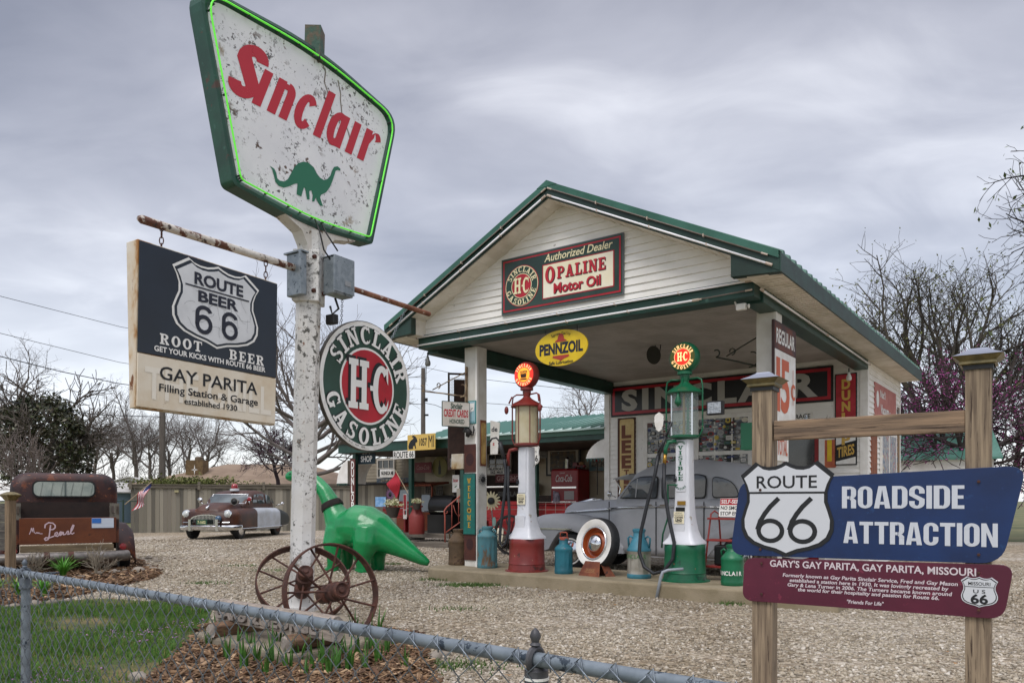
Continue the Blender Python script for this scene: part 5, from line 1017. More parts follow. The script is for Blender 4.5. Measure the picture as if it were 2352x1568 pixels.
    # globe
    gz = 2.885; gm = MB(); gm.lathe([(.14, -.075), (.175, -.07), (.197, -.04), (.2, 0), (.197, .04), (.175, .07), (.14, .075)], 40, (0, 0, gz), (0, 1, 0)); gm.lathe([(.07, 2.68), (.06, 2.71)], 20); gl = gm.build('globe', CP, o, smooth=40)
    y = -.078
    def lamp(n, m, poly, yy): return MB().prism(poly, yy - .001, yy + .006).build(n, m, gl)
    if frosted:
        lamp('lens', mat('lit_red_glass', '#c42a1c', .3, emit='#e02a18', es=.75), ell(0, gz, .168, .168, 40), y); lamp('lens_centre', mat('lit_amber_glass', '#e0a030', .3, emit='#ff9a2a', es=.95), ell(0, gz, .105, .105, 32), y - .003)
        Word(y - .009).poly([(-.065, gz + .055), (.065, gz + .055), (.045, gz - .045), (-.045, gz - .045)]).poly(rc(-.06, .06, gz - .075, gz - .055)).build(mat('burnt_brown', '#3b1d0c', .5), gl, 'emblem'); Word(y - .013).text('ETHYL', 0, gz + .01, .045, bold=.02).build(mat('lit_amber_glass', '#e0a030'), gl)
        w = Word(y - .005); w.curve('SINCLAIR', 0, gz, .118, 160, 20, .042, .85).curve('GASOLINE', 0, gz, .118, 200, 340, .042, .85, inside=True).build(mat('lit_cream_glass', '#ffd9a0', .3, emit='#ffc27a', es=1.), gl)
    else:
        lamp('lens', mat('lit_olive_glass', '#3f4416', .3, emit='#4a4a10', es=.35), ell(0, gz, .168, .168, 40), y); LC = mat('lit_cream_glass', '#ffd9a0', .3, emit='#ffc27a', es=1.)
        lamp('lens_ring', LC, ell(0, gz, .112, .112, 36), y - .002); lamp('lens_centre', mat('lit_scarlet_glass', '#d82418', .3, emit='#ff2a16', es=.9), ell(0, gz, .106, .106, 36), y - .004)
        w = Word(y - .005); w.curve('SINCLAIR', 0, gz, .118, 155, 15, .042, .85).curve('GASOLINE', 0, gz, .118, 195, 345, .042, .85, inside=True); w.build(LC, gl); Word(y - .009).slabs('H', -.035, gz - .055, .115, .62).slabs('C', .045, gz - .055, .115, .62).poly(rc(-.002, .010, gz - .006, gz + .006)).build(LC, gl)
    # hose and nozzle
    if frosted:
        MB().tube([(-.08, -.12, 1.80), (-.19, -.16, 1.78), (-.215, -.17, 1.70), (-.215, -.17, 1.55)], .026, 10).build('outlet_pipe', CP, o, smooth=True)
        MB().tube([(-.215, -.17, 1.56), (-.20, -.2, 1.2), (-.16, -.22, .9), (-.15, -.24, .62), (-.18, -.27, .42), (-.24, -.28, .36), (-.29, -.28, .43), (-.285, -.27, .62), (-.235, -.25, 1.05), (-.22, -.22, 1.38), (-.25, -.2, 1.56), (-.29, -.2, 1.72)], .023, 10).build('hose', HOSE, o, smooth=True)
        MB().tube([(-.27, -.2, 1.66), (-.31, -.22, 1.82), (-.33, -.22, 1.9)], .034, 10).tube([(-.33, -.22, 1.9), (-.40, -.22, 1.97), (-.48, -.22, 1.96), (-.55, -.22, 1.88)], .014, 8).build('nozzle', mat('nozzle_grey', '#2f3033', .5), o, smooth=True)
    else:
        MB().tube([(-.06, -.12, 1.80), (-.15, -.16, 1.79), (-.185, -.18, 1.70), (-.19, -.18, 1.63)], .026, 10).build('outlet_pipe', CP, o, smooth=True); MB().tube([(-.19, -.18, 1.64), (-.20, -.19, 1.50)], .025, 10).build('hose_coupling', BRASS, o, smooth=True)
        MB().tube([(-.20, -.19, 1.52), (-.19, -.22, 1.2), (-.10, -.26, .8), (-.02, -.28, .5), (-.03, -.30, .30), (-.14, -.32, .14), (-.28, -.33, .10), (-.42, -.32, .18), (-.50, -.30, .36), (-.49, -.28, .62), (-.40, -.24, 1.05), (-.32, -.2, 1.4), (-.29, -.18, 1.62)], .024, 10).build('hose', HOSE, o, smooth=True)
        MB().tube([(-.30, -.18, 1.56), (-.26, -.16, 1.72), (-.20, -.14, 1.86)], [.022, .03, .02], 10).tube([(-.20, -.14, 1.86), (-.12, -.13, 2.05)], .016, 8).tube([(-.28, -.2, 1.66), (-.22, -.2, 1.8)], .01, 6).build('nozzle', mat('nozzle_grey', '#2f3033', .5), o, smooth=True)
        MB().tube([(-.30, -.05, .42), (-.27, -.08, .6), (-.2, -.09, .8), (-.19, -.1, 1.05), (-.19, -.1, 1.24), (-.05, -.1, 1.24)], .012, 8).build('hand_pump_rod', CP, o, smooth=True)
        w = Word(-.112); z = 1.60
        for ch in 'VISIBLE': w.slabs(ch, -.012, z + .09, .050, 1.7); z -= .066
        w.curve('GUARANTEE', -.01, 1.72, .06, 150, 30, .024, .9, slabs=False).curve('MEASURE', -.01, 1.26, .06, 205, 335, .026, .9, slabs=False, inside=True); w.build(mat('green_lettering', '#0f5d3d', .5), o)
        pl = MB().box(-.05, .06, -.125, -.112, .98, 1.03).build('maker_plate', BRASS, o); MB().box(-.07, .05, -.125, -.105, .90, .95).build('counter', DARK, o)
    z0 = 1.0 if frosted else .66
    z0 = .98 if frosted else .74
    yy = -.122 if frosted else -.147
    MB().prism(rrect(-.085, .055, z0, z0 + .155, .006), yy - .006, yy).build('lead_plate', CREAM, o); w = Word(yy - .008); w.fit('FOR USE AS A', -.06, .03, z0 + .128, .022).fit('MOTOR FUEL ONLY', -.075, .045, z0 + .104, .022).fit('CONTAINS', -.07, .04, z0 + .07, .036, bold=.03).fit('LEAD', -.06, .03, z0 + .03, .045, bold=.05).fit('(TETRAETHYL)', -.055, .03, z0 + .01, .018); w.build(BLACKL, o)
    MB().box(-.10, -.062, -.13, -.105, 1.28, 1.32).tube([(-.095, -.118, 1.32), (-.095, -.118, 1.345), (-.081, -.118, 1.355), (-.067, -.118, 1.345), (-.067, -.118, 1.32)], .005, 6).build('padlock', mat('padlock', '#2c2e33', .4, metal=.6), o)
    return o
KZ = .178
gas_pump('red gas pump with a frosted amber cylinder and a lit red globe', SG(1.92, .25, KZ), '#7c2a25', 'pump_red', True)
gas_pump('green gas pump with a clear glass cylinder and lettering VISIBLE on its column', SG(4.38, .31, KZ), '#0f6040', 'pump_green', False)
o = thing('work_lamp', 'square black framed work lamp clamped right of the green pump cylinder', 'lamp', SG(4.84, .18, KZ + 2.19), -TH); MB().box(-.105, .105, -.03, .05, -.085, .085).build('housing', DARK, o, bevel=.008); MB().box(-.085, .085, -.034, -.03, -.068, .068).build('lens', mat('silver_reflector', '#9aa0a6', .3, metal=.7, c2='#c4c9ce', sc=30, bump=.4), o); MB().tube([(-.1, .03, 0), (-.17, .05, -.02)], .012).build('clamp', DARK, o)
o = thing('shield_plaque', 'white urn shaped plaque held out left of the green pump cylinder', 'plaque', SG(4.07, .20, KZ + 2.06), -TH); MB().prism([(0, .13), (.05, .10), (.068, .06), (.06, .045), (.066, .02), (.055, -.05), (.04, -.075), (.045, -.09), (0, -.125), (-.045, -.09), (-.04, -.075), (-.055, -.05), (-.066, .02), (-.06, .045), (-.068, .06), (-.05, .10)], -.006, .006).build('plate', WHITEE, o); MB().box(.06, .12, -.004, .01, -.015, .015).build('clamp', DARK, o)
o = thing('bent_grey_pipe', 'grey bent pipe rising from the gravel to the green pump drum', 'pipe', SG(4.28, -.33, 0), -TH); MB().tube([(0, 0, -.02), (.05, .03, .27), (.07, .04, .33), (.12, .08, .355), (.27, .2, .37)], .019, 10).build('pipe', mat('grey_pipe', '#8e959c', .5), o, smooth=True)
# ================================================================ MILK CANS
def milk_can(label, u, v, r, h, m, ribs, hb_=.77, hs_=.88, m2=None, handle='side', text=None, rot=0., low=None):
    o = thing('milk_can', label, 'milk can', SG(u, v, KZ), -TH + rot, 'old milk cans on the kerb'); n = 48; mb = MB()
    hb, hs, hn = h * hb_, h * hs_, h * .96; prof = [(r * .96, 0), (r, .01), (r, .05), (r * .975, .06), (r * .975, hb - .03), (r * 1.0, hb - .02), (r * 1.0, hb), (r * .93, hb + .02), (r * .55, hs), (r * .48, hs + .008), (r * .48, hn)]
    vs = []; fs = []
    zs = [(a, b, 0) for a, b in prof[:4]] + [(r * .975, .06 + (hb - .09) * k / 6, 1) for k in range(1, 6)] + [(a, b, 0) for a, b in prof[4:]]
    for a, z, k in zs:
        for j in range(n):
            q = 2 * math.pi * j / n; rr = a * (1 - (.06 if (k and ribs and j % 4 in (0, 1)) else 0)); vs.append((rr * math.cos(q), rr * math.sin(q), z))
    for i in range(len(zs) - 1):
        for j in range(n): fs.append((i * n + j, i * n + (j + 1) % n, (i + 1) * n + (j + 1) % n, (i + 1) * n + j))
    ms = [m, m2 or m]; mb.add(vs, fs)
    if m2:
        for k in range(len(mb.f)):
            z = sum(mb.v[i][2] for i in mb.f[k]) / 4
            if .07 < z < hb - .02: mb.m[k] = 1
    mb.build('can', ms, o, smooth=60)
    lid = MB().lathe([(r * .52, hn - .02), (r * .55, hn), (r * .55, h - .01), (r * .45, h), (.001, h)], 28); lid.build('lid', low or m, o, smooth=40)
    if handle == 'top': MB().tube([(-r * .38, 0, h), (-r * .38, 0, h + .05), (-r * .3, 0, h + .065), (r * .3, 0, h + .065), (r * .38, 0, h + .05), (r * .38, 0, h)], .009, 8).build('lid_handle', low or m, o, smooth=True)
    for s in ((-1, 1) if handle != 'top' else (1,)):
        MB().tube([(s * r * .52, 0, hs + .0), (s * r * .8, 0, hs + .03), (s * r * 1.02, 0, hs + .005), (s * r * .95, 0, hb + .03)], .014, 8).build('handle', low or m, o, smooth=True)
    if text:
        w = Word(0); t, z, sz, mm = text; k = len(t)
        tot = 0; ws = []
        for ch in t: ws.append(slab(ch)[0] if slab(ch) else .7)
        a = -math.pi / 2 - (k - 1) / 2 * sz * .82 / r
        me_v, me_f = [], []
        for ch in t:
            P, Fq = glyphs(ch, 1., .03); off = len(me_v)
            for px, pz in P: q = a + px * sz * 1.25 / r; me_v.append(((r + .004) * math.cos(q), (r + .004) * math.sin(q), z + pz * sz * 1.4))
            me_f += [tuple(i + off for i in f) for f in Fq]; a += sz * .82 / r
        me = bpy.data.meshes.new('lettering'); me.from_pydata(me_v, [], me_f); me.materials.append(mm); ob = bpy.data.objects.new('lettering', me); COL.objects.link(ob); ob.parent = o
    return o
BLUEC = mat('rusty_blue_can', '#4f7f86', .6, c2='#41707a', sc=4, spots=[('#5f4a33', 5, .56, .05), ('#6f5136', 14, .62, .04), ('#79a4a8', 8, .68, .05)], stretch=(1, 1, .35), bump=.1); TEAL = mat('teal_can', '#1d6877', .5, c2='#195a68', sc=4, spots=[('#a0503c', 9, .66, .02), ('#a8604a', 24, .70, .02)]); RUSTC = mat('rusty_brown_can', '#4a3a28', .75, c2='#5f4b34', sc=5, spots=[('#3a261a', 6, .56, .05), ('#7a6f58', 9, .66, .06)], bump=.15)
CORAL = mat('coral_can_lid', '#9a4a38', .6, c2='#1d6877', sc=12, lo=.55, hi=.6); GALV = mat('galvanised_can', '#b3b0a6', .4, metal=.6, c2='#9b968a', sc=6, spots=('#6b5f4c', 8, .66, .04)); CANBLUE = mat('pale_blue_can', '#3d7f93', .5, c2='#347080', sc=5, spots=('#7a4a30', 9, .68, .03)); GREENC = mat('green_can', '#0e6a45', .4, c2='#0b5a3a', sc=4)
milk_can('rusty pale blue ribbed milk can right of the white post', 1.13, .315, .158, .64, BLUEC, True)
milk_can('brown rusty milk can left of the white post', .40, .48, .16, .58, RUSTC, False, .66, .84, rot=.2)
milk_can('teal milk can with a coral neck and top handle beside the red pump', 2.59, .21, .131, .52, TEAL, True, .68, .80, handle='top', low=CORAL, rot=.3)
milk_can('blue topped galvanised milk can lettered in green, left of the green pump', 3.74, .28, .16, .66, CANBLUE, True, .58, .80, m2=GALV, handle='side', text=('SINCLAIR', .27, .052, mat('faded_green_lettering', '#5f7f5a', .6)))
milk_can('green milk can with white lettering behind the end of the blue sign', 5.07, .15, .137, .50, GREENC, False, .66, .82, text=('SINCLAIR', .13, .050, WHITEL))
o = thing('battery_box', 'small teal lidded pail with chrome cover between post and brown milk can', 'pail', SG(.40, 1.0, .0), -TH); MB().lathe([(.07, .28), (.085, .42), (.08, .43)], 18).build('pail', TEAL, o, smooth=40); MB().lathe([(.095, .43), (.08, .46), (.001, .475)], 18).build('cover', CHROME, o, smooth=40); MB().lathe([(.05, 0), (.06, .28)], 12).build('stand', RUSTC, o)
# whitewall tyre on a rusty stand
o = thing('display_tyre', 'whitewall tyre with an orange wheel and chrome cap on the rusty stand', 'tyre', SG(3.09, .27, KZ + .44), -TH + R(-14)); o.rotation_euler = (R(-10), 0, -TH + R(-14)); o.scale = (1.13, 1.1, 1.13)
ax = (0, -1, 0); MB().lathe([(.205, .03), (.225, .05), (.29, .06), (.305, .05), (.318, .03), (.322, 0), (.322, -.07), (.305, -.09), (.21, -.08)], 48, (0, 0, 0), ax, caps=False).build('tyre', RUBBER, o, smooth=40); MB().lathe([(.207, .0335), (.226, .0545), (.296, .0615)], 48, (0, 0, 0), ax, caps=False).build('white_wall', WHITEE, o, smooth=True)
ORG = mat('orange_wheel_paint', '#9a4a22', .4, c2='#8a3f1c', sc=4, spots=('#5f3018', 7, .66, .04)); MB().lathe([(.206, .034), (.20, .05), (.185, .05), (.18, .02), (.17, -.01), (.15, -.02), (.13, .0), (.10, .02), (.001, .02)], 40, (0, 0, 0), ax, caps=False).build('wheel_disc', ORG, o, smooth=40); MB().lathe([(.207, .036), (.203, .056), (.19, .054), (.186, .04)], 40, (0, 0, 0), ax, caps=False).build('trim_ring', CHROME, o, smooth=True); MB().lathe([(.11, .02), (.105, .045), (.085, .06), (.05, .075), (.03, .085), (.001, .088)], 32, (0, 0, 0), ax, caps=False).build('hub_cap', CHROME, o, smooth=True)
o = thing('tyre_stand', 'rusty folded tin stand lettered DODGE below the whitewall tyre', 'stand', SG(3.11, .20, KZ), -TH + R(-14)); RT = mat('rusty_tin', '#5f2f1e', .7, c2='#7d452a', sc=5, spots=('#3f2016', 9, .62, .04)); MB().add([(-.20, -.13, 0), (.20, -.13, 0), (.14, -.05, .20), (-.14, -.05, .20), (-.20, .13, 0), (.20, .13, 0), (.14, .06, .20), (-.14, .06, .20)], [(0, 1, 2, 3), (5, 4, 7, 6)]).add([(.20, .0, 0), (.26, .13, 0), (.14, .06, .2), (.14, -.05, .2)], [(0, 1, 2, 3)]).build('plates', RT, o)
w = Word(0); w.fit('DODGE', -.08, .08, .075, .05, bold=.02).poly(rc(-.1, .1, .055, .062)); ob = w.build(mat('worn_gold', '#8d6a45', .6), o); ob.location = (0, -.1305, 0); ob.rotation_euler = (R(-22), 0, 0)
# red hand truck with the self-service notice
o = thing('red_rack', 'red metal folding rack with three shelves between the green pump and green can', 'rack', SG(4.78, .60, KZ), -TH + R(-6)); RR = mat('dull_red_metal', '#7a2522', .5, c2='#8d332c', sc=4)
for x in (-.21, .24): MB().tube([(x, -.12, 0), (x + .02, -.05, .5), (x + .03, .02, .86), (x + .06, .06, .90), (x + .1, .1, .86), (x + .1, .22, .0)], .012, 8).build('leg', RR, o, smooth=True)
for z, d in ((.18, .24), (.52, .2), (.80, .14)): MB().box(-.2, .26, -.13 + z * .1, -.13 + z * .1 + d, z - .012, z + .014).build('shelf', RR, o, bevel=.004)
MB().box(-.10, .12, -.06, .12, .2, .46).build('black_bin', DARK, o, bevel=.02)
o = thing('self_service_notice', 'small red and white SELF-SERVICE notice on top of the red rack', 'sign', SG(4.90, .56, KZ + .83), -TH + R(-6)); o.rotation_euler = (R(-12), 0, -TH + R(-6)); MB().prism(rrect(-.17, .25, 0, .24, .004), 0, .008).build('panel', WHITEE, o); MB().prism(rc(-.165, .245, .155, .235), -.003, 0).build('red_band', REDE, o); Word(-.005).fit('SELF-SERVICE', -.15, .23, .172, .07, bold=.02).build(WHITEL, o); Word(-.003).fit('NO SMOKING', -.15, .23, .092, .066, bold=.015).fit('STOP ENGINE', -.15, .23, .02, .066, bold=.015).build(BLACKL, o)
# ================================================================ THINGS ON THE LEFT POST
PF = .33
def on_post(name, label, cat, z, x0, x1, h, m, m2=None, y=PF):
    o = thing(name, label, cat, SG((x0 + x1) / 2, y - .01, z), -TH); hw = (x1 - x0) / 2; MB().prism(rrect(-hw, hw, 0, h, .006), -.008, .006).build('panel', m, o)
    if m2: MB().prism(rrect(-hw + .012, hw - .012, .012, h - .012, .006), -.012, -.004).build('face', m2, o)
    return o
RUSTPL = mat('rust_red_panel', '#43211a', .75, c2='#552c20', sc=4, spots=('#2f1713', 7, .62, .05), bump=.1)
o = on_post('rusty_sign', 'rust red tin panel at the foot of the white post', 'sign', KZ + .10, .665, .90, .44, RUSTPL); Word(-.010).poly(ell(0, .25, .07, .09, 20)).build(mat('rust_dark_emblem', '#35191a', .8), o, 'emblem')
o = on_post('rusty_sign', 'rust red tin panel above the WELCOME sign on the white post', 'sign', 1.66, .665, .90, .44, RUSTPL); Word(-.010).poly(ell(0, .2, .08, .1, 20)).build(mat('rust_dark_emblem', '#35191a'), o, 'emblem')
TW = mat('teal_board', '#0d6b60', .5, c2='#0b5a52', sc=5, spots=('#0a3f3c', 4, .62, .06)); o = on_post('welcome_sign', 'teal board with yellow letters WELCOME hung on the white post', 'sign', .68, .655, .905, .96, mat('teal_dark_edge', '#083c38', .6), TW, PF - .012)
w = Word(-.014); z = .80
for i, ch in enumerate('WELC ME'):
    if ch != ' ': w.slabs(ch, 0, z, .085, .8)
    z -= .115
w.build(mat('yellow_ochre_lettering', '#b98f22', .5), o); zz = .80 - .115 * 4 + .04
w = Word(-.014)
for i in range(14): a = R(360 / 14 * i); c, s_ = math.cos(a), math.sin(a); w.poly([(c * .02 - s_ * .008, zz + s_ * .02 + c * .008), (c * .055, zz + s_ * .055), (c * .02 + s_ * .008, zz + s_ * .02 - c * .008)])
w.build(mat('yellow_ochre_lettering', '#b98f22'), o, 'sunflower'); Word(-.016).poly(ell(0, zz, .022, .022, 16)).build(mat('seed_brown', '#3a2a1a', .8), o, 'sunflower_centre')
for k in (-.11, .11): pass
o = on_post('oil_plaque', 'pale blue plaque with a white shield high on the white post', 'sign', 2.42, .745, .905, .36, mat('plaque_teal', '#117a76', .5), mat('plaque_pale_blue', '#8fb4bd', .4)); Word(-.016).poly([(-.045, .32), (.055, .32), (.045, .20), (-.035, .18)]).build(WHITEL, o, 'shield'); Word(-.016).poly([(-.01, .235), (.02, .25), (.03, .24), (0, .22)]).build(mat('emblem_green'  , '#1d6a4c'), o, 'emblem'); Word(-.016).fit('MOTOR OIL', -.06, .06, .02, .03).build(mat('plaque_teal', '#117a76'), o)
o = thing('oil_spout', 'black iron spout hooked on the white post below the blue plaque', 'spout', SG(.79, PF - .02, 2.28), -TH); MB().tube([(-.10, -.03, .02), (-.03, -.05, .06), (.02, -.05, .0), (-.02, -.05, -.06)], [.02, .05, .055, .03], 10).tube([(.02, -.05, -.02), (.08, -.03, -.04), (.10, -.03, .04), (.09, -.03, .1)], .013, 8).build('spout', mat('black_iron', '#1d1a19', .6), o, smooth=True)
o = thing('rust_strip', 'rusty yellow vertical tin strip on the right face of the white post', 'sign', SG(.925, .40, 1.76), -TH + R(90)); MB().prism(rrect(0, .14, 0, .72, .004), -.004, .004).build('panel', RT, o); MB().prism(rrect(.015, .125, .03, .68, .03), -.008, -.002).build('face', mat('rusty_ochre', '#8d6a30', .6, c2='#b99c5c', sc=4, spots=('#4a2f1a', 5, .60, .06)), o)
o = thing('metal_sunflower', 'grey metal sunflower on the right face of the white post', 'ornament', SG(.93, .45, 1.55), -TH + R(90)); w = Word(0)
for i in range(16): a = R(22.5 * i); c, s_ = math.cos(a), math.sin(a); w.poly([(c * .05 - s_ * .02, s_ * .05 + c * .02), (c * .115, s_ * .115), (c * .05 + s_ * .02, s_ * .05 - c * .02)])
w.build(mat('grey_tin', '#8b8b88', .6), o, 'petals'); MB().lathe([(.05, 0), (.045, .015), (.001, .02)], 18, (0, -.002, 0), (0, -1, 0)).build('centre', DARK, o)
o = thing('white_side_sign', 'tall tapering white sign sticking out right of the white post', 'sign', SG(.95, .62, 1.95), -TH + R(10)); MB().prism([(0, 0), (.13, 0), (.17, .5), (0, .54)], 0, .012).build('panel', WHITEE, o); Word(-.003).text('de', .075, .36, .11, bold=.02).build(NAVYL if False else NL, o); Word(-.003).text('s', .06, .14, .09, bold=.02).build(REDL, o)
iron_bracket('iron_bracket', 'rusty scrolled bracket on the left of the white post holding the credit card sign', SG(.72, .30, 3.02), -TH, mat('rusty_bracket', '#5a4636', .7, c2='#a08a6c', sc=8), .95)
o = thing('credit_card_sign', 'white rectangular sign reading CREDIT CARDS HONORED hanging from a scrolled bracket', 'sign', SG(.34, .10, 2.50), -TH + R(62)); o.location = at(1047, 951, 11.9); hw, hh = .235, .195
MB().prism(rrect(-hw, hw, -hh, hh, .01), -.006, .006).build('panel', GREEND, o); MB().prism(rrect(-hw + .01, hw - .01, -hh + .01, hh - .01, .008), -.009, -.003).build('face', mat('rust_stained_white', '#d9d6cf', .45, c2='#c9c2b6', sc=3), o); Word(-.011).fit('CREDIT CARDS', -.205, .205, -.04, .155, bold=.03).build(REDL, o); Word(-.011).fit('Sinclair', -.09, .11, .085, .12, bold=.03).fit('HONORED', -.11, .14, -.145, .095, bold=.02).build(GREEND, o)
o.rotation_euler = (0, 0, R(28))
# lattice box hung left of the post
o = thing('mesh_panel', 'rusty dark sheet in an expanded mesh frame left of the white post', 'panel', at(1029, 1010, 12.9), -TH + R(48)); FM = mat('dark_rust_frame', '#33241f', .8, c2='#45302a', sc=6)
mb = MB()
for x0, x1, z0, z1 in ((0, .03, -.5, 1.13), (.36, .39, -.5, 1.13), (.03, .36, 1.10, 1.13), (.03, .36, .38, .41), (.03, .36, -.5, -.46)): mb.box(x0, x1, 0, .03, z0, z1)
mb.build('frame', FM, o); MB().box(.10, .36, .005, .015, .52, 1.02).build('dark_sheet', FM, o); MB().box(.03, .36, .005, .02, -.30, .38).build('rust_sheet', mat('dark_rust_sheet', '#2e1f1c', .8, c2='#3d2a24', sc=5), o)
mb = MB()
for i in range(14):
    for z0, z1 in ((.41, 1.10), (-.46, -.30)):
        a = .03 + i * .025
        for s_ in (-1, 1):
            n_ = int((z1 - z0) / .05)
            for k in range(n_): mb.bar((a, .012, z0 + k * .05), (a + .0125 * (1 if k % 2 else -1) * s_ + .0125, .012, z0 + (k + 1) * .05), .004, .004)
mb.build('expanded_mesh', mat('white_wire', '#c9c9cb', .5), o)
o = thing('rusty_white_box', 'white rust-streaked tin box hanging under the dark mesh panel', 'box', at(1050, 1060, 12.7), -TH); MB().box(-.13, .13, 0, .1, -.12, .13).build('case', mat('rust_streak_box', '#c4beb2', .6, c2='#a9946f', sc=3, spots=('#7d5a34', 4, .60, .06)), o, bevel=.01)
# ================================================================ DINOSAUR
def dinosaur():
    base = Vector((-2.55, 13.28, 0)); fw = Vector((-.945, .328, 0)); o = thing('dinosaur_statue', 'glossy green long-necked dinosaur statue with a black neckerchief', 'statue', base, math.atan2(fw.y, fw.x))   # local x forward, y to its left
    mb = MB()
    def limb(pts, rs, n=14): mb.tube([Vector(p) for p in pts], rs, n)
    # trunk, neck, head, tail along the spine
    limb([(-1.22, -.02, .16), (-1.12, -.01, .205), (-.95, 0, .30), (-.72, 0, .43), (-.5, 0, .55), (-.28, 0, .67), (-.05, 0, .75), (.18, 0, .77), (.38, 0, .76), (.52, 0, .86), (.60, 0, 1.02), (.68, 0, 1.19), (.80, 0, 1.38), (.95, 0, 1.53), (1.14, 0, 1.63), (1.36, 0, 1.665), (1.52, 0, 1.65), (1.60, 0, 1.64)],
         [.05, .09, .13, .19, .26, .335, .385, .38, .33, .265, .20, .16, .135, .122, .112, .112, .095, .055], 18)
    mb.ball((.04, 0, .88), .36, .26, .25, 16, 10)
    for s in (1, -1):     # hind legs, front legs
        limb([(-.16, .16 * s, .72), (-.17, .24 * s, .48), (-.10, .25 * s, .25), (-.13, .25 * s, .06), (-.12, .25 * s, -.01)], [.27, .235, .155, .115, .125]); mb.ball((-.07, .25 * s, .035), .13, .09, .045)
        limb([(.46, .14 * s, .70), (.50, .21 * s, .45), (.47, .22 * s, .22), (.49, .22 * s, .05), (.49, .22 * s, -.01)], [.21, .18, .125, .10, .11]); mb.ball((.55, .22 * s, .035), .12, .08, .045)
        mb.ball((.40, .23 * s, .66), .15, .10, .22); mb.ball((.30, .27 * s, .58), .10, .07, .15)
        mb.ball((-.13, .23 * s, .62), .24, .13, .30)
    body = mb.build('body', mat('glossy_green_paint', '#0d8a4c', .27, c2='#0a7a42', sc=2.2, spec=.55, coat=.15, bump=.45, bsc=5, spots=('#0a5a33', 4, .62, .1)), o, smooth=True)
    rm = body.modifiers.new('remesh', 'REMESH'); rm.mode = 'VOXEL'; rm.voxel_size = .024; rm.use_smooth_shade = True; sm = body.modifiers.new('smooth', 'SMOOTH'); sm.iterations = 9; sm.factor = .6
    for s in (1, -1): MB().ball((1.45, .09 * s, 1.69), .018).build('eye', DARK, o, smooth=True)
    k = MB(); k.tube([(.72, 0, 1.05), (.84, 0, 1.03), (.86, 0, 1.06)], .02)
    c = Vector((.655, 0, 1.14)); dr = Vector((.45, 0, .89)).normalized(); s1 = Vector((0, 1, 0)); s2 = dr.cross(s1)
    r1 = [[c + dr * d + (s1 * math.cos(a) + s2 * math.sin(a)) * r for a in [2 * math.pi * i / 24 for i in range(24)]] for d, r in ((-.06, .20), (-.02, .20), (.03, .182), (.055, .172))]
    kb = MB().loft(r1, caps=False); kb.add([c + s1 * .17 + s2 * .10, c + s1 * .02 + s2 * .22, c + s1 * .16 + s2 * .03 - dr * .26], [(0, 1, 2)]); kb.add([c - s2 * .15 + s1 * .06, c - s2 * .17 + dr * .02, c - s2 * .26 + dr * .06], [(0, 1, 2)])
    kb.build('neckerchief', mat('black_cloth', '#16110f', .9, c2='#241a16', sc=20), o, smooth=50)
dinosaur()
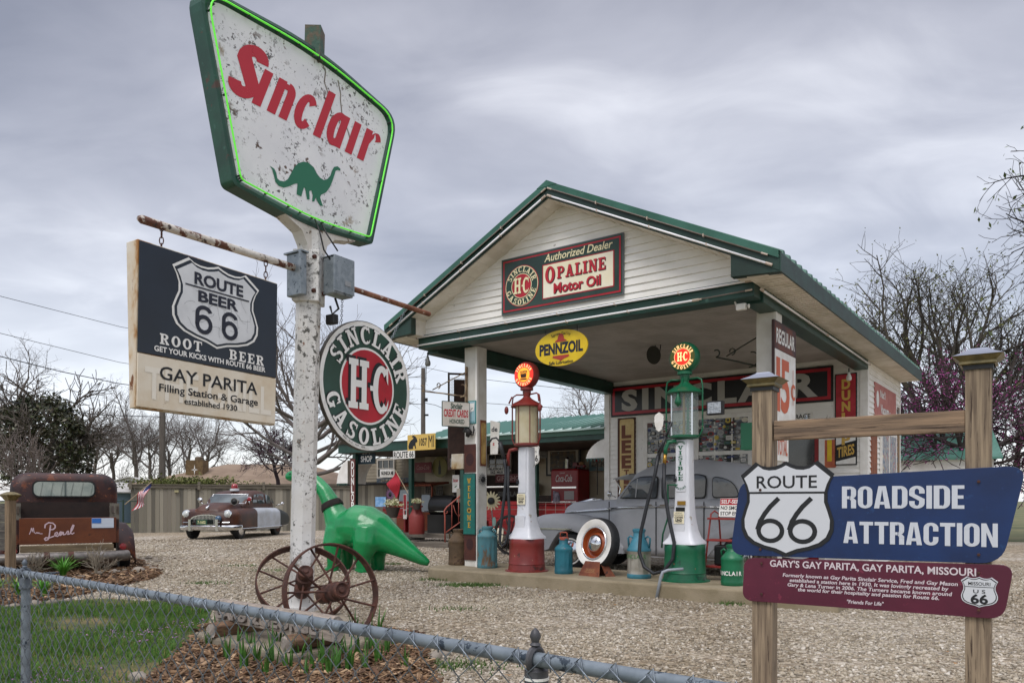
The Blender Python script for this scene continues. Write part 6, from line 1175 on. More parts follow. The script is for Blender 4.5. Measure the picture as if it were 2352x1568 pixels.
# ================================================================ GREY SEDAN UNDER THE CANOPY
def sedan():
    o = thing('grey_sedan', 'grey 1940s sedan with rounded fenders parked under the canopy', 'car', SG(.44, 2.30, 0), -TH)     # x runs back along the car, y across, near side y=0
    G = mat('flat_grey_primer', '#b4b6ba', .38, c2='#a9abaf', sc=2, bump=.02, bsc=90, spec=.4)
    Wc = .88; YC = .90
    def ring(x, hw, z0, z1, rt=.3, rb=.15, n=7, hs=1.):
        """rounded body section at x: half width hw, from z0 to z1"""
        out = []; h = z1 - z0
        for k in range(n + 1): a = R(-90 + 90 * k / n); out.append((x, YC - (hw - rb * (1 - math.cos(a)) - 0) if False else YC - (hw - rb + rb * math.cos(a)), z0 + rb + rb * math.sin(a)))
        for k in range(n + 1): a = R(90 * k / n); out.append((x, YC - (hw - rt + rt * math.cos(a)), z1 - min(rt, h * .5) + min(rt, h * .5) * math.sin(a)))
        m = [(p[0], 2 * YC - p[1], p[2]) for p in out[::-1]]; return out + m
    # lower body and hood
    b = MB(); b.loft([ring(.40, .20, .55, 1.00, .16), ring(.46, .30, .45, 1.12, .2), ring(.60, .36, .40, 1.19, .24), ring(1.0, .42, .38, 1.215, .28), ring(1.45, .52, .36, 1.235, .3), ring(1.72, .70, .34, 1.25, .32), ring(1.95, .82, .32, 1.26, .22), ring(2.6, .87, .30, 1.25, .2), ring(3.4, .87, .30, 1.25, .2), ring(4.0, .80, .32, 1.20, .3), ring(4.5, .68, .36, 1.08, .35), ring(4.9, .5, .42, .86, .3), ring(5.02, .36, .46, .70, .12)]); b.build('body', G, o, smooth=50)
    # cabin
    c = MB(); c.loft([ring(1.70, .60, 1.0, 1.28, .1, .02), ring(1.86, .66, 1.0, 1.45, .14, .02), ring(2.05, .68, 1.0, 1.68, .2, .02), ring(2.30, .69, 1.0, 1.81, .3, .02), ring(2.75, .70, 1.0, 1.885, .36, .02), ring(3.2, .70, 1.0, 1.885, .36, .02), ring(3.65, .67, 1.0, 1.82, .36, .02), ring(4.0, .62, 1.0, 1.68, .3, .02), ring(4.35, .54, 1.0, 1.38, .28, .02), ring(4.7, .42, .9, 1.12, .2, .02)]); c.build('cabin', G, o, smooth=50)
    # fenders, both sides
    for s in (0, 1):
        mY = (lambda y: y) if s == 0 else (lambda y: 2 * YC - y)
        def fr(x, y0, y1, z0, z1, r):
            out = []; n = 6
            out.append((x, mY(y1), z0)); out.append((x, mY(y0 + .02), z0))
            for k in range(n + 1): a = R(180 - 90 * k / n); out.append((x, mY(y0 + r + r * math.cos(a)), z1 - r + r * math.sin(a)))
            out.append((x, mY(y1), z1)); return out
        f = MB(); R_ = [fr(-.02, .22, .60, .50, .74, .10), fr(.02, .10, .62, .34, .84, .14), fr(.12, .03, .64, .32, .915, .18), fr(.30, .0, .66, .30, .965, .2), fr(.50, -.015, .66, .36, .985, .2), fr(.60, -.02, .66, .52, .985, .2), fr(.72, -.02, .66, .66, .98, .2), fr(.92, -.02, .66, .71, .97, .2), fr(1.12, -.01, .62, .66, .945, .2), fr(1.26, .0, .55, .50, .915, .19), fr(1.34, .01, .5, .34, .89, .18), fr(1.5, .03, .42, .33, .82, .16), fr(1.72, .05, .32, .33, .68, .13), fr(1.95, .07, .24, .33, .48, .08)]
        f.loft(R_ if s == 0 else [r[::-1] for r in R_]); f.build('front_fender', G, o, smooth=50)
        f = MB(); R_ = [fr(3.2, .06, .3, .32, .5, .08), fr(3.4, .02, .4, .32, .75, .14), fr(3.65, -.01, .5, .60, .88, .18), fr(3.9, -.02, .5, .68, .92, .2), fr(4.2, -.01, .5, .66, .88, .2), fr(4.5, .03, .5, .4, .76, .18), fr(4.8, .12, .5, .36, .6, .12), fr(4.95, .25, .5, .4, .5, .05)]
        f.loft(R_ if s == 0 else [r[::-1] for r in R_]); f.build('rear_fender', G, o, smooth=50)
        for x in (.93, 3.9):
            w = MB().lathe([(.18, .085), (.2, .09), (.29, .08), (.325, .05), (.335, 0), (.325, -.08), (.25, -.1)], 36, (x, mY(.13), .335), (0, -1 if s == 0 else 1, 0), caps=False).build('wheel', RUBBER, o, smooth=40)
            MB().lathe([(.205, .0905), (.218, .0925), (.232, .0905)], 36, (x, mY(.13), .335), (0, -1 if s == 0 else 1, 0), caps=False).build('white_band', WHITEE, w, smooth=True); MB().lathe([(.19, .085), (.17, .095), (.12, .10), (.09, .12), (.001, .125)], 28, (x, mY(.13), .335), (0, -1 if s == 0 else 1, 0), caps=False).build('hub_cap', CHROME, w, smooth=True)
        MB().lathe([(.105, 0), (.12, .015), (.11, .03), (.001, .035)], 24, (-.015, mY(.25), .76), (-1, 0, .1), caps=False).build('headlight', CHROME, o, smooth=True)
        MB().box(.05, 1.0, mY(-.022) - .008, mY(-.022) + .008, .71, .732).build('fender_trim', CHROME, o)
        yb = mY(.905 - .885); MB().tube([(.52, mY(.55), 1.0), (1.0, mY(.475), 1.03), (1.45, mY(.37), 1.06), (1.62, mY(.25), 1.075)], .024, 6).tube([(1.65, mY(.24), 1.08), (1.95, mY(.068), 1.10), (2.6, mY(.02), 1.12), (3.4, mY(.02), 1.12), (4.0, mY(.09), 1.10)], .017, 6).build('belt_trim', CHROME, o, smooth=True)
    # windows on the near side: glass a few mm proud of the cabin, dark rubber round it
    def side(x, z):
        hw = .70 if 2.0 < x < 3.4 else (.70 - .05 * max(0, x - 3.4) * 2.2 if x >= 3.4 else .66); rt = .34; zt = 1.87 if 2.5 < x < 3.4 else 1.82
        t = max(0., (z - (zt - rt)) / rt); return YC - (hw - rt + rt * math.sqrt(max(0, 1 - t * t)))
    def win(name, poly, m, e, par):
        mb = MB(); k = len(poly); cx = sum(p[0] for p in poly) / k; cz = sum(p[1] for p in poly) / k
        vs = []; 
        for r in (1., .6, .2): vs += [(cx + (x - cx) * r, side(cx + (x - cx) * r, cz + (z - cz) * r) - e, cz + (z - cz) * r) for x, z in poly]
        fs = [(i + k * a, (i + 1) % k + k * a, (i + 1) % k + k * (a + 1), i + k * (a + 1)) for a in (0, 1) for i in range(k)] + [tuple(range(2 * k, 3 * k))]; mb.add(vs, fs); return mb.build(name, m, par)
    gl = mat('car_window_glass', '#3a4044', .04, c2='#565c60', sc=2.2, spec=.8)
    for p, rad in (([(1.83, 1.27), (2.50, 1.26), (2.53, 1.60), (2.17, 1.60), (2.02, 1.50)], [.03, .06, .08, .1, .1]), ([(2.62, 1.26), (3.33, 1.27), (3.35, 1.58), (3.25, 1.62), (2.62, 1.62)], [.06, .06, .06, .08, .08]), ([(3.46, 1.27), (3.86, 1.28), (3.80, 1.46), (3.66, 1.55), (3.46, 1.58)], [.06, .06, .1, .1, .06])):
        c0 = (sum(q[0] for q in p) / len(p), sum(q[1] for q in p) / len(p)); big = [(c0[0] + (x - c0[0]) * 1.07, c0[1] + (z - c0[1]) * 1.12) for x, z in p]
        rb = win('window_rubber', round_poly(big, [r * 1.1 for r in rad], 5), DARK, .022, o); win('window', round_poly(p, rad, 5), gl, .030, o)
    MB().tube([(2.13, side(2.13, 1.27) - .034, 1.27), (2.16, side(2.16, 1.58) - .034, 1.58)], .009, 6).build('vent_bar', G, o)
    # door lines, handles, visor, mirror, bumpers, windscreen
    dl = MB()
    for x in (1.66, 2.57, 3.38): dl.tube([(x, .022 + max(0, (1.95 - x)) * .33, .33), (x, .022 + max(0, (1.95 - x)) * .33, 1.2)], .009, 5)
    dl.build('door_line', mat('gap_dark', '#2c2e31', .8), o)
    MB().tube([(2.42, -.01, 1.14), (2.52, -.02, 1.145)], .012, 6).build('door_handle', CHROME, o); MB().tube([(2.66, -.01, 1.14), (2.76, -.02, 1.145)], .012, 6).build('door_handle', CHROME, o)
    vz = MB(); V1 = []
    for i in range(9): t = i / 8; y = YC - .64 + 1.28 * t; k = 1 - (2 * t - 1) ** 2; V1.append([(1.95 - .12 * k, y, 1.66 + .03 * k), (1.66 - .22 * k, y, 1.585 + .015 * k), (1.67 - .22 * k, y, 1.575 + .015 * k), (1.96 - .12 * k, y, 1.645 + .03 * k)])
    vz.loft(V1); vz.build('sun_visor', mat('polished_visor', '#8f9195', .3, metal=.7), o, smooth=50); MB().tube([(1.70, .28, 1.57), (1.80, .26, 1.42), (1.78, .25, 1.32)], .014, 6).build('visor_strut', CHROME, o)
    MB().add([(1.72, YC - .52, 1.29), (1.96, YC - .50, 1.58), (1.92, YC, 1.62), (1.62, YC, 1.30)], [(0, 1, 2, 3)]).add([(1.72, YC + .52, 1.29), (1.62, YC, 1.30), (1.92, YC, 1.62), (1.96, YC + .50, 1.58)], [(0, 1, 2, 3)]).build('windscreen', gl, o)
    MB().lathe([(.05, 0), (.045, .03), (.02, .05), (.001, .055)], 16, (1.66, .10, 1.33), (1, .1, 0)).tube([(1.68, .11, 1.33), (1.74, .2, 1.27)], .008).build('door_mirror', CHROME, o, smooth=True)
    MB().loft([[(.42 + i * .01, YC - .07 + .0, 1.185), (.42, YC + .07, 1.185), (.42, YC, 1.20)] for i in range(2)]).tube([(.45, YC, 1.15), (.9, YC, 1.225), (1.1, YC, 1.235)], [.02, .04, .015], 8).build('hood_ornament', CHROME, o, smooth=True)
    MB().loft([[(x, y, z) for z in (.42, .58)] + [(x + .03, y, .58), (x + .03, y, .42)] for x, y in ((.15, -.03), (-.06, .2), (-.16, .55), (-.18, YC), (-.16, 1.25), (-.06, 1.6), (.15, 1.83))]).build('bumper', CHROME, o, smooth=40)
    MB().lathe([(.19, 0), (.19, .02)], 24, (2.2, YC + .1, 1.22), (-1, 0, .6), caps=False).build('steering_wheel', DARK, o)
sedan()
# ================================================================ RUSTY POLICE SEDAN
def police():
    # x back along the car, y across (near side = car's left), measured from the front left tyre
    FL = Vector((-8.62, 24.5, 0)); back = Vector((.10, .995, 0)).normalized(); o = thing('police_sedan', 'rusty brown 1950s police sedan with white doors and a red roof light', 'car', FL, math.atan2(back.y, back.x))
    RU = mat('brown_patina', '#38201a', .42, c2='#4f2d1e', sc=2.2, spots=[('#33201d', 3, .58, .06), ('#76472c', 5, .64, .05)], spec=.4); WD = mat('chalky_white_door', '#b9bfc6', .6, c2='#a9adb0', sc=2.5, spots=('#9a7050', 3, .66, .06)); DG = mat('dark_green_panel', '#252c2d', .45)
    YC = .86; hwid = .96
    def ring(x, hw, z0, z1, rt, rb=.12, n=6):
        out = []
        for k in range(n + 1): a = R(-90 + 90 * k / n); out.append((x, YC - (hw - rb + rb * math.cos(a)), z0 + rb + rb * math.sin(a)))
        for k in range(n + 1): a = R(90 * k / n); out.append((x, YC - (hw - rt + rt * math.cos(a)), z1 - min(rt, .45 * (z1 - z0)) * (1 - math.sin(a))))
        m = [(p[0], 2 * YC - p[1], p[2]) for p in out[::-1]]; return out + m
    o.rotation_mode = 'XYZ'
    def seg(xs): return [ring(*a) for a in xs]
    allr = [(-.62, .70, .40, .86, .16), (-.52, .86, .30, .90, .2), (-.2, .94, .28, .95, .22), (.3, .96, .26, .97, .22), (.95, .96, .26, .98, .2)]
    MB().loft(seg(allr)).build('front_body', RU, o, smooth=50); MB().loft(seg([(.95, .962, .24, .982, .2), (1.5, .965, .24, .985, .2), (2.05, .962, .24, .98, .2)])).build('front_door', WD, o, smooth=50); MB().loft(seg([(2.055, .962, .24, .98, .2), (2.5, .96, .24, .975, .2), (2.85, .957, .24, .965, .22)])).build('rear_door', WD, o, smooth=50)
    MB().loft(seg([(2.855, .957, .26, .965, .22), (3.3, .94, .28, .92, .26), (3.8, .88, .32, .84, .3), (4.2, .75, .38, .72, .25), (4.35, .6, .42, .62, .1)])).build('rear_body', DG, o, smooth=50)
    # hood
    MB().loft(seg([(-.60, .40, .6, .90, .2, .02), (-.5, .46, .6, 1.02, .24, .02), (-.2, .52, .6, 1.10, .26, .02), (.2, .56, .6, 1.14, .26, .02), (.62, .62, .6, 1.16, .26, .02), (.9, .64, .6, 1.14, .2, .02)])).build('hood', RU, o, smooth=50)
    MB().loft(seg([(.62, .66, .8, 1.10, .1, .02), (.85, .72, .8, 1.30, .12, .02), (1.08, .74, .8, 1.46, .2, .02), (1.35, .74, .8, 1.535, .26, .02), (1.8, .74, .8, 1.57, .3, .02), (2.2, .72, .8, 1.55, .3, .02), (2.6, .68, .8, 1.46, .3, .02), (3.0, .6, .8, 1.30, .3, .02), (3.35, .48, .75, 1.06, .2, .02)])).build('cabin', RU, o, smooth=50)
    gl = mat('police_glass', '#2d3a3e', .05, c2='#49575b', sc=1.5, spec=.8)
    # windscreen wrapped round the front of the cabin
    rows = []
    for t in range(11):
        a = -1 + 2 * t / 10; y = YC + a * .66; bow = .14 * (1 - a * a)
        rows.append([(.70 - bow, y, 1.125), (.86 - bow * .8, y * .99 + YC * .01, 1.30), (1.03 - bow * .5, YC + a * .60, 1.43)])
    MB().loft(rows, caps=False, closed=False).build('windscreen', gl, o, smooth=True); MB().tube([r[0] for r in rows] + [r[2] for r in rows[::-1]], .016, 6, closed=True).build('windscreen_frame', CHROME, o, smooth=True)
    def sd(x, z): hw = .74 if x < 2.2 else .74 - (x - 2.2) * .12; t = max(0, (z - 1.28) / .28); return YC - (hw - .28 + .28 * math.sqrt(max(0, 1 - t * t)))
    for p in ([(1.02, 1.14), (1.38, 1.13), (1.38, 1.43), (1.2, 1.42), (1.08, 1.32)], [(1.42, 1.13), (1.98, 1.13), (1.96, 1.45), (1.42, 1.44)], [(2.1, 1.13), (2.6, 1.13), (2.5, 1.34), (2.32, 1.42), (2.1, 1.44)], [(2.7, 1.13), (3.0, 1.12), (2.8, 1.26), (2.66, 1.32)]):
        q = round_poly(p, [.04] * len(p), 4); MB().add([(x, sd(x, z) - .012, z) for x, z in q], [tuple(range(len(q)))]).build('window', gl, o)
    for y in (.19, 2 * YC - .19):
        h = MB().lathe([(.12, -.06), (.135, .0), (.13, .03), (.115, .035)], 24, (-.57, y, .80), (-1, 0, .08)).build('headlight', CHROME, o, smooth=50); MB().lathe([(.11, .0), (.09, .04), (.001, .055)], 24, (-.592, y, .80), (-1, 0, .08), caps=False).build('lens', mat('headlight_lens', '#b9bdbb', .08, spec=.8), h, smooth=True)
    MB().prism(ell(0, 0, .52, .17, 32), -.02, .06).build('grille_ring', CHROME, o, smooth=40).matrix_local = Matrix.Translation((-.62, YC, .62)) @ Matrix.Rotation(R(-90), 4, 'Z')
    g = MB()
    for i in range(20): y = -.43 + .86 * i / 19; h = .135 * math.sqrt(max(.05, 1 - (y / .5) ** 2)); g.box(y - .009, y + .009, -.03, -.015, -h, h)
    MB().prism(ell(0, 0, .475, .14, 32), -.024, -.018).build('grille_dark', DARK, o).matrix_local = Matrix.Translation((-.62, YC, .62)) @ Matrix.Rotation(R(-90), 4, 'Z')
    g.build('grille_bars', CHROME, o).matrix_local = Matrix.Translation((-.62, YC, .62)) @ Matrix.Rotation(R(-90), 4, 'Z')
    MB().loft([[(x, y, .30), (x - .05, y, .35), (x - .05, y, .42), (x, y, .45), (x + .03, y, .37)] for x, y in ((-.30, -.16), (-.62, .02), (-.76, .35), (-.80, YC), (-.76, 1.37), (-.62, 1.70), (-.30, 1.88))]).build('bumper', CHROME, o, smooth=50)
    for y in (.42, 1.30): MB().loft([[(-.84, y - .04, z), (-.84, y + .04, z), (-.74, y + .05, z), (-.74, y - .05, z)] for z in (.28, .4, .60, .64)]).build('bumper_guard', CHROME, o, smooth=40)
    MB().tube([(-.62, .1, .54), (-.66, .32, .54)], .02).build('grille_bar', CHROME, o); MB().tube([(-.62, 2 * YC - .1, .54), (-.66, 2 * YC - .32, .54)], .02).build('grille_bar', CHROME, o); MB().tube([(-.45, -.105, .335), (1.0, -.115, .33), (2.9, -.11, .335), (3.6, -.06, .36)], .016, 6).build('sill_trim', CHROME, o)
    p = MB().box(-.86, -.85, .72, 1.06, .47, .63).build('licence_plate', mat('green_plate', '#1d4a33', .5), o)
    w = Word(-.003); w.fit('7-1602', -.13, .13, -.04, .12, bold=.02); q = w.build(mat('pale_yellow_lettering', '#d8d4a0', .5), p); q.matrix_local = Matrix.Translation((-.861, .89, .55)) @ Matrix.Rotation(R(-90), 4, 'Z')
    for x, y, s in ((0, .0, -1), (0, 2 * YC, 1), (2.9, .02, -1), (2.9, 2 * YC - .02, 1)):
        w = MB().lathe([(.2, .06), (.28, .07), (.32, .05), (.33, 0), (.32, -.1), (.2, -.12)], 28, (x, y + .07 * -s, .325), (0, s, 0)).build('wheel', RUBBER, o, smooth=40); MB().lathe([(.21, .065), (.18, .085), (.001, .09)], 24, (x, y + .07 * -s, .325), (0, s, 0), caps=False).build('hub_cap', CHROME if x == 0 else RUST, w, smooth=True)
    lt = MB().lathe([(.15, 0), (.15, .07), (.12, .08)], 20, (1.3, YC, 1.545)).build('roof_light_base', mat('white_light_base', '#c9ccd0', .4), o, smooth=40); MB().lathe([(.10, .08), (.115, .13), (.10, .2), (.06, .245), (.001, .255)], 20, (1.3, YC, 1.545), caps=False).build('roof_light', mat('red_dome', '#8d0c18', .15, spec=.8, coat=.4), o, smooth=True)
    MB().lathe([(.12, 0), (.09, .06), (.05, .13), (.045, .25), (.06, .3), (.001, .32)], 20, (.18, .34, 1.19), (1, .05, .05)).build('siren', mat('siren_grey', '#8a8984', .4, metal=.6), o, smooth=40); MB().lathe([(.001, -.03), (.05, -.01), (.1, .005)], 16, (.17, .34, 1.19), (1, .05, .05), caps=False).build('siren_mouth', DARK, o)
    MB().lathe([(.001, -.06), (.07, -.05), (.085, 0)], 16, (.80, .12, 1.27), (-1, 0, 0)).tube([(.80, .12, 1.2), (.82, .14, 1.1)], .016).build('spotlight', CHROME, o, smooth=True); MB().lathe([(.07, .002), (.001, .02)], 16, (.80, .12, 1.27), (-1, 0, 0)).build('spotlight_lens', mat('red_dome', '#8d0c18'), o)
    MB().lathe([(.001, -.06), (.06, -.05), (.085, .01)], 16, (.62, 1.72, 1.24), (-1, 0, 0)).tube([(.64, 1.72, 1.2), (.62, 1.6, 1.08)], .016).build('spotlight', CHROME, o, smooth=True)
    MB().lathe([(.001, -.05), (.05, -.03), (.055, .03), (.001, .05)], 12, (2.95, -.12, 1.12), (1, -.3, 0)).tube([(2.95, -.1, 1.1), (2.9, .1, 1.05)], .012).build('mirror', CHROME, o, smooth=True)
    MB().ball((-.58, YC, .985), .05).tube([(-.56, YC, 1.0), (-.4, YC, 1.09)], [.03, .012]).build('hood_emblem', CHROME, o, smooth=True); MB().lathe([(.10, -.02), (.09, .03), (.001, .06)], 20, (-.72, .42, .66), (-1, 0, 0)).build('fog_lamp', mat('blue_lens', '#31506a', .1, spec=.8), o, smooth=True)
police()
# ================================================================ RUSTY PICKUP SEEN FROM BEHIND
def pickup():
    c = Vector((-7.32, 12.7, 0)); xr = Vector((.85, .53, 0)).normalized(); o = thing('rusty_pickup', 'rusty brown pickup truck seen from behind with a plywood tailgate', 'truck', c, math.atan2(xr.y, xr.x))    # x to the right, y away
    PB = mat('dark_rust_patina', '#2f1a1a', .5, c2='#42231d', sc=2.5, spots=[('#66361f', 5, .57, .06), ('#201416', 3, .57, .06), ('#7a4a30', 12, .62, .04)], spec=.4, bump=.1); TG = mat('varnished_rust_board', '#5a2c14', .45, c2='#6b3819', sc=2, spots=('#43200f', 4, .60, .07))
    cabw = .86
    def rr(y, hw, z0, z1, r, top=.0):
        out = []
        for cx, cz, a0, rr_ in ((1, -1, -90, .08), (1, 1, 0, r), (-1, 1, 90, r), (-1, -1, 180, .08)):
            for k in range(7): a = R(a0 + 15 * k); out.append((cx * (hw - rr_) + rr_ * math.cos(a), y, (z1 if cz > 0 else z0) - cz * rr_ + rr_ * math.sin(a)))
        return out[::-1]
    MB().loft([rr(1.72, .70, .75, 1.60, .26), rr(1.76, .80, .72, 1.67, .27), rr(1.86, .86, .7, 1.715, .27), rr(2.4, .875, .7, 1.74, .28), rr(2.9, .85, .7, 1.70, .28), rr(3.1, .78, .7, 1.4, .25)]).build('cab', PB, o, smooth=50)
    win = rrect(-.50, .46, 1.30, 1.555, .09, 5); MB().prism(rrect(-.525, .485, 1.275, 1.58, .1, 5), 1.65, 1.74).build('window_seal', DARK, o); MB().prism(win, 1.64, 1.66).build('rear_window', mat('dusty_window', '#7d8a84', .12, c2='#9aa39a', sc=3, spec=.7), o)
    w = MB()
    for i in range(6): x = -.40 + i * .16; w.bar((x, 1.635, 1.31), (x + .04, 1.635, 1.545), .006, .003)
    w.box(-.02, .005, 1.63, 1.64, 1.30, 1.555); w.build('window_reflections', mat('grey_reflection_bars', '#54605d', .5), o)  # slanted grey bars paint reflections onto the glass
    MB().loft([rr(3.0, .6, .7, 1.28, .2), rr(4.2, .45, .7, 1.2, .2)]).build('hood', PB, o, smooth=50)
    # bed with sideboards and front panel
    MB().box(-.68, .68, .10, 1.7, .50, .54).build('bed_floor', PB, o); MB().box(-.76, .76, 1.62, 1.66, .52, 1.19).build('bed_front', mat('shaded_bed_wood', '#1b1311', .85, c2='#2a1d18', sc=4), o)  # the shadow in the bed is put into the front board's dark colour
    for s in (-1, 1):
        x = s * .72; q = MB().box(x - .02, x + .02, .12, 1.62, .50, .90).build('bed_side', PB, o); b = MB(); b.box(x - .015, x + .015, .12, 1.6, 1.0, 1.12); b.build('side_board', mat('dark_weathered_wood', '#3c332c', .85, c2='#554a40', sc=4, stretch=(8, 1, 8)), o)
        for y in (.14, 1.1): MB().box(x - .04, x + .03, y, y + .06, .75, 1.17).build('stake', GREYW, o)
        fd = MB(); pts = []
        for i in range(11):
            a = math.pi * i / 10; yy = .72 - .56 * math.cos(a); zz = .34 + .50 * math.sin(a); pts.append([(s * .73, yy, zz - .04), (s * .73, yy, zz), (s * .90, yy, zz - .02), (s * 1.0, yy, zz - .14), (s * 1.01, yy, min(zz - .18, .40 + .3 * math.sin(a)) - .05)])
        fd.loft([p if s > 0 else p for p in pts], caps=False, closed=False); ob = fd.build('rear_fender', PB, o, smooth=60); sd_ = ob.modifiers.new('solid', 'SOLIDIFY'); sd_.thickness = .02
        MB().lathe([(.2, .07), (.33, .09), (.36, .06), (.37, 0), (.36, -.08), (.2, -.1)], 28, (s * .86, .72, .34), (s, 0, 0)).build('wheel', RUBBER, o, smooth=40)
    MB().box(-.70, .70, .08, .11, .50, .93).build('tailgate', TG, o, bevel=.006); MB().box(-.69, .66, .05, .12, .37, .48).build('rear_sill', mat('old_plank', '#7a6b52', .8, c2='#5f523e', sc=4, stretch=(1, 8, 8)), o, bevel=.01)
    bm = MB(); bm.tube([(-1.25, .00, .28), (-1.15, -.1, .28), (.76, -.1, .285), (.86, -.05, .285)], .09, 14); bm.build('bumper', mat('tarnished_bumper', '#5f5b57', .4, metal=.6, c2='#8b8783', sc=4, spots=('#4a3b30', 5, .62, .06)), o, smooth=50)
    for x in (-.36, -.02): MB().lathe([(.095, 0), (.095, .08)], 16, (x, -.1, .283), (1, 0, 0)).build('bumper_clamp', RUST, o)
    for x in (-.72, .74): MB().lathe([(.055, 0), (.05, .03), (.001, .035)], 18, (x * 1.08, .06, .40 if x < 0 else .43), (0, -1, 0)).build('tail_light', mat('red_tail_light', '#7a0f18', .2, spec=.7), o, smooth=40)
    SC = mat('pink_white_script', '#c9b0b8', .5); P = [(-.02, .86), (-.05, .83), (-.02, .80), (.05, .82), (.08, .88), (.02, .92), (-.05, .91), (-.07, .86)]
    w = Word(.077); pp = [(-.30, .90), (-.33, .86), (-.29, .82), (-.22, .82), (-.18, .87), (-.21, .92), (-.28, .93), (-.34, .89)]
    S1 = [(-.235, .835), (-.22, .80), (-.21, .90)]
    w.stroke([(-.345, .86), (-.34, .91), (-.29, .945), (-.235, .935), (-.20, .90), (-.20, .86), (-.23, .83), (-.275, .83), (-.265, .90), (-.275, .80), (-.285, .72), (-.30, .67), (-.335, .655), (-.35, .68), (-.33, .70), (-.28, .695), (-.22, .72)], .020)
    w.stroke([(-.20, .72), (-.165, .76), (-.175, .785), (-.20, .77), (-.205, .735), (-.17, .715), (-.13, .75), (-.10, .785), (-.125, .79), (-.145, .755), (-.125, .73), (-.095, .76), (-.085, .785), (-.08, .74), (-.05, .75), (-.03, .79), (-.015, .80), (-.01, .785), (-.02, .745), (.01, .755), (.05, .83), (.07, .89), (.055, .90), (.03, .84), (.02, .77), (.045, .75), (.07, .77)], .017)
    Word(.077).stroke([(-.56, .76), (-.545, .80), (-.53, .86), (-.52, .80), (-.505, .86), (-.495, .79), (-.47, .77), (-.455, .79), (-.44, .77), (-.43, .785), (-.41, .765), (-.38, .765)], .012).build(SC, o, 'script_lettering').location = (.0, 0, -.09)
    q = w.build(SC, o, 'script_lettering'); q.location = (.0, 0, -.09)
    MB().prism(rrect(.33, .66, .755, .92, .004), .070, .078).build('flag_decal', mat('decal_white', '#c3cbd6', .5, c2='#b4bfce', sc=6, stretch=(.1, 1, 20)), o); MB().prism(rc(.333, .47, .835, .915), .066, .072).build('flag_canton', mat('decal_blue', '#2d6ab8', .5), o)
pickup()
def flag_cloth(o, w, h, sag, m_fn, seg=14):
    V = []; Fq = []; M_ = []
    for i in range(seg + 1):
        for j in range(9):
            t = i / seg; x = t * w; z = -j / 8 * h; V.append((x * .78 + .02 * math.sin(j * .7 + t * 5), .03 * math.sin(t * 9 + j * .4) * (t + .2), z - sag * t + .01 * math.sin(t * 7)))
    return V, [(i * 9 + j, (i + 1) * 9 + j, (i + 1) * 9 + j + 1, i * 9 + j + 1) for i in range(seg) for j in range(8)]
o = thing('american_flag', 'small American flag on a slanted stick at the right side of the pickup', 'flag', at(287, 1158, 14.3)); tip = at(349, 1106, 14.3) - o.location
MB().tube([(0, 0, 0), tuple(tip)], .009, 6).build('stick', mat('pale_stick', '#a8977c', .7), o)
RS, WS, BS = mat('flag_red', '#a8202f', .7), mat('flag_white', '#d8d2d4', .7), mat('flag_blue', '#2c3a73', .7); mb = MB(); d = tip.normalized(); e0, e1 = tip * .52, tip * .99
rows = 13
for i in range(rows):
    for k in range(6):
        f = lambda a, b: (e1 + (e0 - e1) * a) + Vector((-.10 * b - .05 * math.sin(a * 5 + b * 2) * b, .04 * math.sin(b * 6 + a * 4), -.34 * b))
        a0, a1, b0, b1 = i / rows, (i + 1) / rows, k / 6, (k + 1) / 6
        mi = 2 if (i < 7 and k < 3 and False) else (0 if i % 2 == 0 else 1)
        if k < 2 and i < 7: mi = 2
        mb.add([f(a0, b0), f(a1, b0), f(a1, b1), f(a0, b1)], [(0, 1, 2, 3)], mi)
mb.build('cloth', [RS, WS, BS], o, smooth=True)
# ================================================================ WOODEN FENCE, HOUSE, SHEDS
def board_fence(A, B, h, label):
    A, B = Vector(A), Vector(B); d = B - A; n = int(d.length / .142); o = thing('board_fence', label, 'fence', A, math.atan2(d.y, d.x)); rd = random.Random(1); mb = MB()
    for i in range(n): x = i * .142; hh = h * rd.uniform(.985, 1.01) - .08; y = rd.uniform(-.01, .01); mb.box(x + .004, x + .138, y - .01, y + .012, 0, hh)
    mb.build('boards', GREYW, o)
    MB().box(-.05, n * .142, -.07, -.015, h - .14, h - .02).build('top_rail', mat('grey_rail', '#746d60', .85, c2='#5d574c', sc=3, stretch=(.5, 8, 8)), o); MB().box(-.05, n * .142, -.11, .06, h - .02, h + .015).build('cap_board', mat('grey_rail', '#746d60'), o)
    for i in range(int(n / 17) + 1): MB().box(i * 2.4 - .05, i * 2.4 + .05, -.12, -.02, h - .2, h + .12).build('post', mat('grey_rail', '#746d60'), o)
    for k in range(4): x = 1.6 + k * 2.6; MB().box(x - .07, x + .07, -.13, -.02, h - .30, h - .22).build('fence_lamp', mat('pale_lamp', '#a39b74', .5), o)
board_fence((-14.45, 29.1, 0), (-4.3, 33.0, 0), 1.84, 'long grey weathered board fence behind the police sedan')
TANR = mat('tan_shingles', '#8a7866', .9, c2='#7a6857', sc=1.2, bump=.2, bsc=20); TANW = mat('tan_wall', '#8f8371', .8)
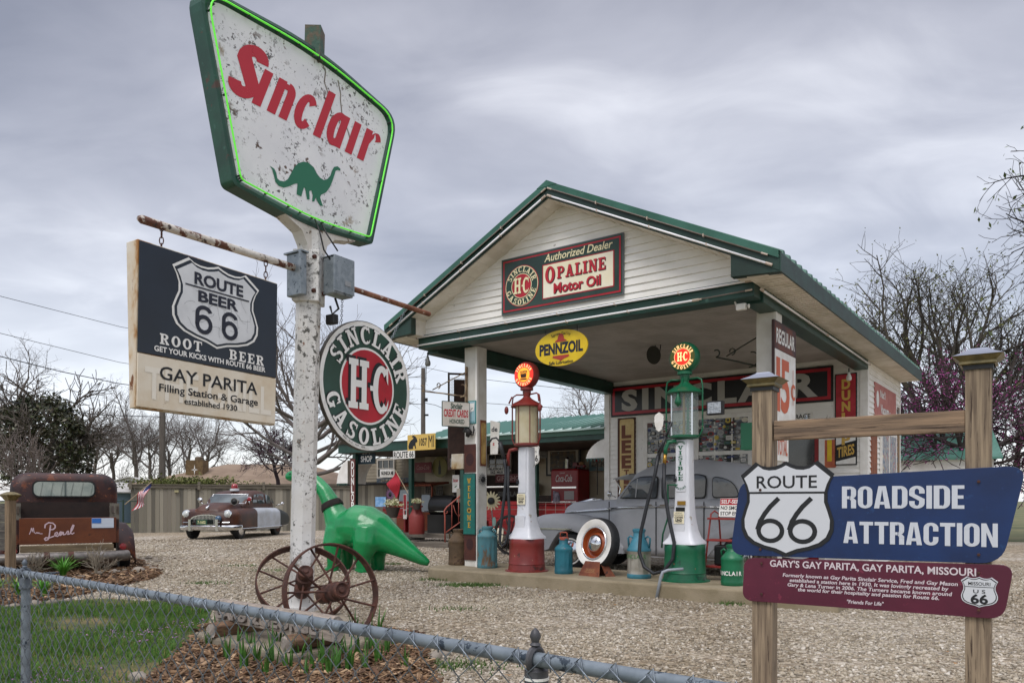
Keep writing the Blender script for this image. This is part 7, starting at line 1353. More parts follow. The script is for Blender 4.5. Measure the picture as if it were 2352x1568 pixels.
def house():
    o = thing('ranch_house', 'low house with a tan hip roof and square chimney beyond the board fence', 'house', at(620, 1150, 47) * 1, 0); o.location.z = 0
    w, d, e, r = 6.6, 4.2, 2.15, 3.45; MB().box(-w + .4, w - .4, -d + .4, d - .4, 0, e).build('wall', TANW, o)
    MB().add([(-w, -d, e), (w, -d, e), (w, d, e), (-w, d, e), (-2.6, 0, r), (2.2, 0, r)], [(0, 1, 5, 4), (1, 2, 5), (2, 3, 4, 5), (3, 0, 4)]).build('roof', TANR, o); MB().box(-w, w, -d - .03, -d, e - .16, e).build('gutter', mat('tan_gutter', '#6f6457', .6), o)
    c = MB().box(-4.15, -3.15, -2.4, -1.5, 2.2, 3.58).build('chimney', mat('brown_brick', '#6e5a3e', .9, c2='#5a4830', sc=6, bump=.2), o); MB().lathe([(.22, 3.58), (.22, 3.75), (.14, 3.8)], 14, (-3.55, -1.95, 0)).build('flue', mat('rusty_flue', '#5f5140', .7), c)
    w_ = Word(-2.41); x, z = -3.62, 3.02
    for i in range(4): a = R(90 * i); w_.poly([(x + .05 * math.cos(a - .8), z + .05 * math.sin(a - .8)), (x + (.3 if i % 2 else .2) * math.cos(a), z + (.3 if i % 2 else .2) * math.sin(a)), (x + .05 * math.cos(a + .8), z + .05 * math.sin(a + .8))])
    w_.build(WHITEL, c, 'star_ornament'); MB().tube([(1.5, -2.5, 2.7), (1.5, -2.5, 3.4)], .04, 6).build('vent_pipe', DARK, o)
house()
iv = at(420, 1112, 31.2); vp = np.stack([rng.normal(iv.x, 1.1, 2200), rng.normal(31.4, .25, 2200), rng.normal(1.9, .12, 2200)], 1); root = thing('ivy', 'yellow-green vine growing over the top of the board fence', 'vine', (iv.x, 31.3, 0)); leaves([Vector(p) - Vector((iv.x, 31.3, 0)) for p in vp], 3500, .06, mat('vine_leaves', '#55602c', .8, island=['#3f4a20', '#6d7336', '#5a5a30']), 'leaves', root, .06, random.Random(3))
def shed(label, loc, w, d, e, r, wall, roof, rz=0., open_=False, name='shed'):
    o = thing(name, label, 'shed', loc, rz); mb = MB()
    mb.prism([(-w, 0), (w, 0), (w, e), (0, r), (-w, e)], -d, d); mb.build('wall', wall, o)
    k = (r - e) / w; rf = MB()
    for s in (-1, 1): rf.add([(0, -d - .2, r + .06), (s * (w + .2), -d - .2, e - k * .2 + .06), (s * (w + .2), d + .2, e - k * .2 + .06), (0, d + .2, r + .06), (0, -d - .2, r), (s * (w + .2), -d - .2, e - k * .2), (s * (w + .2), d + .2, e - k * .2), (0, d + .2, r)], [(0, 1, 2, 3), (4, 7, 6, 5), (0, 4, 5, 1), (1, 5, 6, 2)])
    rf.build('roof', roof, o)
    if open_: MB().prism([(-w * .78, .02), (w * .78, .02), (w * .78, e * .96), (0, r * .93), (-w * .78, e * .96)], -d - .03, -d - .005).build('bay_shade', mat('bay_shade_dark', '#15171a', .9), o)  # dark sheet on the solid wall, painting the shade inside the bay
    return o
WROOF = mat('pale_metal_roof', '#b5b3ae', .5)
p = at(322, 1150, 50); shed('open white carport with a dark bay left of the tan roof', (p.x, 50, 0), 2.4, 3.0, 1.95, 2.65, WHITE, WROOF, R(14), True, 'carport')
p = at(262, 1150, 43); shed('small pale blue shed with a white gable trim beside the carport', (p.x, 43, 0), .85, 1.4, 1.75, 2.2, mat('pale_blue_siding', '#6f8494', .6), WROOF, R(-10))
p = at(2098, 1150, 24); o = shed('white shed with a green metal roof behind the right corner of the station', (p.x + .25, 24.6, 0), 1.5, 2.0, 2.55, 3.45, WHITE, mat('teal_green_metal', '#4f8474', .4, c2='#5b9080', sc=2), R(68))
o = thing('step_ladder', 'grey step ladder leaning by the white shed', 'ladder', (at(2078, 1150, 20).x, 20, 0), R(15)); mb = MB()
for s in (-.2, .2): mb.bar((s, 0, 0), (s * .7 + .12, .25, 1.98), .05, .03)
MB().box(-.06, .30, .2, .3, 1.95, 1.98).build('top_step', STEEL, o); mb.build('rails', STEEL, o)
for z in (.5, .95, 1.4, 1.75): MB().box(-.17 + z * .06, .19 + z * .05, z * .125, z * .125 + .06, z, z + .03).build('step', STEEL, o)
GP = mat('dark_green_post', '#1c3328', .5); o = thing('green_wire_fence', 'green posted wire fence between pickup and board fence', 'fence', gnd(283, 1226, 0)); MB().tube([(0, 0, 0), (0, 0, 1.25)], .035, 8).build('post', GP, o); MB().tube([(-6, 1.4, 1.2), (0, 0, 1.2), (.5, .3, 1.2)], .022, 6).build('top_rail', GP, o)
# ================================================================ UTILITY POLES AND LINES
PW = mat('grey_pole_wood', '#57504a', .9, c2='#6a635b', sc=3, stretch=(8, 8, .6))
def upole(label, loc, h, r): o = thing('utility_pole', label, 'pole', loc); MB().tube([(0, 0, 0), (0, 0, h)], [r, r * .75], 10).build('pole', PW, o, smooth=50); return o
p = at(373, 1150, 34); upole('grey utility pole rising behind the board fence under the hanging box sign', (p.x, 34, 0), 8.6, .15)
p = at(972, 1150, 48); o = upole('utility pole with wires above the gift shop roof', (p.x, 48, 0), 9.5, .17); MB().tube([(.18, -.1, 8.6), (.2, -.1, 9.9)], .03, 6).lathe([(.03, 9.9), (.07, 9.95), (.05, 10.05)], 8, (.2, -.1, 0)).build('insulator', DARK, o); MB().box(.1, .3, -.25, -.1, 7.4, 7.6).box(.1, .35, -.25, -.1, 6.5, 6.6).build('bracket', DARK, o)
CB = mat('power_cable', '#3d4048', .6)
for lb, pts, r in (('topmost thin power line at left, running toward the utility pole', ((-80, 655, 26), (0, 680, 28), (275, 750, 34), (600, 812, 41), (975, 843, 48)), .011), ('second thin power line at left, below the topmost', ((-80, 742, 26), (0, 765, 28), (275, 832, 34), (600, 880, 41), (975, 893, 48)), .011), ('thick dark service cable at left crossing toward the hanging box sign', ((-80, 795, 22), (0, 818, 24), (140, 853, 28), (275, 881, 32), (600, 920, 40), (975, 928, 48)), .017), ('low cable crossing in front of the evergreen and bare trees at left', ((-80, 896, 27), (0, 917, 28), (120, 940, 30), (240, 953, 31), (373, 957, 34)), .016), ('upper power line seen between white post and red pump', ((975, 843, 48), (1060, 862, 45), (1120, 872, 43), (1300, 893, 38), (1500, 905, 34)), .014), ('lower power line seen between white post and amber pump cylinder', ((975, 895, 48), (1120, 926, 43), (1300, 938, 38), (1500, 945, 34)), .014), ('looped service cable from the utility pole to the gift shop', ((975, 925, 47.8), (1000, 930, 44), (1035, 945, 36), (1080, 958, 28)), .018)):
    P_ = [at(*q) for q in pts]; o = thing('power_line', lb, 'cable', P_[0], 0, None); MB().tube([q - P_[0] for q in P_], r, 5).build('cable', CB, o, smooth=True)
# ================================================================ GIFT SHOP WITH ITS PORCH
GS = thing('gift_shop', 'low gift shop with a long green-fasciaed porch and pale ribbed roof', 'building', (BX, BY, 0), -TH)
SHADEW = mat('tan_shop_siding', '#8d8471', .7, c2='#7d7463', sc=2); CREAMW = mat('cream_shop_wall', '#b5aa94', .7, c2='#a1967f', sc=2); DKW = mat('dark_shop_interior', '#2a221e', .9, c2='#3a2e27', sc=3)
MB().box(-9.0, -.06, 6.15, 6.22, 2.60, 2.84).box(-9.0, -8.93, 6.22, 9.2, 2.60, 2.84).build('fascia', TRIM, GS); MB().box(-4.0, -.06, 6.10, 6.15, 2.72, 2.86).build('gutter', mat('pale_green_gutter', '#3d6a58', .4), GS)
MB().box(-8.9, -.08, 6.22, 9.2, 2.58, 2.62).build('porch_ceiling', mat('porch_ceiling', '#4d463d', .8, c2='#3c362f', sc=3), GS); MB().add([(-9.0, 6.1, 2.85), (-5.4, 6.1, 2.85), (-5.4, 9.2, 2.9), (-9.0, 9.2, 2.9)], [(0, 1, 2, 3)]).build('porch_roof', ROOFD, GS)
rv = [(-5.55, 6.0, 2.86), (-.02, 6.0, 2.86), (-.02, 9.2, 3.56), (-7.0, 9.2, 3.50)]; rfo = MB().add(rv + [(x, y, z - .04) for x, y, z in rv], [(0, 1, 2, 3), (0, 4, 5, 1), (3, 7, 4, 0)]).build('roof', ROOFP, GS); rb = MB()
for i in range(28):
    u = -6.85 + i * .25; y0 = 6.0 if u > -5.5 else 6.0 + (-5.55 - u) / 1.45 * 3.2; z0 = 2.862 + (y0 - 6.0) * .21; rb.add([(u - .022, y0, z0), (u, y0 - .005, z0 + .035), (u + .022, y0, z0), (u - .022, 9.2, 3.55), (u, 9.2, 3.585), (u + .022, 9.2, 3.55)], [(0, 1, 4, 3), (1, 2, 5, 4)])
rb.build('roof_ribs', ROOFD, rfo)
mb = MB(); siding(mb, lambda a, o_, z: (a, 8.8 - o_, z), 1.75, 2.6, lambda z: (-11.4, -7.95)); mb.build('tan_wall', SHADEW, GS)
mb = MB()
for i in range(24): x = -11.4 + i * .142; mb.box(x, x + .136, 8.78, 8.8, 0, 1.75)
mb.build('board_wall', GREYW, GS); lw = MB(); 
for i in range(44): x = -11.4 + i * .08; lw.tube([(x, 8.3, 1.74), (x, 8.8, 1.80)], .03, 6)
lw.build('corrugated_ledge', DARK, GS)
MB().box(-7.95, -6.75, 8.75, 8.8, .3, 2.6).build('shop_wall', CREAMW, GS); MB().box(-6.75, -4.3, 8.78, 8.82, .3, 2.6).build('shop_wall', DKW, GS); MB().box(-4.3, -.05, 8.78, 8.82, .3, 2.6).build('shop_wall', CREAMW, GS)  # the dark middle stretch paints the shade of the shop's interior
MB().box(-8.6, -.1, 6.28, 8.8, .22, .34).build('porch_deck', mat('grey_deck_planks', '#7d756a', .85, c2='#5f584f', sc=3, stretch=(.6, 10, 10)), GS); MB().box(-6.6, -4.4, 5.75, 6.28, .0, .14).build('step', mat('grey_deck_planks', '#7d756a'), GS)
for u in (-8.42, -6.19, -4.35, -2.06): MB().box(u - .055, u + .055, 6.24, 6.35, .34, 2.6).build('porch_post', TRIM, GS)
MB().box(-.45, -.06, 6.8, 6.9, .3, 2.6).build('corner_trim', TRIM, GS)
def gwin(u0, u1, z0, z1, nx, nz):
    f = MB().box(u0, u1, 8.70, 8.76, z0, z0 + .05).box(u0, u1, 8.70, 8.76, z1 - .05, z1).box(u0, u0 + .05, 8.701, 8.76, z0 + .05, z1 - .05).box(u1 - .05, u1, 8.701, 8.76, z0 + .05, z1 - .05).build('window', mat('old_white_frame', '#a9a398', .6), GS); MB().box(u0 + .05, u1 - .05, 8.73, 8.75, z0 + .05, z1 - .05).build('pane', GLASSD, f); mb = MB()
    for i in range(1, nx): x = u0 + (u1 - u0) * i / nx; mb.box(x - .012, x + .012, 8.71, 8.73, z0 + .05, z1 - .05)
    for i in range(1, nz): z = z0 + (z1 - z0) * i / nz; mb.box(u0 + .05, u1 - .05, 8.708, 8.732, z - .012, z + .012)
    mb.build('muntin', mat('old_white_frame', '#a9a398'), f)
gwin(-10.05, -9.25, 1.95, 2.58, 3, 2); gwin(-5.44, -4.58, 1.95, 2.6, 3, 2)
def awning(label, u, v0, v1, z1, z0, out, side):
    o = thing('awning', label, 'awning', SG(u, v0, z0), -TH); n = 9; mb = MB(); pr = [(0, z1 - z0)] + [(-out * (math.sin(k / n * 1.4) / math.sin(1.4)), (z1 - z0) * (1 - (k / n) ** 1.6)) for k in range(1, n + 1)]
    for k in range(n): (x0, a), (x1, b) = pr[k], pr[k + 1]; mb.add([(x0, 0, a - .0), (x1, 0, b), (x1, v1 - v0, b), (x0, v1 - v0, a), (x1 - .012, 0, b + .01), (x1 - .012, v1 - v0, b + .01)], [(0, 1, 2, 3), (1, 4, 5, 2)]); mb.add([(0, 0, a), (x0, 0, a), (x1, 0, b), (0, 0, b)], [(0, 1, 2, 3)])
    mb.build('slats', WHITE, o); mb = MB(); k = int((v1 - v0) / .1)
    for i in range(6): x = -out * i / 6; mb.prism([(x, 0), (x - out / 6, 0), (x - out / 12, -.09)], -.005, .005)
    mb.build('valance', TRIM, o)
awning('white slatted awning on the station side wall, over the drinks machine', -.02, 6.15, 7.6, 2.62, 2.18, .55, 1); awning('white slatted awning at the left end of the gift shop porch', -9.55, 7.0, 8.2, 2.45, 1.75, .5, 1)
# ---- signs and goods on the porch
def psign(name, label, px, py, V, w, h, m, cat='sign', rz=-TH, t=.02):
    # stands in the plane at depth V of the station's frame; px, py is its lower left corner in the photograph
    c, s = math.cos(TH), math.sin(TH); k = (px - CX0) / F0; Y = (V + BX * s + BY * c) / (k * s + c); p = at(px, py, Y); o = thing(name, label, cat, p, rz); MB().prism(rrect(0, w, 0, h, .01), 0, t).build('panel', m, o); return o
BWN = mat('dark_brown_board', '#3a1f1c', .6); o = psign('vertical_tyre_sign', 'brown vertical board with white letters DUNLOP on the left porch post', 804, 1172, 6.2, .22, 1.5, BWN); w = Word(-.004); z = 1.22
for ch in 'DUNLOP': w.fit(ch, .05, .17, z, .3, bold=.03); z -= .235
w.build(WHITEL, o); MB().prism(rrect(.01, .21, .01, 1.49, .01), -.003, .0).build('face', mat('brown_enamel', '#5f2f2a', .5), o)
o = psign('rabbit_mileage_sign', 'yellow sign with a black rabbit reading 1057 MI on the porch fascia', 936, 1035, 5.95, 1.04, .42, mat('pale_yellow_board', '#cfae5a', .5), rz=-TH - R(3))
RAB = [(.05, .04), (.04, .12), (.07, .2), (.13, .27), (.2, .30), (.24, .345), (.18, .36), (.17, .385), (.24, .40), (.31, .37), (.36, .31), (.385, .25), (.36, .21), (.32, .215), (.31, .17), (.335, .05), (.30, .04), (.27, .13), (.22, .11), (.22, .04)]
w = Word(-.004); w.poly(RAB).fit('1057', .46, .74, .12, .27, bold=.02).fit('MI', .80, 1.0, .06, .46, bold=.0); w.build(BLACKL, o)
o = psign('route_sign', 'small white sign reading ROUTE 66 below the rabbit sign', 903, 1054, 5.98, .84, .22, WHITEE, rz=-TH - R(3)); Word(-.004).fit('ROUTE 66', .03, .81, .03, .23, bold=.02).build(BLACKL, o)
o = psign('gift_shop_board', 'dark hanging board lettered GIFT SHOP under the porch fascia behind the round sign', 822, 1066, 6.4, .72, .55, mat('dark_teal_board', '#1c2d38', .7, c2='#13303a', sc=4)); w = Word(-.004); w.fit('GIFT', .15, .55, .30, .23, bold=.03).fit('SHOP', .13, .60, .07, .23, bold=.03); w.build(WHITEL, o)
o = psign('arrow_sign', 'white sign reading NUNICA MI below the left porch window', 873, 1096, 8.6, .66, .26, WHITEE); Word(-.004).fit('NUNICA MI', .06, .6, .08, .16, bold=.04).build(BLACKL, o)
p = psign('arrow_sign', 'white arrow sign reading FRUITPORT MI 562 MILES right of the white post', 1119, 1089, 8.6, .74, .20, WHITEE); MB().prism([(.74, 0), (.86, .1), (.74, .2)], 0, .02).build('arrow_tip', WHITEE, p); w = Word(-.004); w.fit('FRUITPORT MI', .06, .72, .115, .09, bold=.04).fit('562', .12, .3, .02, .11, bold=.03).fit('MILES', .36, .58, .025, .08, bold=.03); w.build(BLACKL, p)
DR = mat('dull_red_board', '#5a1418', .5); o = psign('gift_shop_board', 'dull red board reading GIFT SHOP below the right porch window', 1138, 1108, 8.5, 1.0, .24, DR); Word(-.004).fit('GIFT SHOP', .05, .95, .05, .2, bold=.01).build(mat('pinkish_lettering', '#b58f8c', .6), o)
o = psign('wall_board', 'dark board with dim letters SINCLAIR low on the gift shop wall', 1140, 1142, 8.5, .95, .22, DKW); Word(-.004).fit('SINCLAIR', .06, .9, .04, .18, bold=.03).build(mat('dim_lettering', '#6d6a64', .6), o)
o = psign('soda_sign', 'dark red soda sign with white script hanging in the porch', 953, 1086, 8.3, .68, .32, mat('dark_soda_red', '#6b1018', .5)); Word(-.004).fit('Coca-Cola', .08, .6, .1, .2, shear=.3).build(mat('pinkish_lettering', '#b58f8c'), o)
c_ = at(1010, 1072, 23.2); o = thing('round_bottle_sign', 'round yellow-green sign with a dark bottle on the cream shop wall', 'sign', c_, -TH); MB().prism(ell(0, 0, .30, .31, 32), 0, .02).build('disc', mat('dull_yellow_disc', '#77713a', .5), o); Word(-.004).poly([(-.05, -.22), (.05, -.22), (.055, -.02), (.025, .08), (.02, .2), (-.02, .2), (-.025, .08), (-.055, -.02)]).build(mat('bottle_dark', '#1d1c14', .5), o, 'bottle')
o = psign('oil_sign', 'small white sign with red script hanging left of the WELCOME board', 1039, 1130, 6.9, .24, .47, WHITEE); Word(-.004).fit('Sinclair', .03, .21, .28, .13, bold=.02).build(REDL, o); Word(-.004).poly([(.09, .12), (.15, .15), (.17, .19), (.12, .17), (.08, .14)]).build(mat('emblem_green', '#1d6a4c'), o, 'emblem')
psign('grey_board', 'small plain grey board on the porch rail left of the WELCOME board', 1049, 1153, 6.3, .24, .36, mat('grey_board', '#8d887d', .8), cat='board')
o = psign('post_sign', 'narrow red and white vertical sign on the porch post', 926, 1191, 6.2, .13, .68, WHITEE); MB().prism(rc(.015, .115, .26, .66), -.003, 0).build('red_field', REDE, o); MB().prism(rc(.02, .06, .12, .24), -.003, 0).build('red_square', REDE, o); MB().prism(rc(.07, .11, .12, .24), -.0032, 0).build('dark_square', DARK, o)
o = psign('lucky_sign', 'small white sign on the gift shop wall beside the 66 shield', 1238, 1052, 8.6, .26, .22, mat('dim_white', '#8f8d88', .6)); Word(-.004).fit('LUCKY', .02, .24, .12, .1).fit('STRIKE', .02, .24, .03, .1).build(BLACKL, o)
o = psign('framed_picture', 'large dark picture in a white mat and black frame above the drinks machine', 1254, 1093, 8.6, 1.10, .78, DARK, cat='picture', t=.04); MB().prism(rc(.06, 1.04, .05, .73), -.004, 0).build('mat_board', mat('dim_mat', '#a8a294', .6), o); MB().prism(rc(.14, .96, .12, .66), -.007, 0).build('print', mat('collage', '#23292a', .5, c2='#5d4a2c', sc=9, spots=('#7d8a8a', 14, .62, .03)), o)
o = psign('route_shield', 'small white 66 shield on the green porch post behind the red pump', 1222, 1066, 6.1, .01, .01, WHITEE); MB().prism(shield(.10, .22, .24, .48), -.01, 0).build('shield', WHITEE, o); MB().prism(shield(.10, .22, .215, .44), -.0115, 0).build('line', BLACKL, o); MB().prism(shield(.10, .22, .205, .425), -.013, 0).build('face', WHITEE, o); Word(-.015).fit('66', .02, .18, .07, .2, bold=.03).fit('US', .05, .15, .27, .08).build(BLACKL, o)
# red pennant on a stick
p = at(937, 1132, 20.5); o = thing('red_flag', 'small red flag on a slanted stick by the porch post', 'flag', p, -TH); MB().tube([(0, 0, 0), (-.42, -.05, .62)], .011, 6).build('stick', mat('pale_stick', '#a8977c'), o); mb = MB(); g = lambda a, b: Vector((-.40 + .22 * a - .33 * b * (1 - .3 * a), -.05 + .04 * math.sin(5 * a + 4 * b), .58 - .30 * a - .32 * b - .1 * a * b))
for i in range(6):
    for j in range(6): mb.add([g(i / 6, j / 6), g((i + 1) / 6, j / 6), g((i + 1) / 6, (j + 1) / 6), g(i / 6, (j + 1) / 6)], [(0, 1, 2, 3)])
mb.build('cloth', mat('flag_crimson', '#a01428', .7), o, smooth=True)
# benches, cans, pots, grill, kiosk
REDB = mat('red_bench_paint', '#8d1519', .5, c2='#75110f', sc=3)
def bench(label, px, Y, w, rz=-TH):
    p = at(px, 1150, Y); o = thing('red_bench', label, 'bench', (p.x, Y, .34), rz)
    for i in range(4): MB().box(0, w, .02 * i, .02 * i + .025, .46 + i * .105, .545 + i * .105).build('back_slat', REDB, o)
    for i in range(3): MB().box(0, w, -.42 + i * .13, -.31 + i * .13, .40, .43).build('seat_slat', REDB, o)
    for x in (.05, w - .1): MB().box(x, x + .06, -.4, .04, 0, .42).build('leg', REDB, o)
bench('red slatted bench left of the red and white post sign', 878, 22.3, 1.35); bench('red slatted bench behind the white post and red pump', 1112, 18.9, 1.3); 
o = thing('red_counter', 'long red painted counter below the drinks machine', 'counter', SG(-3.2, 6.6, .34), -TH); MB().box(-.9, 1.9, 0, .5, 0, .78).build('body', REDB, o, bevel=.01); MB().box(-.95, 1.95, -.03, .53, .78, .81).build('top', REDB, o); MB().box(.4, .6, -.008, 0, .3, .6).build('green_label', TRIM, o)
p = at(957, 1226, 20.2); o = thing('red_milk_can', 'dull red milk can with a flower pot on it on the porch', 'milk can', (p.x, 20.2, .34), 0); MB().lathe([(.2, 0), (.21, .02), (.21, .46), (.19, .5), (.13, .6), (.12, .64), (.12, .7), (.17, .71), (.17, .74), (.001, .75)], 24).build('can', mat('dull_red_can', '#7a2a26', .6), o, smooth=50)
PETAL = mat('pale_flowers', '#b9b58a', .8, island=['#8a9a5a', '#d5d0b5', '#c8c49a', '#5f7a3a'])
def pot(label, px, py, Y, r, m, hang=0.):
    q = at(px, py, Y); o = thing('flower_pot', label, 'plant', q, 0); MB().lathe([(r * .6, 0), (r, r * 1.3), (r * 1.05, r * 1.4), (r * .9, r * 1.4)], 20).build('pot', m, o, smooth=40); leaves([Vector((random.Random(i).gauss(0, r * .6), random.Random(i + 9).gauss(0, r * .5), r * 1.6 + abs(random.Random(i + 5).gauss(0, r * .35)))) for i in range(80)], 420, r * .16, PETAL, 'flowers', o, r * .12, random.Random(2))
pot('dark pot of pale flowers hanging by the porch post', 902, 1188, 20.6, .20, mat('dark_pot', '#3d3833', .7)); pot('small pot of yellow-green flowers on the red porch milk can', 957, 1170, 20.0, .12, mat('dark_pot', '#3d3833'))
p = at(1025, 1226, 20.9); o = thing('barrel_grill', 'big black barrel grill standing on the porch', 'grill', (p.x, 20.9, .34), -TH); BK = mat('grill_black', '#0c0c0d', .4); MB().lathe([(.001, -.42), (.30, -.40), (.31, 0), (.30, .40), (.001, .42)], 24, (0, 0, .72), (1, 0, 0)).build('barrel', BK, o, smooth=40); MB().box(-.42, .42, -.3, .3, .0, .5).build('cart', BK, o); MB().box(-.5, .5, -.34, -.32, .58, .6).build('handle_rail', CHROME, o)
o = thing('orange_kiosk', 'low orange hutch with a wavy roof and pale windows on the porch', 'kiosk', SG(-7.55, 7.7, .34), -TH); OK_ = mat('rust_orange_paint', '#8a4428', .7, c2='#74381f', sc=4); MB().box(-.6, .85, 0, .6, 0, .95).build('body', OK_, o); mb = MB()
for i in range(22): mb.tube([(-.65 + i * .072, -.1, 1.33), (-.65 + i * .072, .7, 1.42)], .036, 6)
mb.build('roof', OK_, o)
for x in (-.58, .80): MB().box(x, x + .05, 0, .05, .95, 1.32).build('post', OK_, o)
MB().prism([(-.55, .62), (.1, .62), (.1, 1.2), (-.42, 1.2)], -.02, -.005).build('pale_window', mat('pale_window', '#a9b4ba', .3), o); MB().prism(rrect(.45, .78, .55, 1.05, .04), -.02, -.005).build('pale_window', mat('pale_window', '#a9b4ba'), o)
HR = mat('salmon_rail', '#94493e', .6, c2='#a5594b', sc=5); p = gnd(1022, 1257); o = thing('hand_rail', 'salmon red scrolled iron hand rail at the porch step', 'railing', p, -TH + R(50)); mb = MB(); mb.tube([(0, 0, 0), (0, 0, .82), (-.02, 0, .95), (.05, 0, 1.05), (.62, 0, 1.52)], .02, 8).tube([(.0, 0, .38), (.75, 0, .90)], .016, 6)
for x, a, b in ((.18, .48, 1.14), (.36, .62, 1.30), (.55, .74, 1.44)): mb.tube([(x, 0, a), (x, 0, b)], .011, 6)
mb.tube(scroll((.03, 0, .93), .06, 90, 400, lambda x, z: Vector((x, 0, z))), .011, 6); mb.tube([(.22, 0, 1.1), (.27, 0, .92), (.36, 0, .78), (.45, 0, .98), (.5, 0, 1.2)], .009, 6); mb.build('rail', HR, o, smooth=True)
# drinks machine and what stands on it
o = thing('drinks_machine', 'red drinks vending machine with white script on the gift shop porch', 'vending machine', SG(-2.86, 8.15, .34), -TH); RM = mat('vending_red', '#a01822', .35, c2='#8a141c', sc=2); MB().box(0, .86, 0, .62, 0, 1.72).build('cabinet', RM, o, bevel=.05); MB().box(.05, .81, -.012, .0, 1.20, 1.245).build('trim_bar', CHROME, o); MB().box(.05, .81, -.012, .0, .82, .86).build('trim_bar', CHROME, o); MB().box(.44, .74, -.01, .0, .90, 1.13).build('coin_panel', mat('pale_panel', '#b0a8a4', .4), o); MB().prism([(.07, .62), (.28, .60), (.31, .98), (.26, 1.10), (.10, 1.14)], -.016, -.010).build('paper', mat('pinned_paper', '#b5a9b5', .7, c2='#6a5f68', sc=9), o); w = Word(-.004); w.fit('Coca-Cola', .17, .68, 1.38, .26, shear=.35, bold=.01).fit('DRINK', .3, .46, 1.59, .05); w.build(WHITEL, o)
q = SG(-2.42, 8.3, 2.06); o = thing('coffee_percolator', 'chrome coffee percolator standing on the drinks machine', 'percolator', q, 0); MB().lathe([(.07, 0), (.075, .02), (.06, .24), (.065, .26), (.03, .31), (.001, .33)], 18).build('pot', CHROME, o, smooth=40); MB().tube([(.07, 0, .22), (.12, 0, .2), (.12, 0, .08), (.07, 0, .06)], .012, 6).build('handle', DARK, o)
q = SG(-2.2, 8.25, 2.06); o = thing('toy_truck', 'small dark red toy truck standing on the drinks machine', 'toy', q, -TH); MB().box(0, .14, -.05, .05, .03, .16).box(.14, .36, -.05, .05, .03, .09).build('body', mat('toy_red', '#6b141c', .4), o, bevel=.012); MB().ball((.25, 0, .13), .08, .045, .05).build('load', mat('toy_load', '#8d6a45', .7), o)
for x in (.06, .28): MB().lathe([(.035, -.055), (.035, .055)], 12, (x, 0, .035), (0, 1, 0)).build('wheel', DARK, o)
q = at(1372, 1082, 19.6); o = thing('red_tulip_ornament', 'red metal tulip on a stem right of the drinks machine', 'ornament', q, 0); MB().tube([(0, 0, -.6), (0, 0, .28)], .012, 6).build('stem', DARK, o); MB().lathe([(.02, .25), (.13, .30), (.17, .40), (.19, .5), (.15, .42), (.05, .33)], 9).build('bloom', mat('tulip_red', '#b01820', .4), o)
# things between white post and red pump
FLC = mat('cream_petals', '#c9bf9d', .6); q = at(1128, 1150, 14.5); o = thing('yard_sunflower', 'cream tin sunflower on a stake right of the white post', 'ornament', (q.x, 14.5, 0), R(-12)); w = Word(0)
for i in range(16): a = R(22.5 * i); c, s_ = math.cos(a), math.sin(a); w.poly([(c * .06 - s_ * .03, 1.21 + s_ * .06 + c * .03), (c * .17 - s_ * .02, 1.21 + s_ * .17 + c * .02), (c * .19, 1.21 + s_ * .19), (c * .06 + s_ * .03, 1.21 + s_ * .06 - c * .03)])
w.build(FLC, o, 'petals'); MB().lathe([(.07, 0), (.06, .03), (.001, .04)], 18, (0, -.002, 1.21), (0, -1, 0)).build('centre', DARK, o); MB().tube([(.0, .01, 0), (.04, .01, .6), (0, .01, 1.2)], .008, 6).build('stake', mat('teal_stake', '#4f8a8a', .5), o); MB().prism(ell(.06, .82, .035, .09, 14), -.006, .006).build('leaf', mat('teal_leaf', '#8fb0a8', .5), o)
q = at(1172, 1150, 17.2); o = thing('cart_wheel', 'dark cart wheel leaning against the porch behind the red pump', 'wheel', (q.x, 17.2, .45), -TH); MB().lathe([(.40, -.03), (.45, -.03), (.45, .03), (.40, .03), (.40, -.03)], 36, (0, 0, 0), (0, 1, 0), caps=False).build('rim', DARK, o); MB().lathe([(.07, -.06), (.07, .06)], 14, (0, 0, 0), (0, 1, 0)).build('hub', DARK, o)
for i in range(10): a = R(36 * i); MB().tube([(0, 0, 0), (.42 * math.cos(a), 0, .42 * math.sin(a))], .012, 5).build('spoke', DARK, o)
o = thing('porch_wire_rail', 'red iron rail with wire mesh along the porch edge behind the red pump', 'railing', SG(-4.3, 6.3, .34), -TH); MB().tube([(0, 0, 1.22), (1.9, 0, 1.22)], .022, 6).build('white_rail', WHITE, o); MB().box(0, 4.1, -.02, .02, .30, .36).build('red_rail', REDB, o); mb = MB()
for i in range(15): mb.tube([(i * .28, 0, .34), (i * .28, 0, .84)], .006, 4)
for z in (.48, .66, .84): mb.tube([(0, 0, z), (4.1, 0, z)], .006, 4)
mb.build('wire_mesh', mat('mesh_wire', '#8a7f78', .6), o)
q = at(1137, 1255, 17.5); o = thing('leaning_panel', 'small cream panel leaning at the porch edge behind the rusty blue can', 'panel', (q.x, 17.5, .12), -TH); o.rotation_euler = (R(-12), 0, -TH); MB().box(-.17, .17, 0, .02, 0, .48).build('panel', CREAM, o)
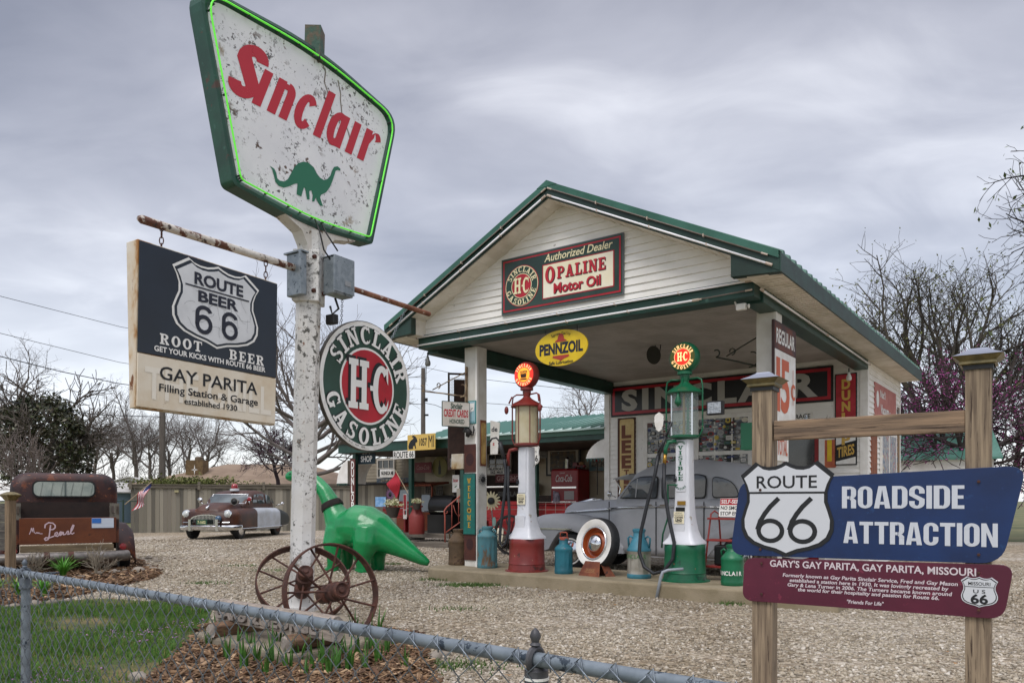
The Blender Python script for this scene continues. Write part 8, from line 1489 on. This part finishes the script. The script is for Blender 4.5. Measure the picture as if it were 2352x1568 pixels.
for nm, lb, u, z, w_, h_, c_ in (('wall_picture', 'small framed dark picture on the cream shop wall below the round bottle sign', -7.75, 1.25, .32, .42, '#3a4048'), ('wall_picture', 'pale shield shaped print on the cream shop wall right of the dark picture', -7.3, 1.2, .26, .46, '#77746c'), ('licence_plate_row', 'row of old licence plates under the left porch window', -9.9, 1.80, 1.5, .14, '#4d5a66'), ('tin_sign', 'small orange tin sign high on the wall left of the framed picture', -3.75, 2.25, .25, .2, '#8a5a2a'), ('tin_sign', 'white tin sign with a red band low on the wall left of the drinks machine', -3.9, 1.4, .4, .3, '#9a8f86'), ('chalk_board', 'blue-green painting on the wall right of the drinks machine', -1.9, 2.0, .62, .5, '#4d6a70'), ('wood_crates', 'stack of dark wooden crates beside the drinks machine', -3.55, .36, .55, 1.0, '#35241a'), ('wall_cabinet', 'dark brown cabinet on the shop wall between grill and hand rail', -6.6, .5, .9, 1.3, '#2c201a')):
    o = thing(nm, lb, 'wall sign' if 'sign' in nm or 'plate' in nm else nm.split('_')[-1], SG(u, 8.55, z), -TH); MB().prism(rrect(0, w_, 0, h_, .015), 0, .12 if 'crate' in nm or 'cabinet' in nm else .02).build('panel', mat('prop_' + c_[1:], c_, .6, c2='#8a8478' if 'cra' not in nm else '#54392a', sc=7, lo=.5, hi=.7), o); MB().prism(rrect(w_ * .12, w_ * .88, h_ * .2, h_ * .75, .01), -.004, 0).build('face', mat('dim_print', '#4a463e', .6, c2='#8f897c', sc=14, lo=.45, hi=.6), o)
for lb, px, Y, c_ in (('blue painted board on the red bench back', 566 + 310, 22.0, '#5d8fc0'), ('purple tin flower above the red bench', 952 - 42, 22.0, '#6d4a6a')):
    q = at(px - 14, 1163, Y); o = thing('bench_ornament', lb, 'ornament', q, -TH)
    if 'flower' in lb:
        w = Word(0)
        for i in range(14): a = R(360 / 14 * i); c, s_ = math.cos(a), math.sin(a); w.poly([(c * .06 - s_ * .03, .35 + s_ * .06 + c * .03), (c * .22, .35 + s_ * .22), (c * .06 + s_ * .03, .35 + s_ * .06 - c * .03)])
        w.build(mat('purple_tin', c_, .6), o, 'petals'); MB().lathe([(.07, 0), (.001, .03)], 14, (0, -.002, .35), (0, -1, 0)).tube([(0, .01, -.5), (0, .01, .3)], .01, 5).build('stem', DARK, o)
    else: MB().prism(rc(0, .42, 0, .28), 0, .02).build('panel', mat('blue_board', c_, .6, c2='#8fb4d8', sc=8), o)
# ================================================================ LEFT EDGE: POSTED BOARD SIGN
p = gnd(24, 1344); o = thing('board_sign', 'grey board sign on a capped post cut by the left edge of the photo', 'sign', (p.x, p.y, 0), R(-28)); MB().box(-.05, .05, -.05, .05, 0, 1.22).build('post', mat('grey_brown_post', '#6b5b47', .8, c2='#857159', sc=3, stretch=(14, 14, 1), bump=.2), o); c = MB(); s_ = lambda r, z: [(-r, -r, z), (r, -r, z), (r, r, z), (-r, r, z)]; c.loft([s_(.055, 1.22), (s_(.075, 1.26)), s_(.10, 1.29), s_(.10, 1.30), s_(.06, 1.325), s_(.03, 1.34)]); c.build('cap', mat('bronze_cap', '#7d7048'), o)
for i in range(5): MB().box(-.95, -.06, -.02 + .006 * (i % 2), .015 + .006 * (i % 2), .50 + i * .135, .63 + i * .135).build('board', mat('dark_grey_board', '#3d3a36', .85, c2='#5a564f', sc=4, stretch=(1, 10, 10), bump=.2), o)
# ================================================================ PLANTS AND ROCKS
def blade_plant(name, label, loc, n, h, w, m, lean, seed, cat='plant', group=None):
    rd = random.Random(seed); o = thing(name, label, cat, loc, 0, group); mb = MB()
    for i in range(n):
        a = rd.uniform(0, 6.28); hh = h * rd.uniform(.6, 1.1); le = lean * rd.uniform(.2, 1.2); d = Vector((math.cos(a), math.sin(a), 0)); s_ = Vector((-d.y, d.x, 0)); b = d * rd.uniform(0, .03); prev = None
        for k in range(5):
            t = k / 4; c = b + d * le * hh * t * t + Vector((0, 0, hh * (t - .35 * le * t * t))); ww = w * (1 - t) ** .6 * (.6 + .4 * math.sin(3.1 * min(1, t + .2))); cur = (c - s_ * ww, c + s_ * ww)
            if prev: mb.add([prev[0], prev[1], cur[1], cur[0]], [(0, 1, 2, 3)])
            prev = cur
    mb.build('leaves', m, o, smooth=True); return o
IRIS = mat('iris_blades', '#2f5a1c', .55, c2='#477526', sc=8, spots=('#8a9a45', 6, .66, .06)); LILY = mat('lily_blades', '#4a8a28', .55, c2='#6aa33a', sc=6)
ips = [(478, 1490), (497, 1478), (523, 1523), (545, 1500), (560, 1545), (588, 1530), (610, 1560), (625, 1540), (662, 1548), (690, 1530), (700, 1562), (742, 1535), (755, 1560), (782, 1512), (800, 1548), (824, 1515), (838, 1548), (850, 1500), (868, 1530), (886, 1512), (905, 1495), (640, 1500), (720, 1545), (930, 1545), (815, 1470), (775, 1545), (575, 1505), (868, 1480)]
side = ['left', 'right']; protos = [blade_plant('iris_plant', '', (0, 0, 0), 9, .25, .013, IRIS, .35, 30 + i) for i in range(3)]
for i, (px, py) in enumerate(ips):
    o = protos[i] if i < 3 else copy_tree(protos[i % 3]); g = gnd(px, py); o.location = (g.x, g.y, .01); o.rotation_euler = (0, 0, i * 1.3); s_ = .75 + .5 * ((i * 37) % 10) / 10; o.scale = (s_, s_, s_ * 1.1); o['label'] = 'green iris shoots in the bark mulch in front of the concrete pad'; o['category'] = 'plant'; o['group'] = 'iris shoots around the pad'
g = gnd(145, 1328); blade_plant('day_lily', 'bright green day lily clump in front of the pickup bumper', (g.x, g.y, .02), 70, .40, .016, LILY, 1.0, 5)
for lb, px, py, sd, n in (('broad green lily clump at left behind the fence rail', 45, 1375, 6, 90), ('green lily clump at the far left edge behind the fence rail', -15, 1370, 7, 60), ('small green tuft right of the left fence post cap', 100, 1372, 8, 50)):
    g = gnd(px, py); blade_plant('day_lily', lb, (g.x, g.y, .02), n, .30, .015, LILY, .9, sd)
def dry_bush(label, px, py, h, seed):
    rd = Grow(seed); g = gnd(px, py)
    for i in range(9): rd.branch(Vector((0, 0, 0)), Vector((rd.r.gauss(0, .55), rd.r.gauss(0, .4), 1)).normalized(), h * rd.r.uniform(.6, 1), .009, 2, dict(OAK, lv=4, n=[3, 3, 4, 3], rmin=.004, up=.06, ang=[(20, 40)] * 4))
    o = thing('dry_bush', label, 'plant', (g.x, g.y, 0)); V, Fq = rd.parts[1]; npmesh('stems', V, Fq, mat('pale_stems', '#8f8676', .9), o)
dry_bush('pale leafless bush in front of the right end of the pickup bumper', 222, 1324, .42, 3); dry_bush('small pale leafless bush in front of the left end of the pickup bumper', 72, 1326, .34, 4)
q = gnd(120, 1336); o = thing('solar_light', 'small dark solar garden light in the mulch by the day lily', 'lamp', q, 0); MB().tube([(0, 0, 0), (0, 0, .12)], .01, 6).build('stake', DARK, o); MB().box(-.08, .08, -.05, .06, .12, .15).build('panel', mat('solar_panel', '#3d4450', .2), o, bevel=.01)
RK = [mat('grey_rock', '#6f675b', .9, c2='#8d8478', sc=4, bump=.4, bsc=12), mat('pale_rock', '#8d857a', .9, c2='#766e63', sc=4, bump=.4, bsc=12)]
def rock(label, px, py, s, seed):
    rd = random.Random(seed); g = gnd(px, py); mb = MB(); s *= .72; mb.ball((0, 0, 0), s * rd.uniform(.9, 1.3), s * rd.uniform(.6, .9), s * .55, 10, 7); mb.v = [tuple(c * (1 + rd.uniform(-.16, .16)) for c in p) for p in mb.v]; o = mb.build('rock', RK[seed % 2], smooth=50); o.location = (g.x, g.y, s * .2); o.rotation_euler = (0, 0, rd.uniform(0, 3)); tag(o, label, 'rock', 'rocks edging the mulch beds')
for i, (px, py, s) in enumerate(((183, 1328, .10), (198, 1326, .09), (224, 1321, .13), (264, 1318, .15), (286, 1314, .12), (318, 1314, .18), (352, 1310, .13), (338, 1305, .13), (342, 1283, .12), (362, 1290, .09))): rock('grey rock edging the mulch bed at the pickup', px, py, s, i)
for i, (px, py, s) in enumerate(((30, 1396, .10), (78, 1392, .13), (118, 1388, .12), (150, 1383, .08))): rock('pale rock between lawn and lily bed behind the fence', px, py, s, 20 + i)
for i, (px, py, s) in enumerate(((1000, 1512, .10), (1017, 1506, .09), (965, 1545, .07), (1030, 1482, .06), (318, 1562, .11), (985, 1490, .08))): rock('pale rock at the edge of the bark mulch near the pad', px, py, s, 41 + i)
